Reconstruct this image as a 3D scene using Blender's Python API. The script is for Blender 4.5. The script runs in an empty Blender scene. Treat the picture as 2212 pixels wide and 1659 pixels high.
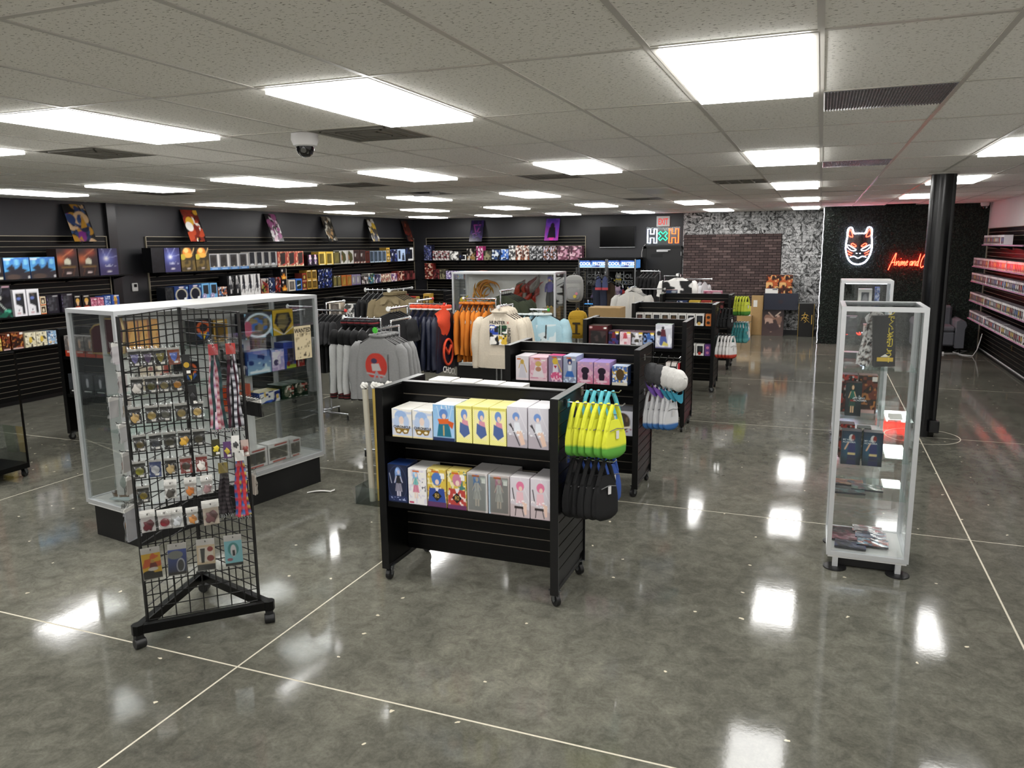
import bpy, math, random
import numpy as np
from mathutils import Vector, Matrix
PI = math.pi
R = random.Random(11)
sc = bpy.context.scene
COL = sc.collection
H = 2.9426                                    # ceiling height

# ------------------------------------------------------------------ camera, world, exposure
FPX = 1675.66
yaw, pitch, roll = .37538, -.17796, -.01054
CAM = Vector((.03975, -3.07548, 2.21926))
_f = Vector((-math.sin(yaw)*math.cos(pitch), math.cos(yaw)*math.cos(pitch), math.sin(pitch)))
_r0 = Vector((math.cos(yaw), math.sin(yaw), 0)); _u0 = _r0.cross(_f)
_r = math.cos(roll)*_r0 + math.sin(roll)*_u0
_u = -math.sin(roll)*_r0 + math.cos(roll)*_u0
cd = bpy.data.cameras.new('camera'); cam = bpy.data.objects.new('camera', cd); COL.objects.link(cam)
m3 = Matrix((_r, _u, -_f)).transposed()
cam.matrix_world = Matrix.Translation(CAM) @ m3.to_4x4()
cd.sensor_fit = 'HORIZONTAL'; cd.sensor_width = 36; cd.lens = 36*FPX/2212
cd.clip_start = .05; cd.clip_end = 100
sc.camera = cam
w = bpy.data.worlds.new('world'); sc.world = w; w.use_nodes = True
w.node_tree.nodes['Background'].inputs[0].default_value = (.6, .62, .66, 1)
w.node_tree.nodes['Background'].inputs[1].default_value = .05
vs = sc.view_settings
vs.view_transform = 'Standard'; vs.look = 'None'; vs.gamma = 1; vs.use_curve_mapping = False
vs.exposure = 0.68
LIGHT = 10.0                                  # radiance of the ceiling panels
cy = sc.cycles
cy.use_denoising = True
cy.use_adaptive_sampling = True; cy.adaptive_threshold = .07
cy.max_bounces = 6; cy.diffuse_bounces = 3; cy.glossy_bounces = 3
cy.transmission_bounces = 4; cy.transparent_max_bounces = 20
cy.caustics_reflective = True; cy.caustics_refractive = False
cy.sample_clamp_indirect = 4

# ------------------------------------------------------------------ helpers
def lin(c):
    if isinstance(c, str):
        c = c.lstrip('#'); c = [int(c[i:i+2], 16)/255 for i in (0, 2, 4)]
    return tuple((x/12.92 if x <= .04045 else ((x+.055)/1.055)**2.4) for x in c[:3])
def inframe(p, m=0.0):
    d = Vector(p)-CAM; z = d.dot(_f)
    if z < .2: return False
    return abs(d.dot(_r)/z*FPX) < 1106+m and abs(d.dot(_u)/z*FPX) < 830+m

MATS = {}
def mat(name, color='#808080', rough=.5, metal=0., spec=.5, emit=None, estr=0., noise=None, bump=None, alpha=None, coat=0.):
    if name in MATS: return MATS[name]
    m = bpy.data.materials.new(name); m.use_nodes = True; MATS[name] = m
    nt = m.node_tree; b = nt.nodes['Principled BSDF']; L = nt.links
    b.inputs['Base Color'].default_value = (*lin(color), 1)
    b.inputs['Roughness'].default_value = rough; b.inputs['Metallic'].default_value = metal
    b.inputs['Specular IOR Level'].default_value = spec
    if coat: b.inputs['Coat Weight'].default_value = coat; b.inputs['Coat Roughness'].default_value = .08
    if emit: b.inputs['Emission Color'].default_value = (*lin(emit), 1); b.inputs['Emission Strength'].default_value = estr
    if noise or bump:
        tc = nt.nodes.new('ShaderNodeTexCoord')
    if noise:                                   # (scale, amount)
        n = nt.nodes.new('ShaderNodeTexNoise'); n.inputs['Scale'].default_value = noise[0]; n.inputs['Detail'].default_value = 5
        L.new(tc.outputs['Object'], n.inputs['Vector'])
        mx = nt.nodes.new('ShaderNodeMix'); mx.data_type = 'RGBA'
        c = lin(color); a = noise[1]
        mx.inputs[6].default_value = (*[x*(1-a) for x in c], 1); mx.inputs[7].default_value = (*[min(1, x*(1+a)) for x in c], 1)
        L.new(n.outputs['Fac'], mx.inputs[0]); L.new(mx.outputs[2], b.inputs['Base Color'])
    if bump:                                    # (scale, strength)
        n2 = nt.nodes.new('ShaderNodeTexNoise'); n2.inputs['Scale'].default_value = bump[0]; n2.inputs['Detail'].default_value = 3
        L.new(tc.outputs['Object'], n2.inputs['Vector'])
        bp = nt.nodes.new('ShaderNodeBump'); bp.inputs['Strength'].default_value = bump[1]; bp.inputs['Distance'].default_value = .01
        L.new(n2.outputs['Fac'], bp.inputs['Height']); L.new(bp.outputs['Normal'], b.inputs['Normal'])
    return m
def glassmat(name, tint='#f4fbf8', refl=.06, rough=.0, fmax=.6):
    if name in MATS: return MATS[name]
    m = bpy.data.materials.new(name); m.use_nodes = True; MATS[name] = m
    nt = m.node_tree; nt.nodes.clear(); L = nt.links
    o = nt.nodes.new('ShaderNodeOutputMaterial'); mx = nt.nodes.new('ShaderNodeMixShader')
    t = nt.nodes.new('ShaderNodeBsdfTransparent'); t.inputs[0].default_value = (*lin(tint), 1)
    g = nt.nodes.new('ShaderNodeBsdfGlossy'); g.inputs['Roughness'].default_value = rough; g.inputs[0].default_value = (.9, .92, .92, 1)
    fr = nt.nodes.new('ShaderNodeFresnel'); fr.inputs[0].default_value = 1.45
    mr = nt.nodes.new('ShaderNodeMapRange'); mr.inputs[1].default_value = 0; mr.inputs[2].default_value = 1
    mr.inputs[3].default_value = refl-.03; mr.inputs[4].default_value = fmax
    L.new(fr.outputs[0], mr.inputs[0]); L.new(mr.outputs[0], mx.inputs[0])
    L.new(t.outputs[0], mx.inputs[1]); L.new(g.outputs[0], mx.inputs[2]); L.new(mx.outputs[0], o.inputs[0])
    return m
def printmat(name, rough, coat=0.):
    if name in MATS: return MATS[name]
    m = mat(name, '#ffffff', rough, coat=coat); nt = m.node_tree
    a = nt.nodes.new('ShaderNodeAttribute'); a.attribute_name = 'Col'
    nt.links.new(a.outputs['Color'], nt.nodes['Principled BSDF'].inputs['Base Color'])
    return m

class MB:
    """collects faces for ONE mesh"""
    def __init__(s): s.v = []; s.f = []; s.c = []
    def add(s, v, f, c=None):
        n = len(s.v); s.v += [tuple(p) for p in v]; s.f += [tuple(i+n for i in q) for q in f]
        s.c += [c]*len(v); return s
    def box(s, x0, x1, y0, y1, z0, z1, c=None):
        return s.add([(x0,y0,z0),(x1,y0,z0),(x1,y1,z0),(x0,y1,z0),(x0,y0,z1),(x1,y0,z1),(x1,y1,z1),(x0,y1,z1)],
                     [(3,2,1,0),(4,5,6,7),(0,1,5,4),(1,2,6,5),(2,3,7,6),(3,0,4,7)], c)
    def cyl(s, p0, p1, r0, r1=None, n=12, cap=True, c=None):
        r1 = r0 if r1 is None else r1
        p0 = Vector(p0); p1 = Vector(p1); d = (p1-p0).normalized()
        a = d.orthogonal().normalized(); b = d.cross(a)
        v = []
        for p, r in ((p0, r0), (p1, r1)):
            for k in range(n):
                t = 2*PI*k/n; v.append(p+a*(r*math.cos(t))+b*(r*math.sin(t)))
        f = [(k, (k+1) % n, n+(k+1) % n, n+k) for k in range(n)]
        if cap: f += [tuple(range(n-1, -1, -1)), tuple(range(n, 2*n))]
        return s.add(v, f, c)
    def tube(s, pts, r, n=8, closed=False, c=None, flat=1.):
        P = [Vector(p) for p in pts]; m = len(P); v = []
        rr = r if isinstance(r, (list, tuple)) else [r]*m
        ref = None
        for i in range(m):
            a = P[(i-1) % m] if (closed or i > 0) else P[i]
            b = P[(i+1) % m] if (closed or i < m-1) else P[i]
            d = (b-a).normalized()
            if ref is None: ref = d.orthogonal().normalized()
            ref = (ref-d*ref.dot(d))
            if ref.length < 1e-6: ref = d.orthogonal()
            ref.normalize(); q = d.cross(ref)
            for k in range(n):
                t = 2*PI*k/n; o = ref*(rr[i]*math.cos(t))+q*(rr[i]*math.sin(t))
                v.append(P[i]+o)
        f = []
        for i in range(m if closed else m-1):
            j = (i+1) % m
            f += [(i*n+k, i*n+(k+1) % n, j*n+(k+1) % n, j*n+k) for k in range(n)]
        if not closed: f += [tuple(range(n-1, -1, -1)), tuple(range((m-1)*n, m*n))]
        return s.add(v, f, c)
    def lathe(s, prof, n=16, o=(0,0,0), c=None):
        v = []; m = len(prof)
        for r, z in prof:
            for k in range(n): t = 2*PI*k/n; v.append((o[0]+r*math.cos(t), o[1]+r*math.sin(t), o[2]+z))
        f = [(i*n+k, i*n+(k+1) % n, (i+1)*n+(k+1) % n, (i+1)*n+k) for i in range(m-1) for k in range(n)]
        f += [tuple(range(n-1, -1, -1)), tuple(range((m-1)*n, m*n))]
        return s.add(v, f, c)
    def prism(s, poly, y0, y1, c=None):          # poly in (x,z), extruded along y
        n = len(poly)
        v = [(x, y0, z) for x, z in poly]+[(x, y1, z) for x, z in poly]
        f = [tuple(range(n)), tuple(range(2*n-1, n-1, -1))]+[((k+1) % n, k, n+k, n+(k+1) % n) for k in range(n)]
        return s.add(v, f, c)
    def ell(s, o, rx, ry, rz, nu=12, nv=8, c=None, fn=None):
        v = []; f = []
        for i in range(nv+1):
            t = PI*i/nv
            for k in range(nu):
                q = 2*PI*k/nu; x = math.sin(t)*math.cos(q); y = math.sin(t)*math.sin(q); z = math.cos(t)
                g = fn(x, y, z) if fn else 1
                v.append((o[0]+rx*x*g, o[1]+ry*y*g, o[2]+rz*z*g))
        for i in range(nv):
            for k in range(nu):
                f.append((i*nu+k, (i+1)*nu+k, (i+1)*nu+(k+1) % nu, i*nu+(k+1) % nu))
        return s.add(v, f, c)
    def grid(s, fn, nu, nv, c=None, closed_u=False):
        v = [fn(i/nu, j/nv) for j in range(nv+1) for i in range(nu+(0 if closed_u else 1))]
        W = nu if closed_u else nu+1
        f = [(j*W+i, j*W+(i+1) % W, (j+1)*W+(i+1) % W, (j+1)*W+i) for j in range(nv) for i in range(nu)]
        return s.add(v, f, c)
    def mesh(s, name, mats, smooth=0, bevel=0):
        me = bpy.data.meshes.new(name); me.from_pydata([tuple(p) for p in s.v], [], s.f)
        if any(c is not None for c in s.c):
            at = me.color_attributes.new('Col', 'FLOAT_COLOR', 'POINT')
            a = np.ones((len(s.v), 4), 'f')
            for i, c in enumerate(s.c):
                if c is not None: a[i, :3] = c
            at.data.foreach_set('color', a.ravel())
        for m in (mats if isinstance(mats, (list, tuple)) else [mats]): me.materials.append(m)
        if bevel:
            import bmesh
            bm = bmesh.new(); bm.from_mesh(me)
            bmesh.ops.bevel(bm, geom=[e for e in bm.edges if e.is_manifold and e.calc_face_angle(0) > .6], offset=bevel, segments=1, affect='EDGES', profile=.5)
            bm.to_mesh(me); bm.free()
        if smooth:
            me.polygons.foreach_set('use_smooth', [True]*len(me.polygons))
            me.set_sharp_from_angle(angle=math.radians(smooth))
        me.update(); return me

def link(name, data, parent=None, loc=(0,0,0), rot=(0,0,0), scale=None):
    o = bpy.data.objects.new(name, data); COL.objects.link(o)
    o.location = loc; o.rotation_euler = rot
    if scale: o.scale = scale
    if parent is not None: o.parent = parent
    return o
def tag(o, label, cat, group=None):
    o['label'] = label; o['category'] = cat
    if group: o['group'] = group
    return o
def thing(name, label, cat, loc=(0,0,0), rz=0, group=None, rot=None):
    o = link(name, None, None, loc, rot or (0,0,rz)); o.empty_display_size = .05
    return tag(o, label, cat, group)
def part(parent, name, mb, m, loc=(0,0,0), rot=(0,0,0), smooth=0, bevel=0, label=None):
    me = mb.mesh(name, m, smooth, bevel) if isinstance(mb, MB) else mb
    o = link(name, me, parent, loc, rot)
    if label: o['label'] = label
    return o
def struct(o): o['kind'] = 'structure'; return o
def box(*a): return MB().box(*a)
ORD = ['zeroth','first','second','third','fourth','fifth','sixth','seventh','eighth','ninth','tenth','eleventh','twelfth','thirteenth','fourteenth','fifteenth','sixteenth','seventeenth','eighteenth','nineteenth','twentieth','twenty-first','twenty-second','twenty-third','twenty-fourth','twenty-fifth','twenty-sixth','twenty-seventh','twenty-eighth','twenty-ninth','thirtieth']

# ------------------------------------------------------------------ flat print: colours on a fine mesh
def raster(ops, nx, ny, asp=1., seed=3, ss=3):
    W, Hh = (nx+1)*ss, (ny+1)*ss
    X, Yy = np.meshgrid((np.arange(W)+.5)/W, (np.arange(Hh)+.5)/Hh)
    im = np.zeros((Hh, W, 3)); rg = np.random.RandomState(seed)
    for o in ops:
        k = o[0]
        if k == 'bg': im[:] = lin(o[1])
        elif k == 'grad': t = Yy[..., None]; im[:] = np.array(lin(o[1]))*t+np.array(lin(o[2]))*(1-t)
        elif k == 'e':
            a = o[6] if len(o) > 6 else 0
            dx = (X-o[1]); dy = (Yy-o[2])*asp; ca, sa = math.cos(a), math.sin(a)
            m = ((dx*ca+dy*sa)/o[3])**2+((-dx*sa+dy*ca)/(o[4]*asp))**2 < 1; im[m] = lin(o[5])
        elif k == 'ring':
            dx = (X-o[1])/o[3]; dy = (Yy-o[2])/o[4]; r = np.hypot(dx, dy); im[(r < 1) & (r > o[5])] = lin(o[6])
        elif k == 'glow':
            dx = (X-o[1])/o[3]; dy = (Yy-o[2])/o[4]; t = np.exp(-(dx*dx+dy*dy)*2)[..., None]; im = im*(1-t)+np.array(lin(o[5]))*t
        elif k == 'r': im[(X > o[1]) & (X < o[3]) & (Yy > o[2]) & (Yy < o[4])] = lin(o[5])
        elif k == 'p':
            P = o[1]; ins = np.zeros(X.shape, bool); n = len(P)
            for i in range(n):
                x0, y0 = P[i]; x1, y1 = P[(i+1) % n]
                if y0 == y1: continue
                c = ((y0 > Yy) != (y1 > Yy)) & (X < (x1-x0)*(Yy-y0)/(y1-y0)+x0); ins ^= c
            im[ins] = lin(o[2])
        elif k == 'l':
            x0, y0, x1, y1, wd = o[1:6]; dx, dy = x1-x0, (y1-y0)*asp; q = dx*dx+dy*dy
            t = np.clip(((X-x0)*dx+(Yy-y0)*asp*dy)/q, 0, 1)
            m = np.hypot(X-x0-t*dx, (Yy-y0)*asp-t*dy) < wd/2; im[m] = lin(o[6])
        elif k == 'n':                          # blotches: scale, colour, threshold
            g = rg.rand(int(o[1]*asp)+3, int(o[1])+3)
            yi = Yy*(g.shape[0]-2.01); xi = X*(g.shape[1]-2.01); a = yi.astype(int); b = xi.astype(int); fy = yi-a; fx = xi-b
            fy = fy*fy*(3-2*fy); fx = fx*fx*(3-2*fx)
            v = (g[a, b]*(1-fx)+g[a, b+1]*fx)*(1-fy)+(g[a+1, b]*(1-fx)+g[a+1, b+1]*fx)*fy
            x0, y0, x1, y1 = o[4] if len(o) > 4 else (0, 0, 1, 1)
            im[(v > o[3]) & (X > x0) & (X < x1) & (Yy > y0) & (Yy < y1)] = lin(o[2])
        elif k == 'chk':
            m = ((X*o[1]).astype(int)+(Yy*o[1]*asp).astype(int)) % 2 == 0
            x0, y0, x1, y1 = o[3] if len(o) > 3 else (0, 0, 1, 1)
            im[m & (X > x0) & (X < x1) & (Yy > y0) & (Yy < y1)] = lin(o[2])
    return im.reshape(ny+1, ss, nx+1, ss, 3).mean((1, 3))
def front_print(mb, ops, x0, x1, z0, z1, y, nx, ny, seed=3, flip=False):
    """art as a vertex-coloured sheet facing -y"""
    im = raster(ops, nx, ny, (z1-z0)/(x1-x0), seed)
    n = len(mb.v)
    for j in range(ny+1):
        for i in range(nx+1):
            mb.v.append((x0+(x1-x0)*i/nx, y, z0+(z1-z0)*j/ny)); mb.c.append(tuple(im[j, i]))
    W = nx+1
    for j in range(ny):
        for i in range(nx): mb.f.append((n+j*W+i, n+j*W+i+1, n+(j+1)*W+i+1, n+(j+1)*W+i))
PM = {}
def boxmesh(key, w, d, h, ops, side, top, nx=16, ny=24, seed=3):
    """a printed carton: origin bottom centre of the front face, front towards -y"""
    k = (key, round(w, 3), round(d, 3), round(h, 3), nx)
    if k in PM: return PM[k]
    mb = MB(); S = lin(side); T = lin(top)
    x0, x1 = -w/2, w/2
    front_print(mb, ops, x0, x1, 0, h, 0, nx, ny, seed)
    mb.add([(x1,0,0),(x1,d,0),(x1,d,h),(x1,0,h)], [(0,1,2,3)], S)
    mb.add([(x0,0,0),(x0,d,0),(x0,d,h),(x0,0,h)], [(3,2,1,0)], S)
    mb.add([(x0,d,0),(x1,d,0),(x1,d,h),(x0,d,h)], [(3,2,1,0)], S)
    mb.add([(x0,0,h),(x1,0,h),(x1,d,h),(x0,d,h)], [(0,1,2,3)], T)
    mb.add([(x0,0,0),(x1,0,0),(x1,d,0),(x0,d,0)], [(3,2,1,0)], T)
    PM[k] = mb.mesh('carton', printmat('print_gloss', .28)); return PM[k]
TX = {}
def textmesh(body, size, m, bold=0., ext=.0006, align='CENTER', shear=0., spacing=1., vertical=False):
    k = (body, size, m.name, bold, align, shear)
    if k in TX: return TX[k]
    c = bpy.data.curves.new('lettering', 'FONT'); c.body = '\n'.join(body) if vertical else body
    c.size = size; c.offset = bold; c.extrude = ext; c.align_x = align; c.align_y = 'CENTER'; c.shear = shear; c.space_character = spacing
    if vertical: c.space_line = .85
    c.resolution_u = 3
    o = bpy.data.objects.new('lettering', c); COL.objects.link(o)
    dg = bpy.context.evaluated_depsgraph_get(); dg.update()
    me = bpy.data.meshes.new_from_object(o.evaluated_get(dg))
    bpy.data.objects.remove(o); bpy.data.curves.remove(c)
    me.materials.clear(); me.materials.append(m); me.name = 'lettering'
    TX[k] = me; return me
FRONT = (PI/2, 0, 0)                            # text lying in xz, read from -y

# ================================================================== THE ROOM
XL, XR, YB, YG, YF = -10.74, 3.15, 16.77, 15.23, -7.2
XG = .082
M_blackwall = mat('charcoal_paint', '#242428', .42, noise=(3, .12))
M_black = mat('black_laminate', '#040404', .38, spec=.2, noise=(6, .2))
M_blackedge = mat('black_edge', '#0b0b0c', .3, spec=.4)
M_white = mat('white_paint', '#d9d7d6', .55, noise=(4, .04))
M_chrome = mat('chrome', '#c9ccd0', .16, 1.)
M_alu = mat('brushed_aluminium', '#d2d4d6', .36, .6, noise=(30, .05))
M_rubber = mat('black_rubber', '#121213', .45)
M_whitelam = mat('white_laminate', '#e6e6e4', .35, noise=(8, .02))
M_wire = mat('black_wire', '#0a0a0b', .35)

# --- floor: polished concrete slabs with pale joints
def concrete():
    m = mat('polished_concrete', '#66635b', .13)
    nt = m.node_tree; b = nt.nodes['Principled BSDF']; L = nt.links; N = nt.nodes.new
    tc = N('ShaderNodeTexCoord')
    def noise(sc_, det, rough=.55, dist=0):
        n = N('ShaderNodeTexNoise'); n.inputs['Scale'].default_value = sc_; n.inputs['Detail'].default_value = det
        n.inputs['Roughness'].default_value = rough; n.inputs['Distortion'].default_value = dist
        L.new(tc.outputs['Object'], n.inputs['Vector']); return n.outputs['Fac']
    def ramp(src, stops):
        r = N('ShaderNodeValToRGB'); e = r.color_ramp.elements
        while len(e) < len(stops): e.new(.5)
        for q, (p, c) in zip(e, stops): q.position = p; q.color = (*c, 1)
        L.new(src, r.inputs[0]); return r.outputs[0]
    def mix(mode, f, a, b_):
        x = N('ShaderNodeMix'); x.data_type = 'RGBA'; x.blend_type = mode
        if isinstance(f, float): x.inputs[0].default_value = f
        else: L.new(f, x.inputs[0])
        L.new(a, x.inputs[6])
        if isinstance(b_, tuple): x.inputs[7].default_value = (*b_, 1)
        else: L.new(b_, x.inputs[7])
        return x.outputs[2]
    base = ramp(noise(.55, 6, .6, .4), [(.3, lin('#53524a')), (.5, lin('#636259')), (.72, lin('#7a786d'))])
    mid = ramp(noise(9, 8, .75, .6), [(.32, (.5,)*3), (.52, (1,)*3), (.72, (1.5,)*3)])
    col = mix('MULTIPLY', .75, base, mid)
    fine = ramp(noise(60, 4, .8), [(.3, (.68,)*3), (.7, (1.32,)*3)])
    col = mix('MULTIPLY', .6, col, fine)
    # pale chips of aggregate that show here and there
    v = N('ShaderNodeTexVoronoi'); v.inputs['Scale'].default_value = 3.4; v.feature = 'F1'; v.voronoi_dimensions = '2D'
    wn = N('ShaderNodeTexNoise'); wn.inputs['Scale'].default_value = 25
    L.new(tc.outputs['Object'], wn.inputs['Vector'])
    va = N('ShaderNodeVectorMath'); va.operation = 'MULTIPLY_ADD'; va.inputs[1].default_value = (.04, .04, 0)
    L.new(wn.outputs['Color'], va.inputs[0]); L.new(tc.outputs['Object'], va.inputs[2]); L.new(va.outputs[0], v.inputs['Vector'])
    lt = N('ShaderNodeMath'); lt.operation = 'LESS_THAN'; lt.inputs[1].default_value = .032; L.new(v.outputs['Distance'], lt.inputs[0])
    sep = N('ShaderNodeSeparateColor'); L.new(v.outputs['Color'], sep.inputs[0])
    th = N('ShaderNodeMath'); th.operation = 'LESS_THAN'; th.inputs[1].default_value = .26; L.new(sep.outputs[0], th.inputs[0])
    mu = N('ShaderNodeMath'); mu.operation = 'MULTIPLY'; L.new(lt.outputs[0], mu.inputs[0]); L.new(th.outputs[0], mu.inputs[1])
    col = mix('MIX', mu.outputs[0], col, lin('#d8cfb8'))
    L.new(col, b.inputs['Base Color'])
    rr = N('ShaderNodeMapRange'); rr.inputs[1].default_value = .3; rr.inputs[2].default_value = .7
    rr.inputs[3].default_value = .05; rr.inputs[4].default_value = .11
    L.new(noise(3, 4), rr.inputs[0]); L.new(rr.outputs[0], b.inputs['Roughness'])
    bp = N('ShaderNodeBump'); bp.inputs['Strength'].default_value = .04; bp.inputs['Distance'].default_value = .003
    L.new(noise(40, 4), bp.inputs['Height']); L.new(bp.outputs['Normal'], b.inputs['Normal'])
    b.inputs['Specular IOR Level'].default_value = .27
    return m
M_conc = concrete()
M_joint = mat('joint_filler', '#cfc8b6', .6, noise=(40, .15))
floor = struct(link('floor', box(XL-.2, XR+.2, YF-.2, YB+.2, -.06, -.0009).mesh('floor', M_joint)))
xs = [XL, -6.72, -2.757, 1.205, XR+.1]; ys = [YF, -3.41, -.05, 3.31, 6.68, 10.05, 13.4, YB]
for i in range(len(xs)-1):
    for j in range(len(ys)-1):
        g = .006
        part(floor, 'concrete_slab', box(xs[i]+g, xs[i+1]-g, ys[j]+g, ys[j+1]-g, -.03, 0), M_conc)
ring = MB()
def _ring(u, v): a = 2*PI*u; r = .385+.01*v; return (1.24+r*math.cos(a), 6.72+r*math.sin(a), .0008)
ring.grid(_ring, 48, 1); part(floor, 'round_joint', ring, M_joint)

# --- ceiling: grid, tiles, fittings
def tilemat():
    m = mat('acoustic_tile', '#cfcac0', .85)
    nt = m.node_tree; b = nt.nodes['Principled BSDF']; L = nt.links; N = nt.nodes.new
    tc = N('ShaderNodeTexCoord'); mp = N('ShaderNodeMapping'); mp.inputs['Scale'].default_value = (55, 95, 55)
    g = N('ShaderNodeNewGeometry'); L.new(g.outputs['Position'], mp.inputs['Vector'])
    n = N('ShaderNodeTexNoise'); n.inputs['Scale'].default_value = 1; n.inputs['Detail'].default_value = 3; n.inputs['Roughness'].default_value = .6
    L.new(mp.outputs[0], n.inputs['Vector'])
    r = N('ShaderNodeValToRGB'); e = r.color_ramp.elements
    e[0].position = .33; e[0].color = (*lin('#857f74'), 1); e[1].position = .41; e[1].color = (*lin('#f6f3ec'), 1)
    L.new(n.outputs['Fac'], r.inputs[0]); L.new(r.outputs[0], b.inputs['Base Color'])
    bp = N('ShaderNodeBump'); bp.inputs['Strength'].default_value = .35; bp.inputs['Distance'].default_value = .004
    L.new(n.outputs['Fac'], bp.inputs['Height']); L.new(bp.outputs['Normal'], b.inputs['Normal'])
    return m
M_tile = tilemat(); M_grid = mat('ceiling_grid_paint', '#c9c5bd', .4); M_void = mat('ceiling_void', '#0a0a0a', .9)
M_lamp = mat('lamp_diffuser', '#ffffff', .5, emit='#fffefb', estr=LIGHT)
M_lampframe = mat('lamp_frame', '#b5b2ab', .45)
M_vent = mat('vent_grey', '#77746c', .55, noise=(60, .15)); M_prism = mat('prismatic_lens', '#6f6f72', .22, .3)
TXW, TYL = .6096, 1.2192
ceil = struct(link('ceiling', box(XL, XR, YF, YB, H+.12, H+.2).mesh('ceiling', M_void)))
gm = MB()
i0, i1 = -17, 5; j0, j1 = -5, 13
for i in range(i0, i1+1): gm.box(i*TXW-.012, i*TXW+.012, YF, YB, H-.002, H+.02)
for j in range(j0, j1+1): gm.box(XL, XR, j*TYL-.012, j*TYL+.012, H-.0015, H+.02)
part(ceil, 'ceiling_grid', gm, M_grid)
def lit(i, j): return (i+1) % 3 == 0 and j % 3 == 0
special = {(-5,1):'v0',(-9,1):'v0',(-5,4):'v0',(-9,4):'v0',(-14,4):'v0',(-5,8):'v0',(0,1):'p0',(0,4):'p0',(-2,5):'e1',(-9,5):'d1',(0,7):'gap',(0,10):'gap'}
tiles = []
for i in range(i0-1, i1+1):
    for j in range(j0-1, j1+1):
        a, b = max(i*TXW, XL), min((i+1)*TXW, XR); c, d = max(j*TYL, YF), min((j+1)*TYL, YB)
        if b-a < .05 or d-c < .05: continue
        full = (b-a > .6 and d-c > 1.2)
        if full and lit(i, j): continue
        s = special.get((i, j))
        if s and s[0] in 'vpd': # 2x2 ft fitting in one half
            h0, h1 = (c, c+TYL/2) if s[1] == '0' else (c+TYL/2, d)
            tiles.append((a, b, c if s[1] == '1' else h1, h0 if s[1] == '1' else d)); continue
        if s == 'e1': tiles.append((a, b, c, c+TYL/2)); continue
        if s == 'gap': tiles.append((a, b, c, d-.12)); continue
        tiles.append((a, b, c, d))
tiles.sort(key=lambda t: (Vector(((t[0]+t[1])/2, (t[2]+t[3])/2, H))-CAM).length if inframe(((t[0]+t[1])/2, (t[2]+t[3])/2, H), 400) else 1e3)
tm = {}; rest = MB()
for k, (a, b, c, d) in enumerate(tiles):
    w_, l_ = round(b-a, 3), round(d-c, 3)
    if k < 300 and inframe(((a+b)/2, (c+d)/2, H), 400):
        if (w_, l_) not in tm: tm[(w_, l_)] = box(-w_/2+.008, w_/2-.008, -l_/2+.008, l_/2-.008, 0, .014).mesh('ceiling_tile', M_tile)
        link('ceiling_tile', tm[(w_, l_)], ceil, ((a+b)/2, (c+d)/2, H+.001+.0015*R.random()))
    else: rest.box(a+.008, b-.008, c+.008, d-.008, H+.001, H+.015)
o = part(ceil, 'far_ceiling_tiles', rest, M_tile); o['kind'] = 'stuff'

rowname = {0: 'nearest', 3: 'second', 6: 'third', 9: 'fourth', 12: 'farthest', -3: 'overhead', -6: 'rearmost'}
fr_m = MB()
for s_ in (-1, 1):
    fr_m.box(*sorted((s_*.268, s_*.297)), -.6, .6, -.004, .05); fr_m.box(-.268, .268, *sorted((s_*.575, s_*.6)), -.004, .05)
fr_m = fr_m.mesh('frame', M_lampframe)
di_m = MB(); di_m.grid(lambda u, v: (-.268+.536*u, .575-1.15*v, -.024), 2, 2); di_m.add([(x, y, z) for z in (-.024, .02) for x, y in ((-.268, -.575), (.268, -.575), (.268, .575), (-.268, .575))], [(0, 1, 5, 4), (1, 2, 6, 5), (2, 3, 7, 6), (3, 0, 4, 7)])  # lens dropped below its frame, shape added so glowing sides brighten the ceiling
di_on = di_m.mesh('diffuser', M_lamp); 
M_lampoff = mat('lamp_diffuser_unlit', '#d8d5cc', .4); di_off = di_m.mesh('diffuser', M_lampoff)
n_l = 0
for j in range(-6, 13, 3):
    cols = [i for i in range(-16, 4) if lit(i, j) and not (i == 2 and j > 10)]
    for q, i in enumerate(cols):
        x, y = (i+.5)*TXW, (j+.5)*TYL
        if y+.6 > (YG if x > XG-.3 else YB): continue
        off = (i, j) == (-4, 6)
        if not off and not inframe((x, y, H), 500) and j > 0 and i > -14: pass
        lab = 'unlit ceiling light panel with grey lens, third row near the green and red neon reflections' if off else \
              'lit ceiling light panel, %s from the left in the %s row of panels' % (ORD[q+1], rowname[j])
        t = thing('ceiling_light', lab, 'ceiling light', (x, y, H), 0, 'ceiling light panels')
        link('frame', fr_m, t); link('diffuser', di_off if off else di_on, t)
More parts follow.
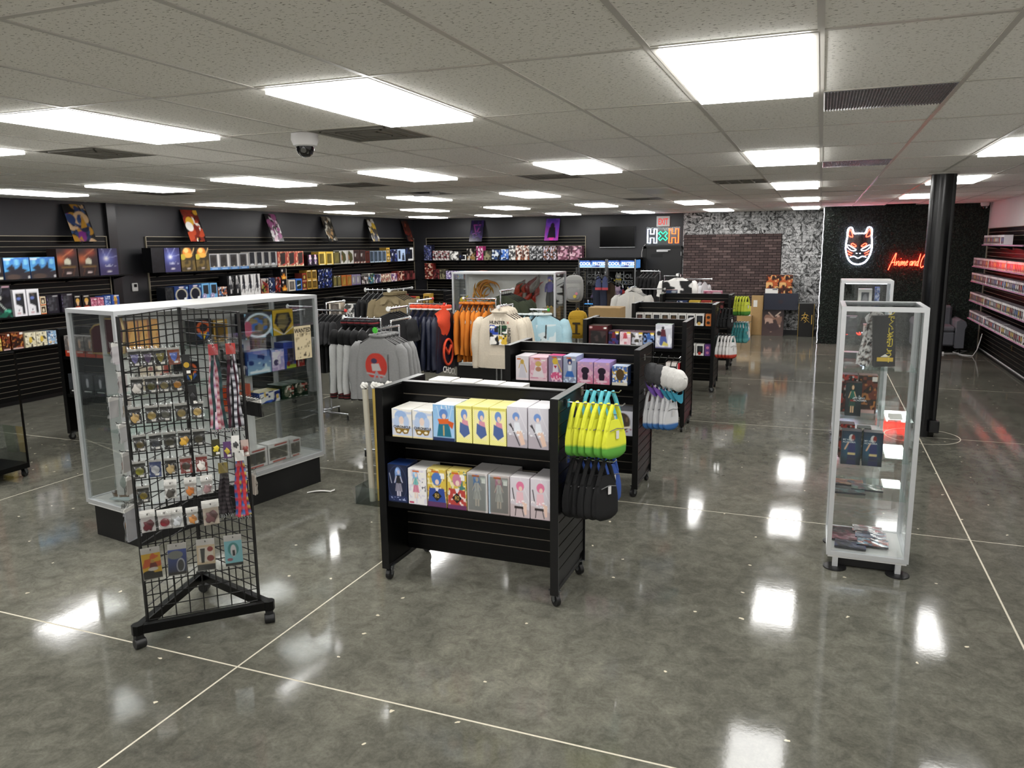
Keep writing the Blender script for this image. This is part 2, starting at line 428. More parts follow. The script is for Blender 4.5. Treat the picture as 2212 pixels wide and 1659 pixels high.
# vents and odd panels
def vent(i, j, half, kind, label):
    x = (i+.5)*TXW; y = j*TYL+(.305 if half == 0 else .914)
    t = thing('ceiling_vent', label, 'vent' if kind != 'p' else 'panel', (x, y, H))
    m = MB()
    if kind == 'v':
        part(t, 'face_plate', box(-.295, .295, -.295, .295, -.003, .01), M_vent)
        for r_ in (.1, .17, .24):
            k = MB()
            for s_ in (-1, 1):
                k.box(-r_, r_, *sorted((s_*r_, s_*(r_-.012))), -.008, -.003); k.box(*sorted((s_*r_, s_*(r_-.012))), -r_, r_, -.008, -.003)
            part(t, 'louvre_ring', k, M_vent)
    elif kind == 'e':
        part(t, 'backing', box(-.29, .29, -.29, .29, .05, .06), M_void)
        k = MB()
        for q in range(5): k.box(-.29+.145*q-.01, -.29+.145*q+.01, -.29, .29, -.002, .05)
        for q in range(3): k.box(-.29, .29, -.29+.29*q-.012, -.29+.29*q+.012, -.002, .05)
        part(t, 'egg_crate', k, mat('egg_crate_grey', '#8d8a80', .5))
    elif kind == 'p':
        k = MB()
        for q in range(40):
            a = -.295+.59*q/40; k.add([(a,-.3,0),(a+.01475,-.3,0),(a+.0074,-.3,-.008),(a,.3,0),(a+.01475,.3,0),(a+.0074,.3,-.008)], [(0,2,5,3),(2,1,4,5),(0,1,2),(5,4,3)])
        part(t, 'ribbed_lens', k, M_prism)
        part(t, 'lens_frame', box(-.3, .3, -.3, .3, .001, .006), M_lampframe)
    else:
        part(t, 'dark_recess', box(-.295, .295, -.295, .295, .03, .04), M_void)
        part(t, 'sensor_body', MB().cyl((.1,0,.03),(.1,0,-.03),.07,n=16), M_white)
        part(t, 'sensor_arm', box(-.22, .1, -.03, .03, -.035, -.005), M_white)
for (i, j), lab in {(-5,1): 'grey square air diffuser in ceiling beside the dome camera', (-9,1): 'grey square air diffuser at the far left of the ceiling', (-5,4): 'grey square ceiling diffuser right of the middle ceiling lights', (-9,4): 'grey square ceiling diffuser above the second case and clothing racks', (-14,4): 'grey square ceiling diffuser near the left slatwall', (-5,8): 'grey square ceiling diffuser in front of the green and red reflections'}.items():
    vent(i, j, 0, 'v', lab)
vent(0, 1, 0, 'p', 'ribbed translucent lens panel lying in ceiling grid, nearest right')
vent(0, 4, 0, 'p', 'ribbed lens panel in ceiling grid with bluish shine, farther back')
vent(-2, 5, 1, 'e', 'egg crate return grille in ceiling')
vent(-9, 5, 1, 'd', 'dark ceiling opening with a white sensor hanging from it')

# --- walls
wl = struct(link('wall_left', box(XL-.1, XL, YF, YB, 0, H+.1).mesh('wall_left', M_blackwall)))
part(wl, 'pilaster', box(XL, XL+.06, 6.43, 6.6, 0, H), mat('black_pilaster', '#101012', .3))
part(wl, 'pilaster_edge', box(XL, XL+.035, 6.6, 6.64, 0, H), M_blackwall)
wb = struct(link('wall_back', box(XL, XR, YB, YB+.1, 0, H+.1).mesh('wall_back', M_blackwall)))
wg = struct(link('wall_rear_right', box(XG, XR+.1, YG, YB, 0, H+.1).mesh('wall_rear_right', mat('dark_green_backing', '#0c120e', .8))))
wr = struct(link('wall_right', box(XR, XR+.1, YF, YB, 0, H+.1).mesh('wall_right', M_white)))
wf = struct(link('wall_front', box(XL, XR, YF-.1, YF, 0, H+.1).mesh('wall_front', M_white)))
for nm, bx in (('baseboard_left', (XL, XL+.012, YF, YB, 0, .1)), ('baseboard_back', (XL, -4.2, YB-.012, YB, 0, .1)), ('baseboard_right', (XR-.03, XR, 4.7, 15.2, 0, .045))):
    struct(link(nm, box(*bx).mesh(nm, M_blackedge)))
# artificial hedge leaves
lf = MB(); rr = np.random.RandomState(5)
for k in range(15000):
    x = rr.uniform(XG, XR-.01); z = rr.uniform(0, H); a = rr.uniform(0, 2*PI); s = rr.uniform(.012, .028); t_ = rr.uniform(-.6, .6)
    ca, sa = math.cos(a)*s, math.sin(a)*s; y = YG-rr.uniform(.004, .035)
    lf.add([(x-ca, y, z-sa), (x+sa*.45, y-s*.5*t_, z-ca*.45), (x+ca, y-s*t_, z+sa), (x-sa*.45, y+s*.3*t_, z+ca*.45)], [(0,1,2,3)])
o = part(wg, 'hedge_leaves', lf, mat('hedge_leaf', '#16241a', .55, noise=(7, .5))); o['kind'] = 'stuff'
# black-and-white collage wallpaper
def paper():
    m = mat('collage_wallpaper', '#bbbbbb', .6)
    nt = m.node_tree; b = nt.nodes['Principled BSDF']; L = nt.links; N = nt.nodes.new
    tc = N('ShaderNodeTexCoord')
    n1 = N('ShaderNodeTexNoise'); n1.inputs['Scale'].default_value = 6.5; n1.inputs['Detail'].default_value = 5; n1.inputs['Distortion'].default_value = 2.2; n1.inputs['Roughness'].default_value = .62
    L.new(tc.outputs['Object'], n1.inputs['Vector'])
    r = N('ShaderNodeValToRGB'); r.color_ramp.interpolation = 'CONSTANT'; e = r.color_ramp.elements
    for _ in range(3): e.new(.5)
    for q, (p, c) in zip(e, [(0, .006), (.42, .3), (.47, .02), (.5, .62), (.62, .42)]): q.position = p; q.color = (c, c, c, 1)
    L.new(n1.outputs['Fac'], r.inputs[0])
    br = N('ShaderNodeTexBrick'); br.inputs['Scale'].default_value = 3.4; br.inputs['Mortar Size'].default_value = .012
    br.inputs['Color1'].default_value = (1,1,1,1); br.inputs['Color2'].default_value = (.55,.55,.55,1); br.inputs['Mortar'].default_value = (.02,.02,.02,1)
    mp = N('ShaderNodeMapping'); mp.inputs['Rotation'].default_value = (PI/2, 0, 0); L.new(tc.outputs['Object'], mp.inputs[0]); L.new(mp.outputs[0], br.inputs['Vector'])
    mx = N('ShaderNodeMix'); mx.data_type = 'RGBA'; mx.blend_type = 'MULTIPLY'; mx.inputs[0].default_value = .8
    L.new(r.outputs[0], mx.inputs[6]); L.new(br.outputs[0], mx.inputs[7]); L.new(mx.outputs[2], b.inputs['Base Color'])
    return m
part(wb, 'wallpaper', box(-3.16, XG, YB-.006, YB, .12, H), paper())
bp_ = part(wb, 'brick_panel', box(-3.14, -.825, YB-.02, YB-.006, .12, 2.412), mat('brick_mortar', '#120c0c', .9))
bw, bh, gp = .192, .0635, .0115
bmats = [mat('brick_%d' % k, c, .8, noise=(30, .12)) for k, c in enumerate(('#4b3c3a', '#544442', '#433534', '#63524f'))]
bms = [box(0, bw-gp, -.012, 0, 0, bh-gp).mesh('brick', m) for m in bmats]
hb = [box(0, bw/2-gp, -.012, 0, 0, bh-gp).mesh('brick', m) for m in bmats]
low = MB()
nrow = int((2.412-.12)/bh)
for r_ in range(nrow):
    z = 2.412-(r_+1)*bh; x = -3.14
    off = r_ % 2
    if off: xs_ = [-3.14]+[-3.14+bw/2+bw*k for k in range(13)]
    else: xs_ = [-3.14+bw*k for k in range(13)]
    for x in xs_:
        half = (off and x == -3.14)
        if x+(bw/2 if half else bw) > -.82: 
            if x+bw/2 < -.82 and not half: half = True
            else: continue
        if r_ < 23: link('brick', (hb if half else bms)[R.choice([0, 0, 1, 1, 2, 2, 3])], bp_, (x+gp/2, YB-.02, z+gp/2))
        else: low.box(x+gp/2, x+(bw/2 if half else bw)-gp/2, YB-.032, YB-.02, z+gp/2, z+bh-gp/2)
o = part(bp_, 'lower_bricks', low, bmats[0]); o['kind'] = 'stuff'
# corner light strip
t = thing('led_strip', 'white glowing LED strip down the corner of the hedge wall', 'light strip', (XG, YG, 0))
M_led = mat('led_white', '#ffffff', .4, emit='#f4f4ff', estr=1.1)
part(t, 'strip', MB().tube([(-.012+.006*math.sin(k*1.7), -.012, .01+k*(H-.03)/40) for k in range(41)], .007, 6), M_led, smooth=60)
# exit door
d1 = struct(link('door_1', box(-4.07, -3.19, YB-.03, YB, .01, 2.08).mesh('door_1', mat('door_black', '#0e0e10', .35))))
fm = MB(); fm.box(-4.15, -4.07, YB-.05, YB, 0, 2.14); fm.box(-3.19, -3.17, YB-.05, YB, 0, 2.14); fm.box(-4.15, -3.17, YB-.05, YB, 2.08, 2.14)
part(d1, 'door_frame', fm, M_blackedge)
part(d1, 'door_closer', MB().box(-3.8, -3.52, YB-.09, YB-.03, 2.0, 2.05).box(-3.75, -3.45, YB-.13, YB-.115, 2.04, 2.055), M_alu)
part(d1, 'hinge', box(-3.2, -3.18, YB-.045, YB-.03, 1.9, 2.0), M_alu)
part(d1, 'kick_plate', box(-3.95, -3.65, YB-.034, YB-.03, 1.86, 1.95), M_blackedge)
# round column
t = struct(link('trim_1', MB().cyl((1.25, 6.8, 0), (1.25, 6.8, H), .122, n=40).mesh('column', mat('column_black', '#0f0f11', .22), 60)))
t['label'] = 'round black steel column'
part(t, 'conduit', MB().cyl((1.345, 6.74, .06), (1.345, 6.74, H), .03, n=10), M_rubber)
part(t, 'outlet_box', box(1.3, 1.4, 6.64, 6.74, .06, .2), M_rubber, bevel=.008)
part(t, 'cap_ring', MB().cyl((1.25, 6.8, H-.02), (1.25, 6.8, H), .15, n=40), M_grid)
# thermostat on the left wall
t = thing('thermostat', 'small white thermostat on the charcoal wall', 'thermostat', (XL, 6.89, 1.575))
part(t, 'body', box(0, .03, -.06, .06, -.07, .07), M_white, bevel=.01); part(t, 'screen', box(.03, .032, -.03, .03, 0, .05), M_black)
# dome cameras
def dome(loc, label, s=1.):
    t = thing('dome_camera', label, 'camera', loc)
    part(t, 'housing', MB().lathe([(.0, -.001), (.085*s, -.001), (.088*s, -.04*s), (.075*s, -.075*s), (.062*s, -.082*s), (0, -.082*s)], 28), M_white, smooth=40)
    part(t, 'dome', MB().lathe([(.06*s, -.08*s), (.058*s, -.1*s), (.045*s, -.13*s), (.025*s, -.145*s), (0, -.149*s)], 24), mat('smoked_dome', '#0a0a0c', .06, coat=.5), smooth=60)
    part(t, 'lens', MB().cyl((.02*s, -.045*s, -.1*s), (.027*s, -.058*s, -.112*s), .018*s, n=14), M_chrome)
dome((-3.13, 1.33, H), 'white dome security camera hanging from ceiling near large glass case')
dome((3.02, 15.0, H), 'white dome camera in the ceiling corner above hedge wall', .9)

# ================================================================== SLATWALL, SHELVES, GONDOLAS
PITCH, SLH = .0762, .0685
M_insert = mat('slat_insert', '#a39a86', .45, .3)
M_insert_d = mat('slat_insert_dark', '#857c6c', .5)
SM = {}
def slat(L_, m=M_black, th=.010):
    k = (round(L_, 3), m.name, th)
    if k not in SM: SM[k] = box(-L_/2, L_/2, -th, 0, 0, SLH).mesh('slat', m)
    return SM[k]
def slatface(parent, L_, z0, z1, y, ins=M_insert, m=M_black, loc=(0,0,0), rot=(0,0,0), name='groove_insert'):
    """grooved board facing -y, slats as separate pieces; parent holds it"""
    n = int((z1-z0+.004)/PITCH)
    k = MB(); k.box(-L_/2, L_/2, y-.006, y, z1-n*PITCH+.004, z1)
    part(parent, name, k, ins, loc, rot)
    Mx = Matrix.Translation(loc) @ Matrix.Rotation(rot[2], 4, 'Z')
    for q in range(n):
        p = Mx @ Vector((0, y-.004, z1-(q+1)*PITCH+.0077))
        link('slat', slat(L_, m), parent, p, rot)
def slatwall(label, x, y, L_, rz, z1=2.41):
    t = thing('slatwall', label, 'slatwall', (x+.002*math.sin(rz), y-.002*math.cos(rz), 0), rz)
    slatface(t, L_, .05, z1, 0)
    part(t, 'edge_trim', MB().box(-L_/2-.012, -L_/2, -.03, 0, .03, z1+.01).box(L_/2, L_/2+.012, -.03, 0, .03, z1+.01).box(-L_/2, L_/2, -.028, 0, z1, z1+.01), M_insert)
slatwall('black slatwall on the left wall, before the pilaster', XL, 3.2, 6.4, PI/2)
slatwall('long black slatwall on the left wall, past the thermostat', XL, 11.97, 9.52, PI/2)
slatwall('black slatwall on the back wall beside the wall television', -8.0, YB, 4.64, 0)
slatwall('black slatwall along the white right wall', XR, 9.9, 10.2, -PI/2, 2.43)
def wshelf(label, x, y, z, L_, rz, d=.37, m=M_black):
    t = thing('wall_shelf', label, 'shelf', (x, y, z), rz, 'wall shelves')
    part(t, 'board', box(-L_/2, L_/2, -d, -.032, -.022, 0), m, bevel=.003)
    n = max(2, int(L_/.9)+1)
    for k in range(n):
        bx = -L_/2+.1+(L_-.2)*k/(n-1)
        part(t, 'bracket', MB().prism([(0, 0)], 0, 0) if 0 else MB().add([(bx-.004,-.033,-.022),(bx-.004,-d+.04,-.022),(bx-.004,-.033,-.09),(bx+.004,-.033,-.022),(bx+.004,-d+.04,-.022),(bx+.004,-.033,-.09)], [(0,1,2),(5,4,3),(0,3,4,1),(1,4,5,2),(2,5,3,0)]), M_blackedge)
ZS = (1.81, 1.295, .845)
for z, nm in zip(ZS, ('upper', 'middle', 'lower')):
    wshelf('black %s shelf on left slatwall before the pilaster' % nm, XL, 3.4 if nm == 'upper' else 3.2, z, 6.3 if nm == 'upper' else 6.3, PI/2)
    wshelf('black %s shelf on the long left slatwall' % nm, XL, 11.75, z, 9.0, PI/2)
    wshelf('black %s shelf on the back wall slatwall' % nm, -8.0, YB, z, 4.64, 0)
M_acr = mat('mauve_acrylic', '#b98aa6', .25, spec=.6)
RZ = (2.13, 1.715, 1.425, 1.05, .70)
for z, nm in zip(RZ, ('topmost short', 'second', 'third', 'fourth', 'lowest')):
    if nm.startswith('top'): wshelf('topmost short shelf on right slatwall', XR, 12.2, z, 3.2, -PI/2, .32, M_acr)
    else: wshelf('%s long shelf on right slatwall below the topmost' % nm, XR, 10.9, z, 7.4, -PI/2, .32, M_acr)

# --- leaning picture panels
def poster(label, loc, rz, w_, h_, ops, seed, lean=.2):
    t = thing('art_panel', label, 'poster', loc, rz, 'picture panels above the slatwall')
    a = math.asin(lean/h_)
    mb = MB(); front_print(mb, ops, -w_/2, w_/2, 0, h_, -.006, 26, 40, seed)
    part(t, 'panel', box(-w_/2, w_/2, -.005, .005, 0, h_), M_black, (0, -lean-.025, 0), (-a, 0, 0))
    part(t, 'picture', mb, printmat('print_gloss', .28), (0, -lean-.025, 0), (-a, 0, 0))
    for s_ in (-1, 1): part(t, 'ledge_peg', MB().cyl((s_*w_*.3, -.03, -.012), (s_*w_*.3, -lean-.05, -.012), .006, n=8), M_wire)
def blobs(seed, pal, n=26, bg='#111114', smin=.05, smax=.2):
    r = random.Random(seed); ops = [('bg', bg)]
    for k in range(n):
        c = r.choice(pal); x, y = r.gauss(.5, .22), r.gauss(.5, .26); s = r.uniform(smin, smax)
        if r.random() < .55: ops.append(('e', x, y, s, s*r.uniform(.4, 1), c, r.uniform(0, 3)))
        else: ops.append(('p', [(x+r.uniform(-s, s), y+r.uniform(-s, s)) for _ in range(4)], c))
    return ops
pz = 2.33
pp = [('dark picture panel with blue, magenta and gold shapes, nearest on left wall', 5.85, .40, ['#2a3d6b', '#7a2a80', '#b8862c', '#d3b088', '#1b2440', '#35507a']),
      ('red picture panel with white centre leaning on left wall', 8.22, .40, ['#8e2f22', '#b5482c', '#5d1c16', '#e2b13c', '#f0ece6', '#7a2a20']),
      ('black picture panel with pink swirl on left wall', 10.5, .36, ['#a85f92', '#d9b8c9', '#5a2c4c', '#efe9ee', '#1a1216']),
      ('dark grey picture panel with pale ornament on left wall', 12.48, .37, ['#6c6355', '#b49064', '#3b3a38', '#c8c4b8', '#26241f']),
      ('dark picture panel with yellow streaks on left wall', 14.4, .36, ['#c9a531', '#2a2c40', '#d7d4cf', '#3a3224', '#8f7a2a']),
      ('dim reddish picture panel near the back corner on left wall', 16.2, .36, ['#5c2018', '#7a3420', '#2e1412', '#45221a'])]
for k, (lb, y, w_, pal) in enumerate(pp): poster(lb, (XL, y, pz), PI/2, w_, .6, blobs(40+k, pal, 80, smin=.08, smax=.24), k)
poster('dark violet picture panel with pink triangle on back wall', (-8.72, YB, pz-.02), 0, .38, .6, [('bg', '#1e1436'), ('p', [(.2, .8), (.8, .8), (.5, .28)], '#7d2f74'), ('p', [(.32, .74), (.68, .74), (.5, .42)], '#2a1c4c'), ('l', .2, .35, .8, .45, .04, '#8a4a9c'), ('l', .25, .2, .8, .28, .03, '#6a3f90'), ('n', 6, '#33205a', .7)], 1)
poster('purple and magenta picture panel with dark silhouette on back wall', (-6.55, YB, pz-.02), 0, .38, .6, [('grad', '#3d2f92', '#a13aa0'), ('n', 4, '#6b3fae', .55), ('e', .5, .66, .14, .14, '#17121f'), ('p', [(.3, .6), (.7, .6), (.8, .12), (.2, .12)], '#17121f'), ('p', [(.3, .14), (.7, .14), (.6, .02), (.4, .02)], '#d43a96')], 2)

# --- gondolas: mobile slatwall units
M_caster = mat('caster_steel', '#8f9296', .25, .9)
def caster(parent, loc, rz=0, r=.038, dark=False, name='caster'):
    m = MB(); m.box(-.03, .03, -.03, .03, 2*r+.016, 2*r+.022)
    for s_ in (-1, 1): m.prism([(-.02, 2*r+.016), (.025, 2*r+.016), (.03, r), (.015, r-.012), (-.002, r)], s_*.018-.002, s_*.018+.002)
    o = part(parent, name, m, M_rubber if dark else M_caster, loc, (0, 0, rz))
    part(o, 'wheel', MB().cyl((.014, -.013, r), (.014, .013, r), r, n=20), M_rubber, smooth=40)
    part(o, 'axle', MB().cyl((.014, -.021, r), (.014, .021, r), .007, n=8), M_caster)
    return o
GW, GD, GZ0, GZ1 = 1.2, .585, .1, 1.312
def gondola(label, x0, y0, shelves=(1.0, .555), endlit=False):
    t = thing('slatwall_gondola', label, 'display shelf', (x0, y0, 0), 0, 'mobile slatwall gondolas')
    for e, s_ in enumerate((0, 1)):
        xx = 0 if e == 0 else GW-.03
        p = part(t, 'end_panel', MB().box(xx, xx+.03, 0, GD, GZ0, GZ1), M_black, bevel=.002)
        # slats on the outer face
        xo = 0 if e == 0 else GW; sgn = -1 if e == 0 else 1
        rz = -PI/2 if e == 0 else PI/2
        slatface(p, GD-.02, GZ0+.01, GZ1-.01, 0, M_insert_d, M_black, (xo, GD/2, 0), (0, 0, rz))
        part(p, 'edge_strip', MB().box(min(xx, xo+sgn*.022), max(xx+.03, xo+sgn*.022), -.006, .006, GZ0-.02, GZ1+.004).box(min(xx, xo+sgn*.022), max(xx+.03, xo+sgn*.022), GD-.006, GD+.006, GZ0-.02, GZ1+.004).box(min(xx, xo+sgn*.022), max(xx+.03, xo+sgn*.022), 0, GD, GZ1, GZ1+.006), M_blackedge)
        part(p, 'foot_rail', MB().box(xx-.004, xx+.034, 0, GD, GZ0-.015, GZ0+.012), M_rubber)
        for yy in (.04, GD-.04): caster(t, (xx+.015, yy, 0), R.uniform(-2.5, 2.5))
    c = part(t, 'centre_panel', box(.03, GW-.03, GD/2-.012, GD/2+.012, .13, GZ1), M_black)
    slatface(c, GW-.06, .13, GZ1-.005, 0, M_insert_d, M_black, (GW/2, GD/2-.012, 0))
    slatface(c, GW-.06, .13, GZ1-.005, 0, M_insert_d, M_black, (GW/2, GD/2+.012, 0), (0, 0, PI))
    part(c, 'top_cap', box(.03, GW-.03, GD/2-.03, GD/2+.03, GZ1, GZ1+.008), M_blackedge)
    for z in shelves:
        part(t, 'shelf', MB().box(.032, GW-.032, .012, GD/2-.034, z-.02, z).box(.032, GW-.032, .006, .012, z-.035, z), M_black)
    part(t, 'shelf', MB().box(.032, GW-.032, GD/2+.034, GD-.012, .98, 1.0), M_black)
    return t
GX = -2.57
GY = (1.19, 3.44, 5.97, 8.62, 10.85)
gl = ['nearest black slatwall gondola, stacked with figure boxes', 'second black gondola from the front, with caps and white pouches at its end', 'third black gondola from the front, tall pale box on its upper shelf', 'fourth black gondola, with a row of white window boxes', 'farthest black gondola of the right row, before the brick panel']
for y, lb in zip(GY, gl): gondola(lb, GX, y)
for y, lb in zip((3.3, 5.93, 8.55, 10.9), ('black gondola of the left row, seen through the large glass case', 'black gondola of the left row beside the chrome rack legs', 'black gondola of the left row behind the khaki jackets', 'farthest black gondola of the left row, near the back slatwall')):
    gondola(lb, -8.09, y)

# ================================================================== GLASS CASES
M_glass = glassmat('case_glass', '#fdfefe', .05); M_shelfglass = glassmat('shelf_glass', '#f4faf8', .05, 0, .3)
M_acrylic = glassmat('clear_acrylic', '#f2f6f6', .06, .05)
M_poly = glassmat('clear_bag', '#f6f6f6', .10, .12, .7)
M_plinth = mat('black_plinth', '#0d0d0e', .5, noise=(5, .2))
def case(label, loc, rz, w_, d_, z0, z1, shelves, top='white', divider=None, plinth=True, deck=M_whitelam, post=.03, shelf_inset=.02, shelf_d=None):
    """front-left-bottom corner at loc; w along local x, d along local y"""
    t = thing('glass_case', label, 'display case', loc, rz)
    if plinth: part(t, 'plinth', box(.04, w_-.04, .04, d_-.04, 0, z0-.05), M_plinth)
    for z in (z0, z1):
        f = MB()
        for y in (0, d_-post): f.box(0, w_, y, y+post, z-post, z)
        for x in (0, w_-post): f.box(x, x+post, post, d_-post, z-post, z)
        part(t, 'rail_frame', f, M_alu)
    for x in (0, w_-post):
        for y in (0, d_-post): part(t, 'post', box(x, x+post, y, y+post, z0, z1-post), M_alu)
    part(t, 'deck', box(.01, w_-.01, .01, d_-.01, z0-.045, z0-.004), deck)
    if top == 'white': part(t, 'top_panel', box(.008, w_-.008, .008, d_-.008, z1-.012, z1+.002), M_whitelam)
    elif top == 'glass': part(t, 'top_glass', box(post, w_-post, post, d_-post, z1-.008, z1-.003), M_glass)
    g = .005
    part(t, 'front_glass', box(post, w_-post, .01, .01+g, z0, z1-post), M_glass)
    part(t, 'rear_glass', box(post, w_-post, d_-.01-g, d_-.01, z0, z1-post), M_glass)
    part(t, 'side_glass', box(.01, .01+g, post, d_-post, z0, z1-post), M_glass)
    part(t, 'side_glass', box(w_-.01-g, w_-.01, post, d_-post, z0, z1-post), M_glass)
    sd0, sd1 = shelf_d or (shelf_inset, d_-shelf_inset)
    for z in shelves: part(t, 'glass_shelf', box(.04, w_-.04, sd0, sd1, z-.006, z), M_shelfglass)
    if divider:
        ax, v, a, b = divider
        part(t, 'divider', box(a, b, v-.008, v+.008, z0, z1-post) if ax == 'y' else box(v-.008, v+.008, a, b, z0, z1-post), M_whitelam)
    return t
# large case: long side runs away from the camera
A_ = 1.395                                               # direction of its long right-hand side
BC = case('large glass display case with white top and black plinth behind wire tower', (-4.596, 1.005, 0), A_, 1.966, .615, .302, 1.782, (.87, 1.14, 1.45), divider=('y', .31, .08, 1.42))
# second case with white back
C2 = case('glass display case with white back, holding tall statues, behind clothing racks', (-5.54, 8.45, 0), 0, 1.78, .56, .3, 1.785, (1.14,), divider=('y', .45, .1, 1.5))
part(C2, 'back_board', box(.03, 1.55, .50, .515, .3, 1.75), mat('case_back_white', '#d4d4d2', .5, noise=(3, .03)))
# right-hand towers
T1 = case('tall glass display tower in right foreground with boxes on its shelves', (.19, 2.41, 0), 0, .51, .55, .125, 1.80, (.52, .78, 1.06, 1.39), top='glass', plinth=False)
def tower_feet(t, w_, d_):
    part(t, 'plinth', box(.07, w_-.07, .06, d_-.06, .012, .09), M_plinth)
    for x in (.06, w_-.06):
        for y in (.03, d_-.03):
            p = part(t, 'foot', MB().box(x-.018, x+.018, y-.018, y+.018, .012, .1), M_alu)
            part(p, 'foot_disc', MB().lathe([(0, 0), (.075, 0), (.075, .008), (.06, .014), (0, .014)], 28, (x, y, 0)), M_rubber, smooth=40)
tower_feet(T1, .51, .55)
T2 = case('farther glass display tower with white top, in front of hedge wall', (.27, 6.05, 0), 0, .51, .5, .125, 1.80, (.5, .85, 1.2, 1.46), plinth=False)
tower_feet(T2, .51, .5)
part(T2, 'lamp_bar', box(.05, .46, .2, .24, 1.755, 1.765), mat('case_lamp', '#ffffff', .5, emit='#eef2ff', estr=3))

# ================================================================== WIRE TOWER
P1, P2, P3 = Vector((-3.409, -.029, 0)), Vector((-2.971, .415, 0)), Vector((-3.578, .588, 0))
GT = thing('wire_grid_tower', 'black triangular wire grid tower on casters hung with keychains', 'display rack', (-3.32, .325, 0))
O_ = Vector((-3.32, .325, 0))
wm = {}
def wire(parent, a, b, r):
    L_ = (b-a).length; k = (round(L_, 3), r)
    if k not in wm: wm[k] = MB().cyl((0,0,0), (0,0,L_), r, n=6).mesh('wire', M_wire, 60)
    q = (b-a).to_track_quat('Z', 'Y'); o = link('wire', wm[k], parent, a); o.rotation_mode = 'QUATERNION'; o.rotation_quaternion = q
TZ0, TZ1 = .135, 1.865
for A, B_ in ((P1, P2), (P1, P3), (P3, P2)):
    a = A-O_; b = B_-O_; d = (b-a); L_ = d.length; u = d.normalized(); a = a+u*.012; b = b-u*.012; L_ = (b-a).length
    pm = MB()
    for q in (a, b): pm.cyl((q.x, q.y, TZ0), (q.x, q.y, TZ1), .0065, n=8)
    pn = part(GT, 'grid_panel', pm, M_wire)
    for k in range(1, 8): q = a+u*(L_*k/8); wire(pn, Vector((q.x, q.y, TZ0)), Vector((q.x, q.y, TZ1)), .0033)
    for k in range(24): z = TZ0+.004+(TZ1-TZ0-.008)*k/23; wire(pn, Vector((a.x, a.y, z)), Vector((b.x, b.y, z)), .0033)
bf = MB(); cs = [p-O_ for p in (P1, P2, P3)]
ctr = sum(cs, Vector())/3; cs = [c+(c-ctr).normalized()*.05 for c in cs]
for i in range(3):
    a, b = cs[i], cs[(i+1) % 3]; d = (b-a).normalized(); n = Vector((-d.y, d.x, 0))*.021
    bf.add([(*(a-n).xy, .085), (*(b-n).xy, .085), (*(b+n).xy, .085), (*(a+n).xy, .085), (*(a-n).xy, .135), (*(b-n).xy, .135), (*(b+n).xy, .135), (*(a+n).xy, .135)],
           [(3,2,1,0),(4,5,6,7),(0,1,5,4),(1,2,6,5),(2,3,7,6),(3,0,4,7)])
part(GT, 'base_frame', bf, M_black)
for c in cs:
    part(GT, 'corner_cap', MB().cyl((c.x, c.y, .082), (c.x, c.y, .138), .034, n=8), M_black)
    p = part(GT, 'caster', MB().box(-.02, .02, -.022, .022, .045, .085), M_rubber, (c.x, c.y, 0), (0, 0, R.uniform(0, 6)))
    part(p, 'wheel', MB().cyl((.01, -.03, .03), (.01, .03, .03), .03, n=20), M_rubber, smooth=40, bevel=.004)

# ================================================================== NEON, SIGNS, TELEVISION
def neon(name, c, s): return mat('neon_'+name, c, .4, emit=c, estr=s)
N_white, N_green, N_orange, N_red = neon('white', '#d6dcff', 11), neon('green', '#19d67a', 3.5), neon('orange', '#ff4a16', 5), neon('red', '#ff2214', 26)
N_yellow = neon('amber', '#ffab2e', 6)
t = thing('neon_sign', 'neon letter sign in white, green and orange above the exit door', 'neon sign', (-3.66, YB-.03, 2.39))
part(t, 'backing', box(-.42, .42, .012, .018, -.22, .22), M_acrylic)
Hp = [(-.115,-.175),(-.045,-.175),(-.045,-.045),(.045,-.045),(.045,-.175),(.115,-.175),(.115,.175),(.045,.175),(.045,.05),(-.045,.05),(-.045,.175),(-.115,.175)]
Hs = [(p[0]+(.02 if p[1] > 0 else -.0), p[1]) for p in Hp]
def outline(P, cx, sx=1): return [(cx+x*sx, 0, z) for x, z in P]
part(t, 'letter_tube', MB().tube(outline(Hp, -.27), .011, 8, True), N_white, smooth=60)
xp = []
for k in range(4):
    a = PI/4+k*PI/2; xp += [(.13*math.cos(a-.25), .13*math.sin(a-.25)), (.13*math.cos(a+.25), .13*math.sin(a+.25)), (.05*math.cos(a+PI/4), .05*math.sin(a+PI/4))]
part(t, 'letter_tube', MB().tube(outline(xp, 0), .011, 8, True), N_green, smooth=60)
part(t, 'letter_tube', MB().tube(outline(Hp, .27), .011, 8, True), N_orange, smooth=60)
part(t, 'cord', MB().tube([(-.44,.015,-.2),(-.5,.015,-.27),(-.53,.015,-.4),(-.53,.015,-.95)], .005, 6), M_white)
t = thing('neon_sign', 'white and red neon fox mask sign on hedge wall', 'neon sign', (.79, YG-.06, 2.11))
def sm(P, n=5, closed=True):                       # Catmull-Rom through points
    out = []; m = len(P)
    for i in range(m if closed else m-1):
        g = [P[(i+d) % m] if closed else P[min(max(i+d, 0), m-1)] for d in (-1, 0, 1, 2)]
        for k in range(n):
            u = k/n
            out.append(tuple(.5*((2*g[1][c])+(-g[0][c]+g[2][c])*u+(2*g[0][c]-5*g[1][c]+4*g[2][c]-g[3][c])*u*u+(-g[0][c]+3*g[1][c]-3*g[2][c]+g[3][c])*u**3) for c in (0, 1)))
    if not closed: out.append(P[-1])
    return out
def mir(P): return [(-x, z) for x, z in P]
def ntube(t, P, m, r=.011, closed=True, name='tube', y=0): part(t, name, MB().tube([(x, y, z) for x, z in P], r, 8, closed), m, smooth=60)
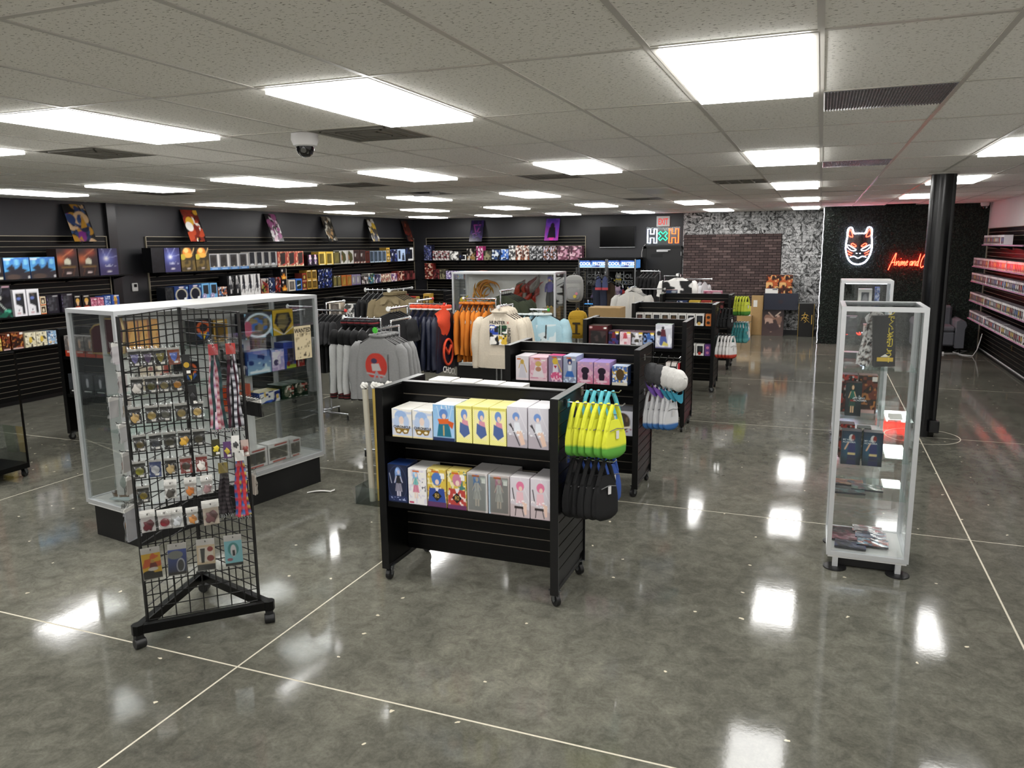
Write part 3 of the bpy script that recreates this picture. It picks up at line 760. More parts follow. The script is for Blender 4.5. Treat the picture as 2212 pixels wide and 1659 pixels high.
half = [(0,-.385),(.12,-.35),(.2,-.25),(.25,-.08),(.25,.08),(.235,.2),(.235,.33),(.2,.385),(.15,.375),(.11,.27),(.05,.265)]
fox = sm(half+mir(half[1:])[::-1][0:], 4)
part(t, 'backing', MB().add([(x*1.04, .02, z*1.04) for x, z in fox[::2]], [tuple(range(len(fox[::2])))]), M_acrylic)
ntube(t, fox, N_white, .015, name='outline_tube')
for sg in (1, -1):
    q = lambda P: [(sg*x, z) for x, z in P]
    ntube(t, q(sm([(.13,.19),(.215,.23),(.2,.34),(.165,.31)], 4)), N_red, .008, name='ear_tube')
    ntube(t, q(sm([(.05,.0),(.12,.055),(.15,.03),(.09,-.015)], 4)), N_red, .008, name='brow_tube')
    ntube(t, q(sm([(.05,-.075),(.12,-.03),(.2,.02),(.235,.0),(.16,-.08),(.09,-.1)], 4)), N_white, .008, name='eye_tube')
    ntube(t, q(sm([(.12,-.15),(.17,-.13),(.21,-.1)], 4, False)), N_red, .008, False, 'whisker_tube')
    ntube(t, q(sm([(.13,-.2),(.17,-.18),(.2,-.16)], 4, False)), N_red, .007, False, 'whisker_tube')
    ntube(t, q([(.02,-.155),(.045,-.15)]), N_white, .008, False, 'nose_tube')
mo = sm([(-.16,-.235),(-.08,-.215),(0,-.255),(.08,-.215),(.16,-.235)], 4, False)
ntube(t, mo, N_white, .009, False, 'mouth_tube')
t = thing('neon_sign', 'red neon script sign on hedge wall, partly behind the column', 'neon sign', (1.40, YG-.06, 1.66))
t.scale = (.80, 1, 1.04)
def stroke(P): ntube(t, sm([(x, z) for x, z in P], 4, False), N_red, .0085, False, 'script_tube')
S = lambda P, ox: stroke([(ox+x+z*.18, z) for x, z in P])
S([(-.01,-.05),(.03,.1),(.085,.27),(.1,.26),(.1,.12),(.115,.04)], 0); S([(.03,.09),(.07,.105),(.13,.1)], 0)      # A
S([(.0,.13),(.0,.04),(.02,.1),(.05,.125),(.055,.05),(.07,.04)], .15)                                               # n
S([(.0,.12),(.0,.05),(.015,.04)], .235); S([(.0,.175),(.004,.18)], .235)                                           # i
S([(.0,.13),(.0,.04),(.015,.1),(.035,.12),(.04,.05),(.055,.1),(.075,.12),(.08,.05),(.095,.04)], .265)              # m
S([(.0,.08),(.04,.1),(.03,.13),(.0,.1),(.01,.05),(.05,.055)], .37)                                                 # e
S([(.05,.12),(.01,.11),(.01,.05),(.04,.06),(.05,.12),(.05,.05),(.065,.045)], .465)                                 # a
S([(.0,.13),(.0,.04),(.02,.1),(.05,.125),(.055,.05),(.07,.04)], .535)                                              # n
S([(.05,.12),(.01,.11),(.01,.05),(.04,.06),(.06,.27),(.05,.05),(.065,.045)], .61)                                  # d
S([(.11,.24),(.07,.27),(.02,.2),(.0,.08),(.03,.0),(.08,.03)], .72)                                                 # C
t = thing('exit_sign', 'white exit sign with red letters above the neon letters', 'sign', (-3.66, YB-.03, 2.75))
part(t, 'housing', box(-.165, .165, -.02, .03, -.125, .125), M_white, bevel=.006)
part(t, 'lettering', textmesh('EXIT', .2, neon('exit', '#e02a22', .35), .004, .001), M_white, (0, -.022, -.015), FRONT).scale = (.6, 1.05, 1)
t = thing('television', 'black flat television on the charcoal back wall', 'television', (-4.82, YB, 2.12))
part(t, 'bezel', box(-.465, .465, -.06, -.02, 0, .53), M_rubber, bevel=.004)
part(t, 'screen', box(-.455, .455, -.062, -.058, .012, .52), mat('tv_screen', '#030304', .12, spec=.15))
part(t, 'chin', box(-.465, .465, -.064, -.056, -.004, .006), M_alu); part(t, 'wall_bracket', box(-.2, .2, -.02, -.004, .1, .4), M_rubber)

# ================================================================== PRINTED CARTONS
def fig(cx, hair, top, bot, leg='#ecd3c4', y=.74, s=1., lean=.0):
    """faceless colour shapes that read as a generic figure print"""
    def lt(c, k): v = [int(c[i:i+2], 16) for i in (1, 3, 5)]; return '#%02x%02x%02x' % tuple(max(0, min(255, int(a*k))) for a in v)
    return [('p', [(cx-.15*s, y-.04*s), (cx-.2*s, y-.34*s), (cx-.1*s, y-.3*s), (cx-.04*s, y)], lt(hair, .8)), ('p', [(cx+.12*s, y-.04*s), (cx+.2*s, y-.3*s), (cx+.1*s, y-.28*s)], lt(hair, .85)),
            ('e', cx-.02, y-.06*s, .15*s, .15*s, hair), ('e', cx-.06*s, y+.01*s, .06*s, .05*s, lt(hair, 1.25)), ('e', cx+.015, y-.04*s, .07*s, .06*s, leg),
            ('p', [(cx-.09*s, y-.12*s), (cx+.1*s, y-.12*s), (cx+.14*s+lean, y-.36*s), (cx-.13*s+lean, y-.36*s)], top),
            ('p', [(cx-.12*s+lean, y-.33*s), (cx+.13*s+lean, y-.33*s), (cx+.2*s+lean, y-.55*s), (cx-.18*s+lean, y-.55*s)], bot),
            ('l', cx-.02*s, y-.14*s, cx+lean, y-.36*s, .02*s, lt(top, .7)), ('l', cx-.08*s+lean, y-.36*s, cx-.12*s+lean, y-.54*s, .02*s, lt(bot, .75)), ('l', cx+.05*s+lean, y-.36*s, cx+.09*s+lean, y-.54*s, .02*s, lt(bot, .75)),
            ('r', cx-.09*s+lean, y-.72*s, cx-.01*s+lean, y-.54*s, leg), ('r', cx+.03*s+lean, y-.72*s, cx+.11*s+lean, y-.54*s, leg),
            ('l', cx-.1*s, y-.16*s, cx-.2*s, y-.32*s, .05*s, leg), ('l', cx+.1*s, y-.16*s, cx+.2*s, y-.3*s, .05*s, leg)]
def win(frame, glass, x0=.14, y0=.1, x1=.86, y1=.88, extra=()):
    return [('bg', frame), ('r', x0, y0, x1, y1, glass)]+list(extra)
def fx(*a): return list(a)
ST = [('r', .66, .84, .9, .9, '#f4f2ea'), ('r', .25, .9, .6, .95, '#d2691e')]      # price sticker and orange strip
D = {}                                                                             # key: (words, art, side, top)
def dz(k, words, ops, side='#222226', top='#3a3a40'): D[k] = (words, ops, side, top)
# -- nearest gondola
dz('mask', 'white figure box with pale blue shapes and gold band', [('grad', '#ece9e2', '#dcdce2'), ('n', 5, '#c9d2e6', .6), ('e', .45, .74, .3, .2, '#9cb8e2'), ('e', .25, .55, .14, .2, '#b7c9e6'), ('e', .72, .55, .14, .2, '#b7c9e6'), ('e', .48, .6, .12, .14, '#ead4c8'), ('p', [(.12,.32),(.88,.32),(.78,.14),(.6,.12),(.5,.2),(.4,.12),(.22,.14)], '#8a6a1e'), ('e', .33, .22, .09, .045, '#efe8d2'), ('e', .67, .22, .09, .045, '#efe8d2'), ('r', 0, 0, 1, .06, '#e8d9a8')], '#e9e6dd', '#efece4')
dz('coat', 'blue figure box with orange scarf and teal coat print', [('grad', '#8dbbe6', '#a9cdee'), ('l', .2, .95, .45, .2, .02, '#dbe9f6'), ('l', .9, .95, .6, .2, .02, '#dbe9f6')]+[('e', .5, .74, .2, .14, '#5f86c6'), ('e', .52, .68, .09, .07, '#ecd0c0'), ('p', [(.3,.6),(.72,.6),(.86,.12),(.18,.12)], '#1f6f86'), ('p', [(.22,.6),(.74,.62),(.72,.48),(.3,.46)], '#d9652a'), ('p', [(.7,.58),(.98,.52),(.9,.34),(.74,.44)], '#cf5a26'), ('l', .5, .42, .5, .16, .05, '#d8b46a'), ('r', 0, 0, 1, .1, '#23345f'), ('n', 16, '#e8eef8', .8, (0, .88, 1, .98))], '#a9c2dd', '#eceae6')
dz('gingham', 'yellow gingham figure box with blue dress print', [('bg', '#f2ea6e'), ('chk', 18, '#fbf7b8', (0, 0, 1, 1)), ('p', [(.14,.16),(.86,.1),(.9,.9),(.1,.9)], '#f6eeb0')]+[('e', .52, .76, .2, .14, '#6f93cf'), ('e', .56, .7, .1, .07, '#eecfbe'), ('p', [(.4,.63),(.74,.6),(.78,.46),(.36,.46)], '#d995a6'), ('p', [(.26,.56),(.5,.5),(.78,.46),(.86,.26),(.5,.14),(.22,.28)], '#51679c'), ('r', .04, .92, .96, .98, '#ded46a')], '#f0e985', '#f3eda2')
dz('seat', 'pale lilac figure box with seated blue and white print', [('grad', '#d9d6de', '#c3bfc9'), ('l', .5, 1, 1, .4, .02, '#e9e7ee'), ('p', [(0,0),(1,0),(1,.2),(0,.34)], '#b3aab3'), ('l', .18, .58, .62, .06, .05, '#1f1c22'), ('l', .12, .56, .3, .46, .05, '#1f1c22'), ('e', .45, .76, .17, .1, '#6f93cf'), ('e', .47, .71, .08, .05, '#eccfc0'), ('p', [(.36,.62),(.6,.62),(.7,.4),(.36,.38)], '#e7ebf3'), ('p', [(.4,.4),(.72,.42),(.9,.1),(.7,.06),(.55,.3)], '#e6c6b4'), ('n', 14, '#f6f6fa', .72, (.05, .3, .85, .44))], '#d8d3da', '#f0eef1')
dz('seatpink', 'pale lilac figure box with seated pink print', [('grad', '#dcd6de', '#cbc4cb'), ('l', .5, 1, 1, .4, .02, '#ece9ee'), ('p', [(0,0),(1,0),(1,.2),(0,.34)], '#c3b3b6'), ('l', .12, .72, .22, .42, .05, '#1f1c22'), ('r', .22, .22, .7, .28, '#241a1c'), ('l', .3, .22, .26, .04, .04, '#241a1c'), ('l', .62, .22, .7, .04, .04, '#241a1c'), ('e', .52, .78, .2, .12, '#e07a9e'), ('e', .54, .72, .09, .06, '#eecfc2'), ('p', [(.34,.64),(.66,.64),(.72,.36),(.3,.36)], '#e9bfc8'), ('p', [(.62,.4),(.86,.36),(.84,.08),(.74,.08)], '#e8c8b8'), ('n', 14, '#fbf4f6', .72, (.05, .3, .9, .44))], '#dcd3d8', '#f0ecee')
dz('navy', 'navy blue figure box with silver grey print', [('bg', '#1b2440'), ('ring', .5, .5, .48, .47, .96, '#39456e')]+fig(.55, '#7f9fd6', '#26262e', '#8d8a9c', '#c9c4d6', .84, 1.0)+[('r', .04, .03, .96, .17, '#24315c'), ('n', 16, '#aab6dc', .72, (.1, .06, .9, .14)), ('l', .2, .5, .1, .75, .03, '#c5cbe0')], '#1e2c52', '#233a6e')
dz('candy', 'white figure box with pink and mint print', [('bg', '#f0eded'), ('n', 8, '#dcd8e4', .7)]+fig(.42, '#8fb4dc', '#7cc0bd', '#d98aa2', '#eed6c8', .86, .95)+[('n', 12, '#4a4a58', .78, (.6, .3, .95, .85)), ('r', .05, .03, .3, .08, '#c2436a')]+ST, '#efecec', '#f2f0ee')
dz('kimono_blue', 'yellow figure box with blue robe print', [('bg', '#d9bd4e'), ('n', 7, '#b5843a', .62), ('n', 9, '#efe2b0', .7), ('e', .5, .74, .26, .17, '#4f78bd'), ('e', .52, .66, .1, .07, '#edd2c2'), ('p', [(.12,.5),(.88,.5),(1,0),(0,0)], '#2f4a96'), ('p', [(.4,.52),(.62,.52),(.5,.36)], '#e7e2ea'), ('r', .0, .0, 1, .14, '#5d3560')]+ST, '#d3bb60', '#e2cf7a')
dz('kimono_red', 'yellow figure box with red robe print', [('bg', '#d9bd4e'), ('n', 7, '#4d7d76', .66), ('n', 9, '#efe2b0', .7), ('e', .52, .76, .24, .16, '#c9809c'), ('e', .54, .68, .1, .07, '#edd2c2'), ('p', [(.08,.54),(.92,.5),(1,0),(0,0)], '#b8433c'), ('n', 8, '#efd9d2', .74, (.05, .05, .95, .5)), ('p', [(.4,.54),(.64,.54),(.5,.38)], '#e7e2ea'), ('r', .0, .0, 1, .12, '#6d3560')]+ST, '#d3bb60', '#e2cf7a')
dz('statue_blue', 'grey window figure box with blue haired statuette', [('grad', '#bdb6b4', '#a89f9c'), ('r', .88, 0, 1, 1, '#d5d0d0')]+fig(.48, '#6f97d4', '#e0d6d2', '#d8cdc8', '#e6cfc0', .88, 1.0)+ST, '#cac4c2', '#d3cfcd')
dz('statue_pink', 'grey window figure box with pink haired statuette', [('grad', '#bdb2b0', '#a89a97'), ('r', 0, 0, .1, 1, '#b7c7d8')]+fig(.5, '#e096ac', '#e6dcd8', '#dccfc9', '#e8d0c2', .88, 1.0)+ST, '#cac2c0', '#d3cfcd')
# -- second gondola
dz('gown', 'white figure box with gold haired gown print', [('grad', '#ece6ea', '#e2dbe2')]+[('p', [(.4,.7),(.62,.7),(.82,.1),(.2,.1)], '#d3cfd8'), ('e', .5, .76, .14, .1, '#c9a64a'), ('l', .62, .7, .84, .34, .06, '#c9a64a'), ('l', .36, .7, .24, .5, .05, '#c9a64a'), ('r', .0, .02, 1, .1, '#f1e0e4')]+[('r', .1, .84, .4, .9, '#d2691e')], '#e8e0e4', '#efe8ee')
dz('rose', 'pink figure box with pale gown print', [('grad', '#e3b4c4', '#d894ac'), ('n', 7, '#ecc9d4', .62), ('p', [(.34,.66),(.66,.66),(.84,.16),(.16,.16)], '#e6dbe0'), ('e', .5, .72, .17, .11, '#cfb169'), ('e', .5, .5, .16, .1, '#b9846a'), ('r', 0, 0, 1, .1, '#e9ccd4')]+ST, '#e6bccb', '#efd0da')
dz('magenta', 'lilac figure box with yellow hair and pink lower print', [('grad', '#8f88a2', '#9b7e9a'), ('e', .48, .78, .2, .12, '#d8b944'), ('l', .6, .8, .94, .4, .06, '#d8b944'), ('p', [(.34,.66),(.64,.66),(.72,.34),(.3,.34)], '#ddd9e2'), ('p', [(.36,.62),(.62,.62),(.5,.5)], '#b83a4a'), ('e', .55, .22, .4, .16, '#d35a86'), ('n', 9, '#f0c9d8', .66, (.2, .02, 1, .36))]+ST, '#8f7f9c', '#d95a8c')
dz('sailorblue', 'grey blue figure box with navy hair and blue skirt print', [('grad', '#a6adc2', '#8f98b4'), ('e', .5, .8, .17, .12, '#2c3a6e'), ('e', .5, .75, .08, .05, '#eccfc0'), ('p', [(.36,.66),(.66,.66),(.62,.44),(.4,.44)], '#dfe4ee'), ('p', [(.3,.44),(.7,.44),(.86,.22),(.14,.22)], '#3a6cb8'), ('n', 9, '#cfe0f2', .62, (0, 0, 1, .22))]+ST, '#9fa9c4', '#cdd6ea')
dz('cat', 'pink carton with a dark rounded silhouette', [('grad', '#c6a6cc', '#d67a94'), ('n', 9, '#e0b4c6', .66), ('e', .5, .6, .25, .16, '#2c2130'), ('e', .5, .34, .18, .22, '#2c2130'), ('e', .5, .13, .36, .05, '#e9c8d6')], '#b595c8', '#a58fcf')
dz('goldblue', 'blue and gold figure box with dark window', [('bg', '#4f6fae'), ('n', 7, '#d8b455', .6), ('n', 9, '#e6ebf4', .68), ('e', .52, .56, .26, .3, '#574428'), ('r', 0, 0, 1, .16, '#d8d3c6')], '#5a76b2', '#c9d6ea')
dz('roundwin', 'silver grey carton with a large round dark window', [('grad', '#cfcfd8', '#b9bac6'), ('e', .5, .55, .37, .36, '#4a3f34'), ('n', 6, '#77654c', .66, (.25, .35, .75, .75)), ('l', .3, .28, .85, .36, .08, '#efe7d6'), ('n', 9, '#8a4a5a', .74, (.4, .05, 1, .3))], '#b9bac4', '#8f9098')
# -- third and fourth gondola
dz('maroonwin', 'maroon carton with a large black window', win('#3c1518', '#1d1a1b', .1, .08, .9, .74, [('n', 6, '#3f3232', .7, (.12, .1, .88, .72)), ('r', 0, .78, 1, 1, '#55191e'), ('r', .78, .84, .92, .92, '#eceae6'), ('e', .12, .9, .08, .05, '#c9a8a8')]), '#331315', '#6a5a54')
for k, (nm, c1, c2, c3) in {'duskred': ('black figure box with dark red and violet print', '#1c1622', '#6e1f28', '#3a3470'), 'pinkpale': ('pale pink figure box with red print', '#d9b9c2', '#b94a55', '#e9d6da'), 'greypale': ('pale grey figure box with white print', '#b4b4bc', '#e6e4e6', '#4a463e'), 'nightblue': ('navy figure box with light blue print', '#161a30', '#3d62a6', '#7d97c6')}.items():
    dz(k, nm, [('bg', c1), ('n', 5, c3, .62)]+fig(.5, c2, c2, c3, c2, .86, .95)+[('r', .62, .86, .96, .98, '#e4c33a'), ('r', .68, .8, .92, .88, '#f2efe6')], c1, '#8a6e78')
dz('tallpale', 'tall pale grey box with robed red and blue print', [('grad', '#c9cad2', '#b9bac6'), ('n', 5, '#dfe0e6', .6), ('e', .45, .84, .08, .06, '#1c1a22'), ('p', [(.34,.78),(.58,.78),(.66,.46),(.3,.46)], '#5e2c34'), ('p', [(.3,.5),(.64,.5),(.76,.12),(.24,.12)], '#4d5c98'), ('p', [(.5,.3),(.76,.2),(.76,.12),(.4,.12)], '#c9bb62'), ('e', .22, .62, .13, .1, '#2a2730'), ('l', .1, .3, .3, .1, .06, '#e9e9ee'), ('r', 0, .0, 1, .06, '#54527a')], '#6d6a78', '#c9d8d0')
dz('redwinbox', 'red and white carton with a black window', win('#d8d2cc', '#1a1a1e', .1, .16, .8, .84, [('r', .84, 0, 1, 1, '#a8222a'), ('r', 0, 0, 1, .1, '#a8222a'), ('e', .5, .5, .2, .2, '#44454c'), ('l', .4, .3, .62, .66, .06, '#77787e')]), '#9c2028', '#c9b9b2')
for k, gl in enumerate(('#5a3a36', '#5b4c30', '#33343c', '#5d4a36', '#57442c', '#4f4438', '#2f3036', '#34363c')):
    dz('ww%d' % k, 'white carton with a rounded dark window', [('bg', '#e9e7e3'), ('r', .14, .22, .86, .84, '#17171a'), ('e', .5, .6, .26, .2, gl), ('e', .45, .2, .2, .14, ('#e3a23c', '#9aa4ac', '#b83a30', '#d8b060')[k % 4]), ('r', 0, 0, .08, 1, '#f6f4f0')], '#e3e1dc', '#d9d6d0')
dz('orange2', 'orange carton with two dark round prints', [('bg', '#c8743a'), ('e', .5, .72, .3, .13, '#33281f'), ('e', .5, .28, .3, .13, '#33281f')], '#b9672f', '#c97a40')
dz('purple2', 'purple carton with pink prints', [('bg', '#6a4286'), ('e', .5, .72, .26, .12, '#c77aa2'), ('e', .5, .28, .26, .12, '#c77aa2')], '#5d3a78', '#6a4286')
# -- walls
dz('black', 'plain black carton', [('bg', '#0c0c10'), ('n', 7, '#15151c', .6)], '#0a0a0d', '#101014')
dz('burst', 'indigo carton with a white starburst', [('grad', '#2a2756', '#3a3762'), ('glow', .38, .62, .5, .34, '#6f78c8'), ('l', .38, .62, .7, .98, .02, '#b7bdf0'), ('l', .38, .62, .2, 1, .02, '#b7bdf0'), ('l', .38, .62, .95, .7, .015, '#b7bdf0'), ('glow', .38, .62, .15, .1, '#ffffff'), ('n', 14, '#b9bad2', .72, (.2, .32, .9, .42)), ('r', .4, .12, .6, .17, '#d9d3da')], '#252349', '#33305a')
dz('golddragon', 'black carton with glowing orange shape over olive base', [('grad', '#1c1812', '#4a3e26'), ('n', 6, '#6d5a30', .6, (0, 0, 1, .45)), ('e', .45, .78, .3, .2, '#d9802a'), ('e', .5, .66, .28, .1, '#e8a84a'), ('e', .4, .86, .16, .1, '#f3c878'), ('e', .15, .6, .18, .12, '#b5a238'), ('l', .75, .7, .95, .96, .05, '#e0b87a'), ('e', .5, .12, .2, .06, '#17130f'), ('r', .4, .11, .6, .15, '#d8c9c0')], '#2a2418', '#1c1914')
dz('sky', 'wide sky blue carton with a dark winged shape', [('grad', '#3f78cf', '#59b4da'), ('n', 5, '#7fc6e6', .62, (0, .5, 1, 1)), ('p', [(0,0),(1,0),(1,.38),(.6,.3),(.3,.42),(0,.34)], '#2c2a30'), ('p', [(.1,.5),(.35,.7),(.45,.45),(.6,.6),(.72,.86),(.7,.5),(.9,.4),(.5,.22),(.3,.3)], '#23252e'), ('e', .35, .12, .26, .12, '#4d403a'), ('r', .02, .86, .3, .94, '#e9eef6'), ('r', .9, .04, .97, .16, '#e6e6e6')], '#2b4a7c', '#3a5f9a')
dz('flame_egg', 'dark brown carton with orange flames and a pale oval', [('grad', '#2c1e1c', '#211c1a'), ('glow', .2, .62, .3, .2, '#c2643a'), ('glow', .62, .84, .3, .16, '#a8452c'), ('e', .5, .52, .15, .13, '#d6d3bd'), ('l', .3, .7, .8, .95, .04, '#c87a50'), ('p', [(.2,.36),(.4,.46),(.66,.42),(.8,.3),(.5,.34)], '#1a1410'), ('r', .2, .33, .86, .38, '#8a6a34'), ('l', .3, .3, .2, .06, .02, '#7a4a30'), ('l', .8, .3, .72, .06, .02, '#7a4a30'), ('r', .42, .12, .62, .17, '#d8c4c0')], '#241a18', '#1c1616')
dz('greypanel', 'dark grey carton with a pale side panel', win('#1e1c1e', '#8b8b8e', .2, .35, .7, .95, [('r', .3, .05, .9, .14, '#d8d8c8')]), '#1c1a1c', '#2a282a')
dz('nightgreen', 'tall black carton with pale strokes and green corner', [('bg', '#16151a'), ('n', 6, '#2a2932', .55), ('l', .3, .95, .45, .7, .02, '#8d8d98'), ('l', .6, .95, .5, .72, .02, '#8d8d98'), ('e', .42, .62, .12, .06, '#bcbcb8'), ('l', .35, .5, .7, .24, .04, '#c9d2cc'), ('e', .76, .2, .16, .06, '#4fb090'), ('n', 9, '#1f5a48', .55, (.3, 0, 1, .2)), ('r', .6, .93, .95, .97, '#d0a8b4')], '#121216', '#1c1c22')
dz('whitewin', 'tall white carton with an angular dark window', [('bg', '#e9e7ec'), ('p', [(.2,.86),(.82,.86),(.82,.1),(.62,.1),(.62,.36),(.2,.46)], '#2a2a2e'), ('e', .42, .66, .16, .05, '#6d7fc0'), ('n', 6, '#5a5048', .66, (.24, .7, .78, .85)), ('r', .22, .1, .5, .15, '#b0606a'), ('n', 10, '#44424a', .66, (.2, .2, .5, .3))], '#dedce2', '#e6e4ea')
dz('orangewin_s', 'small cream and orange carton with a dark window', win('#e8d8b8', '#4c3a2a', .12, .2, .84, .86, [('e', .45, .45, .2, .2, '#d8cbb0'), ('r', 0, 0, 1, .14, '#cc6a3a')]), '#d8a070', '#e8cfa8')
dz('darkwin', 'black violet carton with a smoky window', win('#1b1722', '#2d2c32', .16, .14, .8, .86, [('n', 6, '#4a4a50', .6, (.16, .14, .8, .86)), ('n', 10, '#6a5f80', .7, (0, .1, .12, .9)), ('r', .5, .9, .9, .95, '#cfcfd2')]), '#1a1620', '#262230')
dz('blackgold', 'black carton with gold haired bust print', [('bg', '#121114'), ('e', .5, .62, .24, .16, '#d8a94e'), ('e', .5, .48, .15, .14, '#e0b48c'), ('p', [(.2,.3),(.8,.3),(.9,0),(.1,0)], '#b5482a'), ('r', .2, .86, .8, .92, '#d6d0c4')], '#121114', '#1a191c')
dz('pinkbox', 'pink carton with white and red print', [('bg', '#c96a86'), ('n', 5, '#e8a8bc', .55), ('n', 7, '#8e2f48', .66), ('r', .5, .84, .95, .94, '#f0e2e6')], '#b55a76', '#c9839a')
dz('bluewhite', 'blue carton with white and navy print', [('bg', '#3d5fb0'), ('n', 5, '#8ea6d8', .55), ('n', 7, '#1f2c5a', .6), ('n', 8, '#e4e8f2', .72), ('r', .4, .86, .95, .95, '#c9d4ee')], '#2f4f9a', '#4c6cba')
dz('bluegold', 'blue carton with a golden figure print', [('bg', '#2f55a8')]+fig(.5, '#d8a23c', '#d8a23c', '#a8762a', '#e8c070', .9, 1.1)+[('r', .4, .88, .95, .96, '#e0e4ee')], '#284a94', '#3a60b4')
dz('yellowc', 'yellow carton with red top', [('bg', '#d8c46a'), ('n', 6, '#8a5a34', .6), ('r', 0, .85, 1, 1, '#a83a30')], '#c9b45a', '#a83a30')
dz('rust', 'rust red carton with dark window', [('bg', '#6d2f1e'), ('n', 5, '#2c1812', .5), ('n', 7, '#b9763c', .72), ('r', .1, .0, .9, .1, '#d8b4ae'), ('r', .7, .84, .96, .96, '#efe9e2')], '#5d2618', '#8a5a44')
dz('cream', 'cream carton with dark and gold print', [('bg', '#d9cfae'), ('n', 6, '#3f3a34', .55), ('n', 8, '#e9e2c9', .6), ('e', .5, .5, .14, .2, '#d6b548')], '#c9bf9e', '#d0c8b0')
dz('bluecol', 'light blue carton with mixed colour print', [('bg', '#8fb0cf'), ('n', 6, '#2f3f66', .58), ('n', 7, '#d8a94a', .74), ('n', 9, '#eef0f2', .7)], '#6d8fb4', '#a8c2d8')
dz('greyband', 'grey window carton with a blue base band', win('#b9b9be', '#3a3836', .06, .2, .74, .94, [('e', .4, .62, .22, .2, '#2a2624'), ('r', .8, .2, .9, .96, '#dcd6cf'), ('r', 0, 0, 1, .17, '#4f86c4'), ('r', .2, .06, .76, .11, '#c6dcf0'), ('p', [(.3,.18),(.55,.18),(.42,.26)], '#d8c9a4')]), '#a9a5a2', '#8f8c8a')
dz('silverwin', 'silver edged carton with a black window', win('#c4c2c0', '#22242a', .1, .2, .76, .96, [('l', .2, .7, .6, .4, .05, '#3c3f46'), ('e', .42, .24, .28, .05, '#dfe3e6'), ('r', 0, 0, 1, .14, '#23262a'), ('r', .16, .05, .8, .1, '#cfd6d2')]), '#b5b2ac', '#a8a6a2')
dz('blueoval', 'dark blue carton with a pale ringed oval window', [('grad', '#1d3468', '#223c78'), ('ring', .5, .42, .4, .42, .84, '#c9c2a8'), ('e', .5, .42, .33, .35, '#171a26'), ('r', .36, .88, .66, .95, '#e9d8dc'), ('e', .9, .86, .07, .07, '#8fb8d8'), ('e', .75, .16, .1, .08, '#dfe2ea')], '#1a2c58', '#26407a')
dz('darkoval', 'near black carton with a faint oval window', [('bg', '#0f1218'), ('ring', .5, .45, .4, .42, .9, '#4a4a44'), ('e', .5, .45, .3, .34, '#1b1d20'), ('n', 6, '#2f3236', .66)], '#0d0f14', '#15181e')
dz('cyanwin', 'sky blue carton with a dark window', win('#6fa9d6', '#2b2d32', .2, .3, .86, .88, [('e', .32, .2, .28, .16, '#cfc6de'), ('ring', .3, .2, .22, .14, .6, '#6a5f9a')]), '#4f8fc4', '#5a98cc')
dz('orangesm', 'orange and blue low carton', [('bg', '#b56a44'), ('n', 5, '#3f6a96', .6), ('n', 6, '#2a221e', .6), ('n', 8, '#e8ddd0', .72)], '#8a4f34', '#1a1818')
dz('blackfig', 'black carton with white haired grey print', [('bg', '#121214')]+fig(.5, '#c9c9ca', '#8f8f92', '#3a3a3e', '#d8d6d4', .92, 1.05)+[('n', 12, '#c9c9c9', .74, (.7, .3, 1, .95))], '#101012', '#18181a')
dz('whitefig', 'white carton with a leaping dark print', [('bg', '#eceaea')]+fig(.48, '#2a2a32', '#23242c', '#2c2d36', '#4a4440', .92, 1.1, .03)+[('l', .3, .5, .1, .2, .1, '#23242c'), ('n', 12, '#8f8f90', .78, (.6, .05, 1, .5))], '#dddbdb', '#e9e7e7')
dz('redyellow', 'red and olive carton', [('grad', '#c9c4c0', '#a8562e'), ('e', .4, .36, .3, .3, '#8a8a3c'), ('p', [(.1,.9),(.9,.6),(.8,.1),(.5,.3)], '#8e2a22'), ('n', 7, '#241c1a', .68)], '#6d2a20', '#9a9088')
dz('bluefig', 'navy and white patterned carton', [('bg', '#24335c'), ('n', 5, '#dfe2ea', .6), ('n', 7, '#101830', .58)], '#1c2848', '#2a3a66')
dz('redfig', 'dark red and grey patterned carton', [('bg', '#5a1f1c'), ('n', 5, '#d0c4c0', .62), ('n', 7, '#1a1212', .56), ('n', 6, '#b5382c', .7)], '#3a1614', '#4a1c1a')
dz('flame', 'black carton with an orange flame', [('bg', '#121216'), ('p', [(.2,.1),(.8,.1),(.95,.3),(.7,.34),(.66,.6),(.5,.4),(.4,.62),(.34,.36),(.1,.4)], '#e08a2a'), ('e', .5, .2, .18, .1, '#f3c25a'), ('e', .3, .8, .12, .1, '#e0d8d0'), ('r', .88, .04, .97, .96, '#d8cbb8')], '#101014', '#2a2622')
dz('redwin', 'salmon red carton with a slanted dark window', [('bg', '#c0574c'), ('n', 6, '#e8b08c', .6), ('p', [(.3,.86),(.9,.94),(.86,.24),(.34,.12)], '#3a302c'), ('r', 0, 0, 1, .08, '#dcc79a'), ('n', 8, '#e9dcc0', .7, (0, 0, 1, .24))], '#a8483f', '#b55a50')
dz('pinkfig', 'black carton with pink and white figure print', [('bg', '#141018')]+fig(.5, '#d98ab4', '#e8dfe6', '#a88ab0', '#f0e4e8', .95, 1.15)+[('n', 8, '#4a3a54', .7)], '#121016', '#1a161e')
dz('yellowwin', 'yellow framed carton with an olive window', win('#d9b548', '#5f5222', .12, .12, .72, .84, [('p', [(.2,.2),(.6,.8),(.7,.3)], '#6f6030'), ('r', .8, .1, .92, .9, '#f0dc8a'), ('r', .1, .0, .8, .08, '#e9e2c4')]), '#b5923a', '#c9a43e')
dz('olivewin', 'olive window carton with white trim', win('#3a3626', '#6a6136', .1, .1, .8, .88, [('p', [(.2,.2),(.6,.84),(.74,.3)], '#7d7342'), ('n', 8, '#e6e2d2', .66, (0, .86, 1, 1)), ('r', 0, .0, 1, .06, '#dedac8')]), '#35321f', '#4a4630')
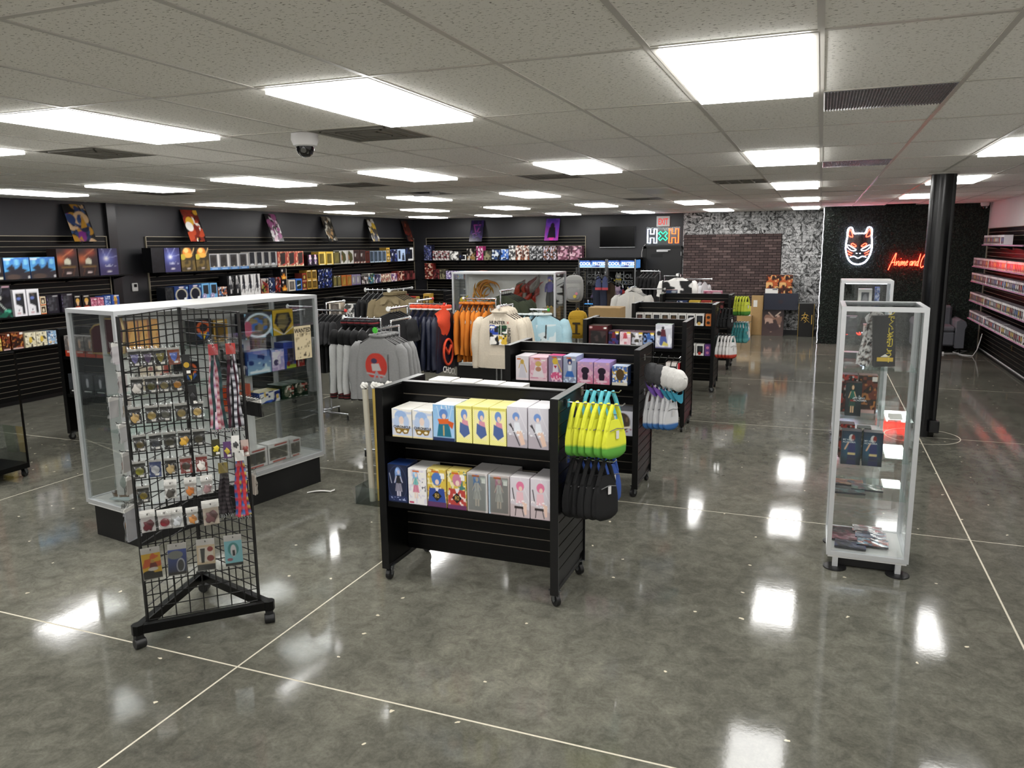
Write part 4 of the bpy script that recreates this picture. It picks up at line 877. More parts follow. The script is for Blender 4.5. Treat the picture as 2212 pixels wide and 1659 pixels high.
dz('whitediag', 'white carton with a diagonal olive window', [('bg', '#dddbd6'), ('p', [(.2,1),(.78,.7),(.84,.3),(.4,.06),(.12,.5)], '#55532f'), ('p', [(.1,1),(.3,.5),(.1,.1)], '#2a2624'), ('p', [(.14,.7),(.26,.6),(.3,.4),(.2,.2)], '#b07a4a')], '#cbc8c2', '#d5d2cc')
dz('brownwin', 'brown plum window carton with white cards', win('#5a3f3c', '#3c2b29', .1, .16, .88, .92, [('r', .2, .5, .46, .74, '#cfc9c6'), ('e', .6, .55, .2, .24, '#56403c'), ('r', 0, 0, 1, .12, '#8a4a40'), ('n', 9, '#e0d0c4', .66, (0, 0, 1, .14))]), '#4a3431', '#5a4440')
dz('redbrown', 'red brown carton with dark window', win('#7a3426', '#3a201a', .14, .16, .84, .88, [('e', .5, .5, .2, .26, '#5a2c22')]), '#6a2c20', '#7a3c2c')
dz('bluewin', 'silver blue carton with slate window', win('#a8b9cc', '#33404e', .08, .1, .78, .94, [('p', [(.2,.2),(.5,.9),(.7,.3)], '#42525f'), ('r', 0, 0, 1, .08, '#cfe0ee'), ('r', .84, .1, .94, .9, '#5a6f94')]), '#3a4a66', '#6d829c')
dz('goldsm', 'small gold carton with brown window', win('#d3a94c', '#5a451c', .14, .2, .84, .8, [('e', .5, .5, .2, .2, '#c9b48a')]), '#b58f3c', '#c9a24a')
dz('navyfig', 'navy carton with pale zigzag print', [('bg', '#161b34'), ('n', 5, '#c9cfe4', .62), ('n', 6, '#2f3d7a', .5), ('n', 8, '#0e1226', .58)], '#12162a', '#1a2040')
dz('paleblue', 'pale blue carton with two dark upright shapes', [('bg', '#a9bede'), ('r', .14, .2, .38, .88, '#1e2530'), ('e', .72, .6, .07, .08, '#23262e'), ('p', [(.6,.52),(.84,.52),(.88,.08),(.56,.08)], '#2a2f3c')], '#8fa6cc', '#b5c8e4')
dz('whitec', 'black carton with a thick white bracket', [('bg', '#14161c'), ('r', .52, .84, .96, .97, '#e9e9e6'), ('r', .82, .06, .96, .97, '#e9e9e6'), ('r', .3, .03, .96, .16, '#e9e9e6'), ('n', 6, '#2a3560', .6, (0, .1, .5, .9))], '#14161c', '#1c1e26')
dz('navydark', 'dark navy carton with blue streaks', [('bg', '#171a30'), ('n', 6, '#343a6e', .56), ('n', 9, '#8a8fb8', .76)], '#14162a', '#1c1f38')
dz('goldwin', 'gold carton with a dark brown window', win('#b08a3e', '#4f3c18', .12, .14, .86, .84, [('e', .5, .5, .2, .24, '#6a5222'), ('r', .2, .87, .8, .94, '#efe3bc')]), '#9a7834', '#8a6c30')
dz('redgold', 'red and gold carton with window', win('#8e3526', '#4a3418', .12, .2, .86, .82, [('e', .5, .5, .2, .2, '#b89a52'), ('r', 0, 0, 1, .1, '#d8b48a')]), '#6a2a1e', '#5a2218')
dz('whitewin2', 'cream carton with grey window', win('#dcd3c4', '#5f5852', .16, .12, .84, .86, [('e', .5, .5, .18, .26, '#7a736c')]), '#c9b8a4', '#e0d8ca')
dz('bluewin2', 'bright blue carton with dark green window', win('#3f6fc0', '#23302a', .14, .12, .84, .84, [('l', .2, .4, .7, .5, .1, '#cfd6d2')]), '#3560ac', '#5a86d0')
dz('orangewin', 'orange carton with amber window', win('#b5622e', '#8a6a34', .14, .08, .88, .86, [('p', [(.2,.1),(.7,.8),(.86,.2)], '#a8843c')]), '#9a5026', '#b56a38')
dz('lilacwin', 'lilac carton with silver window', win('#8f82a8', '#8a8688', .1, .1, .88, .88, [('e', .36, .5, .14, .26, '#c2bec4'), ('r', 0, 0, 1, .1, '#6a5a8c')]), '#7a6d96', '#a498b8')
def coll(k, words, pal, seed): dz(k, words, [('bg', pal[0])]+[('n', 4+i, c, .58+.03*i) for i, c in enumerate(pal[1:])], pal[0], pal[1])
coll('bw', 'black and white patterned carton', ('#2a2628', '#cfcac8', '#6a5a58'), 1); coll('mix', 'grey carton with blue and green streaks', ('#8a8680', '#e4e0da', '#2a2a2c', '#3f86c4', '#4a7a4c'), 2)
coll('violetbw', 'violet grey patterned carton', ('#4a4468', '#cfc8d0', '#231f2c'), 3); coll('creamcol', 'cream carton with brown pattern', ('#cbb9a0', '#3a2a28', '#efe4d0', '#9a4a44'), 4)
coll('redwhite', 'white and red carton with violet figures', ('#e0d0d2', '#8a2a34', '#6a4a78'), 5); coll('redcol', 'dark red patterned carton', ('#6d2420', '#b5604a', '#2a1412', '#d8b4a0'), 6)
coll('maroon', 'maroon patterned carton', ('#4a1a1e', '#7a3a3a', '#1e0e10'), 7); coll('purplecol', 'violet patterned carton', ('#6a5a9a', '#b8a8d0', '#2a2440', '#d8cfe0'), 8)
coll('redgrey', 'dark red and grey poster style carton', ('#c9c2c0', '#6a1c22', '#2a1518'), 9); coll('greybw', 'grey carton with pale figure shape', ('#4a4a48', '#b5b5b0', '#1e1e1e', '#e0deda'), 10)
coll('blackgold2', 'black carton with gold wing shapes', ('#141210', '#8a6a3a', '#0c0b0a', '#b9b0a8'), 11); coll('pinkred', 'magenta and white carton', ('#a8306e', '#e4d4de', '#5a2a3a'), 12)
coll('tanring', 'tan carton with ringed window', ('#4a463a', '#8a8468', '#22201a'), 13); coll('orangefig', 'white carton with a bare orange torso shape', ('#dcd4cc', '#a8562c', '#3a1f18', '#5a2a22'), 14)
coll('greyfig', 'charcoal carton with silver torso shape', ('#232325', '#7a7a7c', '#3f3f42', '#c4c4c6'), 15); coll('bronze', 'black carton with bronze torso shape', ('#1a1614', '#8a5230', '#5a3020', '#c8c4d4'), 16)
coll('rosecol', 'wide plum carton with pale crossing shapes', ('#6a3a4c', '#d8b8c0', '#3a1f2c', '#b88a9c'), 17); coll('whiterob', 'white carton with dark machine shape', ('#dcdad6', '#4a4a4c', '#2a2a2c'), 18)
coll('navyrob', 'blue carton with round machine print', ('#3f6ab8', '#c8d4e4', '#1c2a4a'), 19); coll('darkrob', 'dark blue carton with pale arch shape', ('#26406e', '#10151f', '#cfd6de'), 20)

def carton(key, label, x, y, z, rz, w_, d_, h_, group, nx=16, ny=24, seed=None):
    words, ops, side, top = D[key]
    me = boxmesh(key, w_-.003, d_, h_, ops, side, top, nx, ny, seed or (len(key)*7+ord(key[0])))
    o = link('figure_box', me, None, (x, y, z), (0, 0, rz)); tag(o, short(label), 'box', group); return o
def short(lb):
    for a, b in ((' figure box', ' box'), (' of nearest gondola', ', nearest gondola'), ('with a ', 'with '), (' haired statuette', ' statuette'), (' row back', ' row'), (', %s of two' % 'left', ', left'), (', right of two', ', right'), (' of three', ''), (' with seated', ', seated'), (' and a ', ' and '), ('along upper shelf past pilaster', 'on long upper shelf'), ('along middle shelf past pilaster', 'on long middle shelf'), (', stacked on top', ', on top'), (', at the bottom', ', underneath'), ('near the corner on ', 'in corner, '), ('from left on back wall', 'on back wall'), (' shelf', ''), (' print', ''), ('upper, nearest', 'upper shelf, nearest'), ('small ', ''), (' box ', ' '), ('with ', '')):
        if len(lb.replace('-', ' ').split()) <= 16: break
        lb = lb.replace(a, b)
    return lb
# -- nearest gondola, two shelves, several boxes deep
def gondola_row(y, z, rows, where, near=True):
    cnt = {}
    tot = {}
    for r in rows: tot[r[0]] = tot.get(r[0], 0)+1
    out = []
    for key, x, w_, h_, d_, deep in rows:
        d_ = min(d_, .236/deep)
        cnt[key] = cnt.get(key, 0)+1
        o_ = '' if tot[key] == 1 else ', %s of %s' % ({1: 'left', 2: 'right' if tot[key] == 2 else 'middle', 3: 'right'}[cnt[key]] if tot[key] < 4 else ORD[cnt[key]]+' from left', {2: 'two', 3: 'three', 8: 'eight'}.get(tot[key], str(tot[key])))
        for q in range(deep):
            rowt = '' if q == 0 else (', second row back' if q == 1 else ', third row back')
            dj = 0 if q else R.uniform(0, .002)
            out.append(carton(key, D[key][0]+o_+rowt+', '+where, x+(0 if q == 0 else R.uniform(-.003, .003)), y+q*(d_+.002)+abs(dj), z+.0005, R.uniform(-.012, .012), w_-.004, d_, h_, 'figure boxes on the gondolas', 44 if near else 24, 64 if near else 36))
            if q == 0:
                o = out[-1]
                if near:  # fine lettering on the nearest boxes
                    if key == 'mask': part(o, 'lettering', textmesh('CHRONICLE', .022, mat('ink_dark', '#2a2a30', .5), .0006, .0002), None or M_black, (0, -.0008, h_*.36), FRONT)
                    if key.startswith('kimono'):
                        part(o, 'seal', MB().add([(0,-.0012,.04),(.034,-.0012,.075),(0,-.0012,.11),(-.034,-.0012,.075)], [(0,1,2,3)]), mat('ink_black', '#141416', .5))
                        part(o, 'lettering', textmesh('和', .036, mat('ink_gold', '#d8b45a', .4), 0, .0002), M_black, (0, -.002, .073), FRONT)
                    if key in ('candy', 'kimono_blue', 'kimono_red', 'statue_blue', 'statue_pink'):
                        part(o, 'price_sticker', MB().box(.03, .056, -.0012, -.0004, h_*.76, h_*.87), mat('sticker_white', '#f2f0ea', .5))
                    if key.startswith('statue'): part(o, 'window', MB().box(-w_/2+.012, w_/2-.012, -.002, -.001, .012, h_-.012), M_acrylic)
    return out
W1 = 'upper shelf of nearest gondola'; W2 = 'lower shelf of nearest gondola'
gondola_row(1.203, 1.0, [('mask', -2.413, .15, .185, .083, 3), ('mask', -2.264, .148, .185, .083, 3), ('coat', -2.113, .155, .232, .11, 2), ('gingham', -1.972, .115, .236, .085, 3), ('gingham', -1.857, .115, .236, .085, 3), ('gingham', -1.743, .115, .236, .085, 3), ('seat', -1.617, .137, .252, .12, 2), ('seat', -1.48, .137, .252, .12, 2)], W1)
gondola_row(1.203, .555, [('navy', -2.462, .15, .255, .15, 1), ('candy', -2.315, .14, .24, .1, 2), ('kimono_blue', -2.174, .14, .252, .1, 1), ('kimono_red', -2.032, .14, .255, .1, 1), ('statue_blue', -1.889, .145, .253, .12, 2), ('statue_pink', -1.742, .147, .253, .12, 2), ('seatpink', -1.603, .133, .255, .13, 1), ('seatpink', -1.47, .133, .255, .13, 2)], W2)
W3 = 'upper shelf of second gondola'
gondola_row(3.453, 1.0, [('gown', -2.432, .13, .22, .12, 2), ('rose', -2.276, .172, .215, .12, 2), ('magenta', -2.114, .135, .237, .12, 1), ('sailorblue', -1.98, .127, .236, .12, 2), ('cat', -1.838, .15, .193, .12, 2), ('cat', -1.687, .15, .193, .12, 2), ('goldblue', -1.526, .143, .168, .14, 1)], W3, True)
gondola_row(3.453, .555, [('roundwin', -1.700, .19, .22, .12, 1), ('roundwin', -1.497, .19, .22, .12, 2)], 'lower shelf of second gondola', False)
gondola_row(5.983, 1.0, [('maroonwin', -2.405, .24, .245, .2, 1), ('duskred', -2.212, .135, .182, .12, 2), ('pinkpale', -2.072, .14, .18, .12, 2), ('greypale', -1.93, .14, .178, .12, 2), ('nightblue', -1.79, .138, .18, .12, 2), ('tallpale', -1.615, .2, .281, .13, 1)], 'upper shelf of third gondola', False)
gondola_row(5.983, .555, [('redwinbox', -1.50, .17, .28, .15, 1)], 'lower shelf of third gondola', False)
gondola_row(8.633, 1.0, [('ww%d' % k, -2.47+.128*k, .126, .177, .13, 1) for k in range(8)]+[('orange2', -1.447, .087, .176, .13, 1)], 'upper shelf of fourth gondola', False)
for k, o in enumerate([o for o in bpy.data.objects if o.get('label', '').startswith('white carton with a rounded dark window')]): o['label'] = 'white carton with rounded dark window, %s from left on fourth gondola upper shelf' % ORD[k+1]
o3 = gondola_row(8.633, .555, [('ww2', -1.68, .12, .175, .13, 1), ('ww6', -1.555, .12, .172, .13, 1), ('purple2', -1.445, .09, .168, .13, 1)], 'lower shelf of fourth gondola', False)
o3[0]['label'] = 'white window carton on fourth gondola lower shelf, left one'; o3[1]['label'] = 'white window carton on fourth gondola lower shelf, beside purple carton'
gondola_row(10.863, 1.0, [('darkoval', -2.4, .2, .2, .15, 1), ('bluefig', -2.2, .18, .2, .15, 1), ('yellowwin', -1.98, .2, .21, .15, 1), ('yellowc', -1.78, .18, .21, .15, 1), ('maroon', -1.58, .2, .19, .15, 1)], 'upper shelf of farthest gondola', False)
# -- wall shelves
def wallrow(axis, rows, z, where):
    """rows: (pos, width, height, key, stacked)"""
    n = 0
    for r in rows:
        pos, w_, h_, key = r[:4]; st = r[4] if len(r) > 4 else 1
        n += 1
        for s_ in range(st):
            lab = '%s, %s box %s%s' % (D[key][0], ORD[n] if n < 31 else str(n), where, '' if st == 1 else (', at the bottom' if s_ == 0 else ', stacked on top'))
            if axis == 'L': carton(key, lab, -10.39+R.uniform(-.006, .006), pos, z+.001+s_*(h_+.001), PI/2+R.uniform(-.02, .02), w_-.008, .2, h_, 'boxes on the wall shelves', 16, 24)
            else: carton(key, lab, pos, 16.42+R.uniform(-.006, .006), z+.001+s_*(h_+.001), R.uniform(-.02, .02), w_-.008, .2, h_, 'boxes on the wall shelves', 16, 24)
wallrow('L', [(4.327,.126,.307,'greypanel'),(4.592,.389,.30,'sky'),(4.993,.4,.30,'sky'),(5.389,.353,.415,'flame_egg'),(5.753,.349,.415,'flame_egg'),(6.118,.35,.413,'burst')], ZS[0], 'from left on upper shelf before pilaster')
wallrow('L', [(4.3,.3,.437,'nightgreen'),(4.574,.194,.37,'whitewin'),(4.776,.195,.37,'whitewin'),(4.924,.092,.126,'orangewin_s',2),(5.081,.2,.262,'darkwin'),(5.314,.2,.27,'darkwin'),(5.494,.136,.238,'blackgold'),(5.642,.145,.236,'blackgold'),(5.781,.118,.17,'pinkbox'),(5.905,.123,.176,'pinkbox'),(6.029,.119,.189,'bluewhite'),(6.173,.155,.197,'bluegold')], ZS[1], 'from left on middle shelf before pilaster')
wallrow('L', [(4.2,.08,.2,'yellowc'),(4.305,.12,.225,'rust'),(4.473,.185,.232,'rust'),(4.662,.174,.207,'cream'),(4.841,.175,.202,'cream'),(5.01,.15,.196,'bluecol')], ZS[2], 'from left on lower shelf before pilaster')
U = [(7.4,.30,.415,'black'),(7.735,.34,.412,'burst')]
U = [(7.12,.29,.415,'black'),(7.434,.36,.412,'burst'),(7.8,.345,.415,'golddragon'),(8.146,.335,.412,'golddragon')]+[(y,.262,.295,'greyband') for y in (8.452,8.718,8.986,9.252)]+[(y,.214,.317,'silverwin') for y in (9.495,9.712,9.928,10.144)]
U += [(y,.297,.312,'redwin') for y in (10.405,10.706,11.006)]+[(11.371,.2,.23,'pinkfig'),(11.579,.2,.232,'pinkfig'),(11.838,.275,.29,'yellowwin'),(12.122,.275,.29,'yellowwin'),(12.412,.275,.3,'olivewin'),(12.7,.265,.312,'whitediag'),(12.972,.26,.312,'whitediag'),(13.242,.262,.313,'brownwin'),(13.508,.262,.313,'brownwin'),(13.739,.185,.283,'redbrown')]
wallrow('L', U, ZS[0], 'along upper shelf past pilaster')
wallrow('L', [(y,.195,.284,'bluewin') for y in (13.945,14.142,14.34,14.537)]+[(14.729,.183,.178,'goldsm',2),(15.02,.37,.308,'navyfig'),(15.431,.43,.314,'paleblue'),(15.88,.44,.357,'whitec')], ZS[0], 'near the corner on upper shelf')
Mi = [(7.3,.198,.254,'darkoval'),(7.57,.33,.26,'blueoval'),(7.9,.31,.27,'blueoval'),(8.16,.2,.28,'cyanwin'),(8.365,.2,.28,'cyanwin'),(8.6,.24,.2,'orangesm'),(8.82,.19,.39,'blackfig'),(9.005,.17,.39,'blackfig'),(9.19,.19,.39,'whitefig'),(9.385,.19,.395,'whitefig'),(9.58,.19,.4,'whitefig'),(9.81,.24,.3,'redyellow'),(10.03,.19,.305,'bluefig'),(10.225,.19,.31,'redfig'),(10.43,.21,.24,'flame',2),(10.688,.24,.232,'whitewin2'),(10.933,.217,.245,'bluewin2'),(11.125,.155,.178,'redgold',2),(11.304,.176,.206,'goldwin',2),(11.498,.19,.206,'goldwin',2),(11.756,.237,.204,'navyfig',2),(12.03,.3,.212,'navyfig',2),(12.288,.16,.248,'olivewin'),(12.46,.17,.247,'olivewin')]
wallrow('L', Mi, ZS[1], 'along middle shelf past pilaster')
wallrow('L', [(12.656,.2,.249,'orangewin'),(12.868,.21,.249,'orangewin'),(13.081,.19,.247,'lilacwin'),(13.282,.2,.246,'lilacwin'),(13.56,.3,.205,'bw'),(13.88,.3,.248,'mix'),(14.19,.28,.217,'violetbw'),(14.46,.24,.207,'creamcol'),(14.71,.24,.207,'creamcol'),(15.0,.3,.212,'redwhite'),(15.36,.36,.249,'redcol'),(15.7,.28,.245,'maroon'),(16.0,.28,.24,'maroon')], ZS[1], 'near the corner on middle shelf')
wallrow('B', [(-10.12,.24,.41,'navydark'),(-9.96,.0,.26,'redgrey')][:1]+[(-9.89,.17,.261,'redgrey'),(-9.715,.17,.26,'redgrey'),(-9.54,.17,.259,'redgrey'),(-9.3,.28,.237,'greybw'),(-9.05,.21,.142,'whitec'),(-8.8,.26,.308,'blackgold2'),(-8.546,.211,.372,'pinkred'),(-8.316,.228,.254,'tanring'),(-8.065,.25,.276,'darkrob'),(-7.817,.23,.286,'navyrob'),(-7.6,.196,.382,'whiterob'),(-7.405,.19,.38,'orangefig'),(-7.209,.19,.38,'orangefig'),(-7.015,.185,.366,'greyfig'),(-6.826,.183,.361,'greyfig'),(-6.63,.19,.359,'bronze'),(-6.44,.185,.359,'bronze'),(-6.18,.32,.357,'rosecol'),(-5.84,.34,.355,'rosecol')], ZS[0], 'from left on back wall upper shelf')
wallrow('B', [(-10.1,.26,.215,'redcol',2),(-9.87,.19,.263,'maroon'),(-9.675,.187,.262,'tanring'),(-9.5,.155,.222,'purplecol'),(-9.325,.19,.222,'purplecol'),(-9.13,.19,.222,'bluecol'),(-8.93,.2,.221,'redcol'),(-8.72,.2,.221,'redcol'),(-8.5,.2,.23,'redcol')], ZS[1], 'from left on back wall middle shelf')
wallrow('B', [(-10.05,.2,.15,'bw'),(-9.85,.18,.15,'darkwin'),(-9.65,.2,.17,'darkoval'),(-9.42,.22,.14,'orangesm'),(-9.05,.46,.19,'whitec'),(-8.72,.16,.18,'paleblue'),(-8.52,.2,.13,'greybw'),(-8.3,.18,.13,'cream')], ZS[2], 'from left on back wall lower shelf')
# -- small boxed figures on the right wall
SB = []
for k, (fr_, gl, dot) in enumerate([('#efecec', '#141216', '#8f8a90'), ('#f2efee', '#1a1416', '#b03a3a'), ('#e9e6ea', '#14161e', '#44649c'), ('#e6e2dc', '#2a2a2a', '#c9a23c'), ('#cfcccf', '#16161a', '#e0dcd8'), ('#d8d2d0', '#241a1a', '#7a2a2a')]):
    dz('vin%d' % k, 'v', [('bg', fr_), ('r', .1, .14, .9, .78, gl), ('e', .5, .5, .22, .2, dot), ('r', .3, .84, .7, .92, '#8a8488'), ('r', .2, .03, .8, .1, dot)], fr_, '#6a666a'); SB.append('vin%d' % k)
nm = ['topmost', 'second', 'third', 'fourth', 'lowest']
for s_, (z, ya, yb) in enumerate(((RZ[0], 13.6, 12.0), (RZ[1], 14.45, 9.75), (RZ[2], 14.5, 9.7), (RZ[3], 14.5, 9.6), (RZ[4], 14.4, 9.6))):
    y = ya; k = 0
    while y > yb:
        key = SB[(k*7+s_*3+R.randint(0, 1)) % 6]; _, ops, side, top = D[key]
        me = boxmesh(key, .108, .13, .16, ops, side, top, 8, 12)
        o = link('vinyl_figure_box', me, None, (XR-.315, y, z+.001), (0, 0, -PI/2))
        tag(o, 'small white window box standing in the row on the %s right wall shelf' % nm[s_], 'box', 'small boxes on the %s right wall shelf' % nm[s_])
        y -= .1105 if (k+1) % 13 else .16
        k += 1

# ================================================================== CLOTHING RACKS AND GARMENTS
M_cloth = printmat('print_cloth', .85)
CM = {}
def emblem_cloth():
    if 'cloth_emblem' in MATS: return MATS['cloth_emblem']
    m = mat('cloth_emblem', '#c9761f', .85); nt = m.node_tree; L = nt.links; N = nt.nodes.new
    tc = N('ShaderNodeTexCoord'); mp = N('ShaderNodeMapping'); mp.inputs['Scale'].default_value = (9.5, 5, 9.5); L.new(tc.outputs['Object'], mp.inputs[0])
    v = N('ShaderNodeTexVoronoi'); v.inputs['Scale'].default_value = 1; v.inputs['Randomness'].default_value = .5; L.new(mp.outputs[0], v.inputs['Vector'])
    r = N('ShaderNodeValToRGB'); r.color_ramp.interpolation = 'CONSTANT'; e = r.color_ramp.elements
    for _ in range(3): e.new(.5)
    for q, (p, c) in zip(e, [(0, '#26221e'), (.12, '#e4e0d8'), (.27, '#26221e'), (.33, '#c9761f'), (1, '#c9761f')]): q.position = p; q.color = (*lin(c), 1)
    L.new(v.outputs['Distance'], r.inputs[0]); L.new(r.outputs[0], nt.nodes['Principled BSDF'].inputs['Base Color']); return m
def cloth(hexc, rough=.85):
    if hexc == 'emblem': return emblem_cloth()
    return cloth0(hexc, rough)
def cloth0(hexc, rough=.85): return mat('cloth_'+hexc.strip('#')+('' if rough > .6 else 's'), hexc, rough, noise=(60, .12), bump=(90, .25))
def rack(label, cx, cy, arms, legs=.42):
    t = thing('clothes_rack', label, 'clothes rack', (cx, cy, 0), 0, 'chrome four-way clothes racks')
    for k in range(4):
        a = k*PI/2; c, s_ = round(math.cos(a)), round(math.sin(a))
        m = MB(); m.tube([(c*.05, s_*.05, .09), (c*legs, s_*legs, .075)], .014, 8)
        p = part(t, 'leg', m, M_chrome, smooth=50)
        part(p, 'glide', MB().cyl((c*(legs-.01), s_*(legs-.01), 0), (c*(legs-.01), s_*(legs-.01), .065), .012, .009, n=10), M_rubber)
    f = MB()
    q = [(-.1,-.1,.1),(.1,-.1,.1),(.1,.1,.1),(-.1,.1,.1)]; f.tube(q, .012, 8, True); part(t, 'base_ring', f, M_chrome, smooth=50)
    for (dx, dy, ux, uy, z, L_, cap, cc) in arms:     # direction, upright position, height, length, end cap
        m = MB(); m.tube([(ux, uy, .1), (ux, uy, z-.02), (ux, uy, z), (ux+dx*.02, uy+dy*.02, z), (ux+dx*L_, uy+dy*L_, z)], .0125, 8)
        p = part(t, 'arm', m, M_chrome, smooth=50)
        e = Vector((ux+dx*L_, uy+dy*L_, z)); d = Vector((dx, dy, 0))
        if cap == 'star':
            k = MB(); P = [(r*math.cos(i*PI/10), r*math.sin(i*PI/10)) for i, r in enumerate([.032, .022]*10)]
            k.prism([(x, y) for x, y in P], -.006, .006)
            part(p, 'size_tag', k, mat('tag_'+cc.strip('#'), cc, .6), e+d*.005, (0, 0, math.atan2(dy, dx)+PI/2))
        else: part(p, 'end_cap', MB().cyl(e-d*.01, e+d*.012, .02, n=12), mat('tag_'+cc.strip('#'), cc, .5), smooth=40)
    return t
def body_mesh(w_, L_, th, seed, neck=.075, slope=.07, flare=.0, hang=.0):
    r = random.Random(seed); ph = [r.uniform(0, 6) for _ in range(4)]
    def fn(u, v):
        a = 2*PI*u; z = -v*L_
        if v < .02: hw = neck
        elif v < .14: k = (v-.02)/.12; hw = neck+(w_/2-neck)*math.sin(k*PI/2)**.8
        else: hw = w_/2*(1+flare*(v-.14))-.012*math.sin(PI*min(1, (v-.14)/.5))
        zz = z-(.0 if v > .14 else 0)
        t_ = th*(.35+.65*min(1, v/.3))
        ca, sa = math.cos(a), math.sin(a)
        x = hw*math.copysign(abs(ca)**.8, ca); y = t_*math.copysign(abs(sa)**.75, sa)
        fold = .35*t_*(min(1, v*2.2))*(math.sin(x*34+ph[0]+v*2)*.6+math.sin(x*57+ph[1])*.4)
        if abs(sa) > .1: y += fold
        z2 = zz-slope*(abs(x)/(w_/2))**1.5*(1-min(1, v/.5))+.008*math.sin(x*20+ph[2])*v
        return (x, y, z2)
    return MB().grid(fn, 36, 18, closed_u=True)
def sleeve_mesh(sgn, w_, L_, r0, r1, seed, out=.07, zs=-.07):
    if L_ == .6: zs = -.15; L_ = .52
    r = random.Random(seed*3+int(sgn)); b = r.uniform(-.02, .02)
    n = 9; pts = []; rr = []
    for i in range(n):
        v = i/(n-1); pts.append((sgn*(w_/2-.035+out*math.sin(v*PI*.6)+.01*math.sin(v*6+seed)), b*math.sin(v*PI)+.006*math.sin(v*9+seed), zs-v*L_)); rr.append(r0+(r1-r0)*v+.004*math.sin(v*14+seed))
    rr[0] *= .45
    m = MB(); m.tube(pts, rr, 12)
    m.v = [(x, y*.62, z) for x, y, z in m.v]; return m, pts[-1]
GMC = {}
def garment(name, label, cat, loc, rz, col, w_=.5, L_=.66, th=.03, sl=.5, slc=None, cuff=None, collar=None, seed=1, group=None, hem=None, lettering=None, prints=None, hangc='#101012', hood=False, shiny=.85, flare=0.):
    t = thing(name, label, cat, loc, rz, group)
    top = -.058
    k = ('b', round(w_, 2), round(L_, 2), seed % 4, col, th, shiny)
    if k not in GMC: GMC[k] = body_mesh(w_, L_, th, seed % 4, flare=flare).mesh('body', cloth(col, shiny), 75)
    part(t, 'body', GMC[k], None, (0, 0, top))
    for s_ in (-1, 1) if sl > 0 else ():
        kk = ('s', s_, round(w_, 2), round(sl, 2), seed % 4, slc or col, shiny)
        if kk not in GMC:
            mm, e = sleeve_mesh(s_, w_, sl, .062, .042 if sl > .3 else .07, seed % 4); GMC[kk] = (mm.mesh('sleeve', cloth(slc or col, shiny), 75), e)
        me, e = GMC[kk]; p = part(t, 'sleeve', me, None, (0, 0, top))
        if slc and sl == .6: part(t, 'shoulder', MB().ell((s_*(w_/2-.03), 0, -.12), .075, .045, .09, 12, 8), cloth(col), (0, 0, top), smooth=70)
        if cuff:
            for q, cc in enumerate(cuff): part(p, 'cuff_stripe', MB().cyl((e[0], e[1], e[2]-.014*q+.002), (e[0], e[1], e[2]-.014*(q+1)+.002), .036, n=12), cloth(cc))
    if hem:
        for q, cc in enumerate(hem): part(t, 'hem_stripe', MB().grid(lambda u, v, q=q: ((w_/2+.004)*math.cos(2*PI*u), (th+.01)*math.sin(2*PI*u), -L_-.014*(q+v)), 28, 1, closed_u=True), cloth(cc), (0, 0, top))
    if collar:
        for q, cc in enumerate(collar):
            part(t, 'collar', MB().tube([(.085*math.cos(a), .045*math.sin(a), .008+.016*q-.03*math.sin(a)*-1*.0) for a in [2*PI*i/18 for i in range(18)]], .014, 8, True), cloth(cc), (0, 0, top-.004))
    if hood:
        m = MB(); m.ell((0, .045, -.075), .12, .05, .1, 14, 8, fn=lambda x, y, z: 1+.08*math.sin(8*x+3*z)); part(t, 'hood', m, cloth(col), (0, 0, top+.03), smooth=70)
        for s_ in (-1, 1): part(t, 'drawstring', MB().tube([(s_*.04, -.045, -.06), (s_*.045, -.055, -.18), (s_*.04, -.05, -.27)], .004, 6), cloth('#efe9dc'), (0, 0, top))
    h = MB(); h.tube([(0, 0, -.045), (0, 0, -.01), (.012, 0, .012), (.0, 0, .024), (-.014, 0, .012)], .0025, 6)
    p = part(t, 'hanger', MB().tube([(-.2, 0, -.135), (-.1, 0, -.085), (0, 0, -.045), (.1, 0, -.085), (.2, 0, -.135)], .007, 6), mat('hanger_'+hangc.strip('#'), hangc, .4), smooth=60)
    part(p, 'hook', h, M_chrome)
    if prints:
        ops, x0, x1, z0, z1 = prints
        mb = MB(); n = 40
        im = raster(ops, n, n, (z1-z0)/(x1-x0), 3); v0 = len(mb.v)
        for j in range(n+1):
            for i in range(n+1):
                x = x0+(x1-x0)*i/n; z = z0+(z1-z0)*j/n
                mb.v.append((x, -th-.019+.004*math.sin(x*30), z)); mb.c.append(tuple(im[j, i]))
        mb.f += [(j*(n+1)+i, j*(n+1)+i+1, (j+1)*(n+1)+i+1, (j+1)*(n+1)+i) for j in range(n) for i in range(n)]
        part(t, 'chest_print', mb, M_cloth, (0, 0, top))
    for body, size, x, z, c, *rest in (lettering or []):
        part(t, 'lettering', textmesh(body, size, mat('ink_'+c.strip('#'), c, .6), rest[0] if rest else .0008, .0004), None, (x, -th-.022, top+z), (PI/2, rest[1] if len(rest) > 1 else 0, 0))
    return t
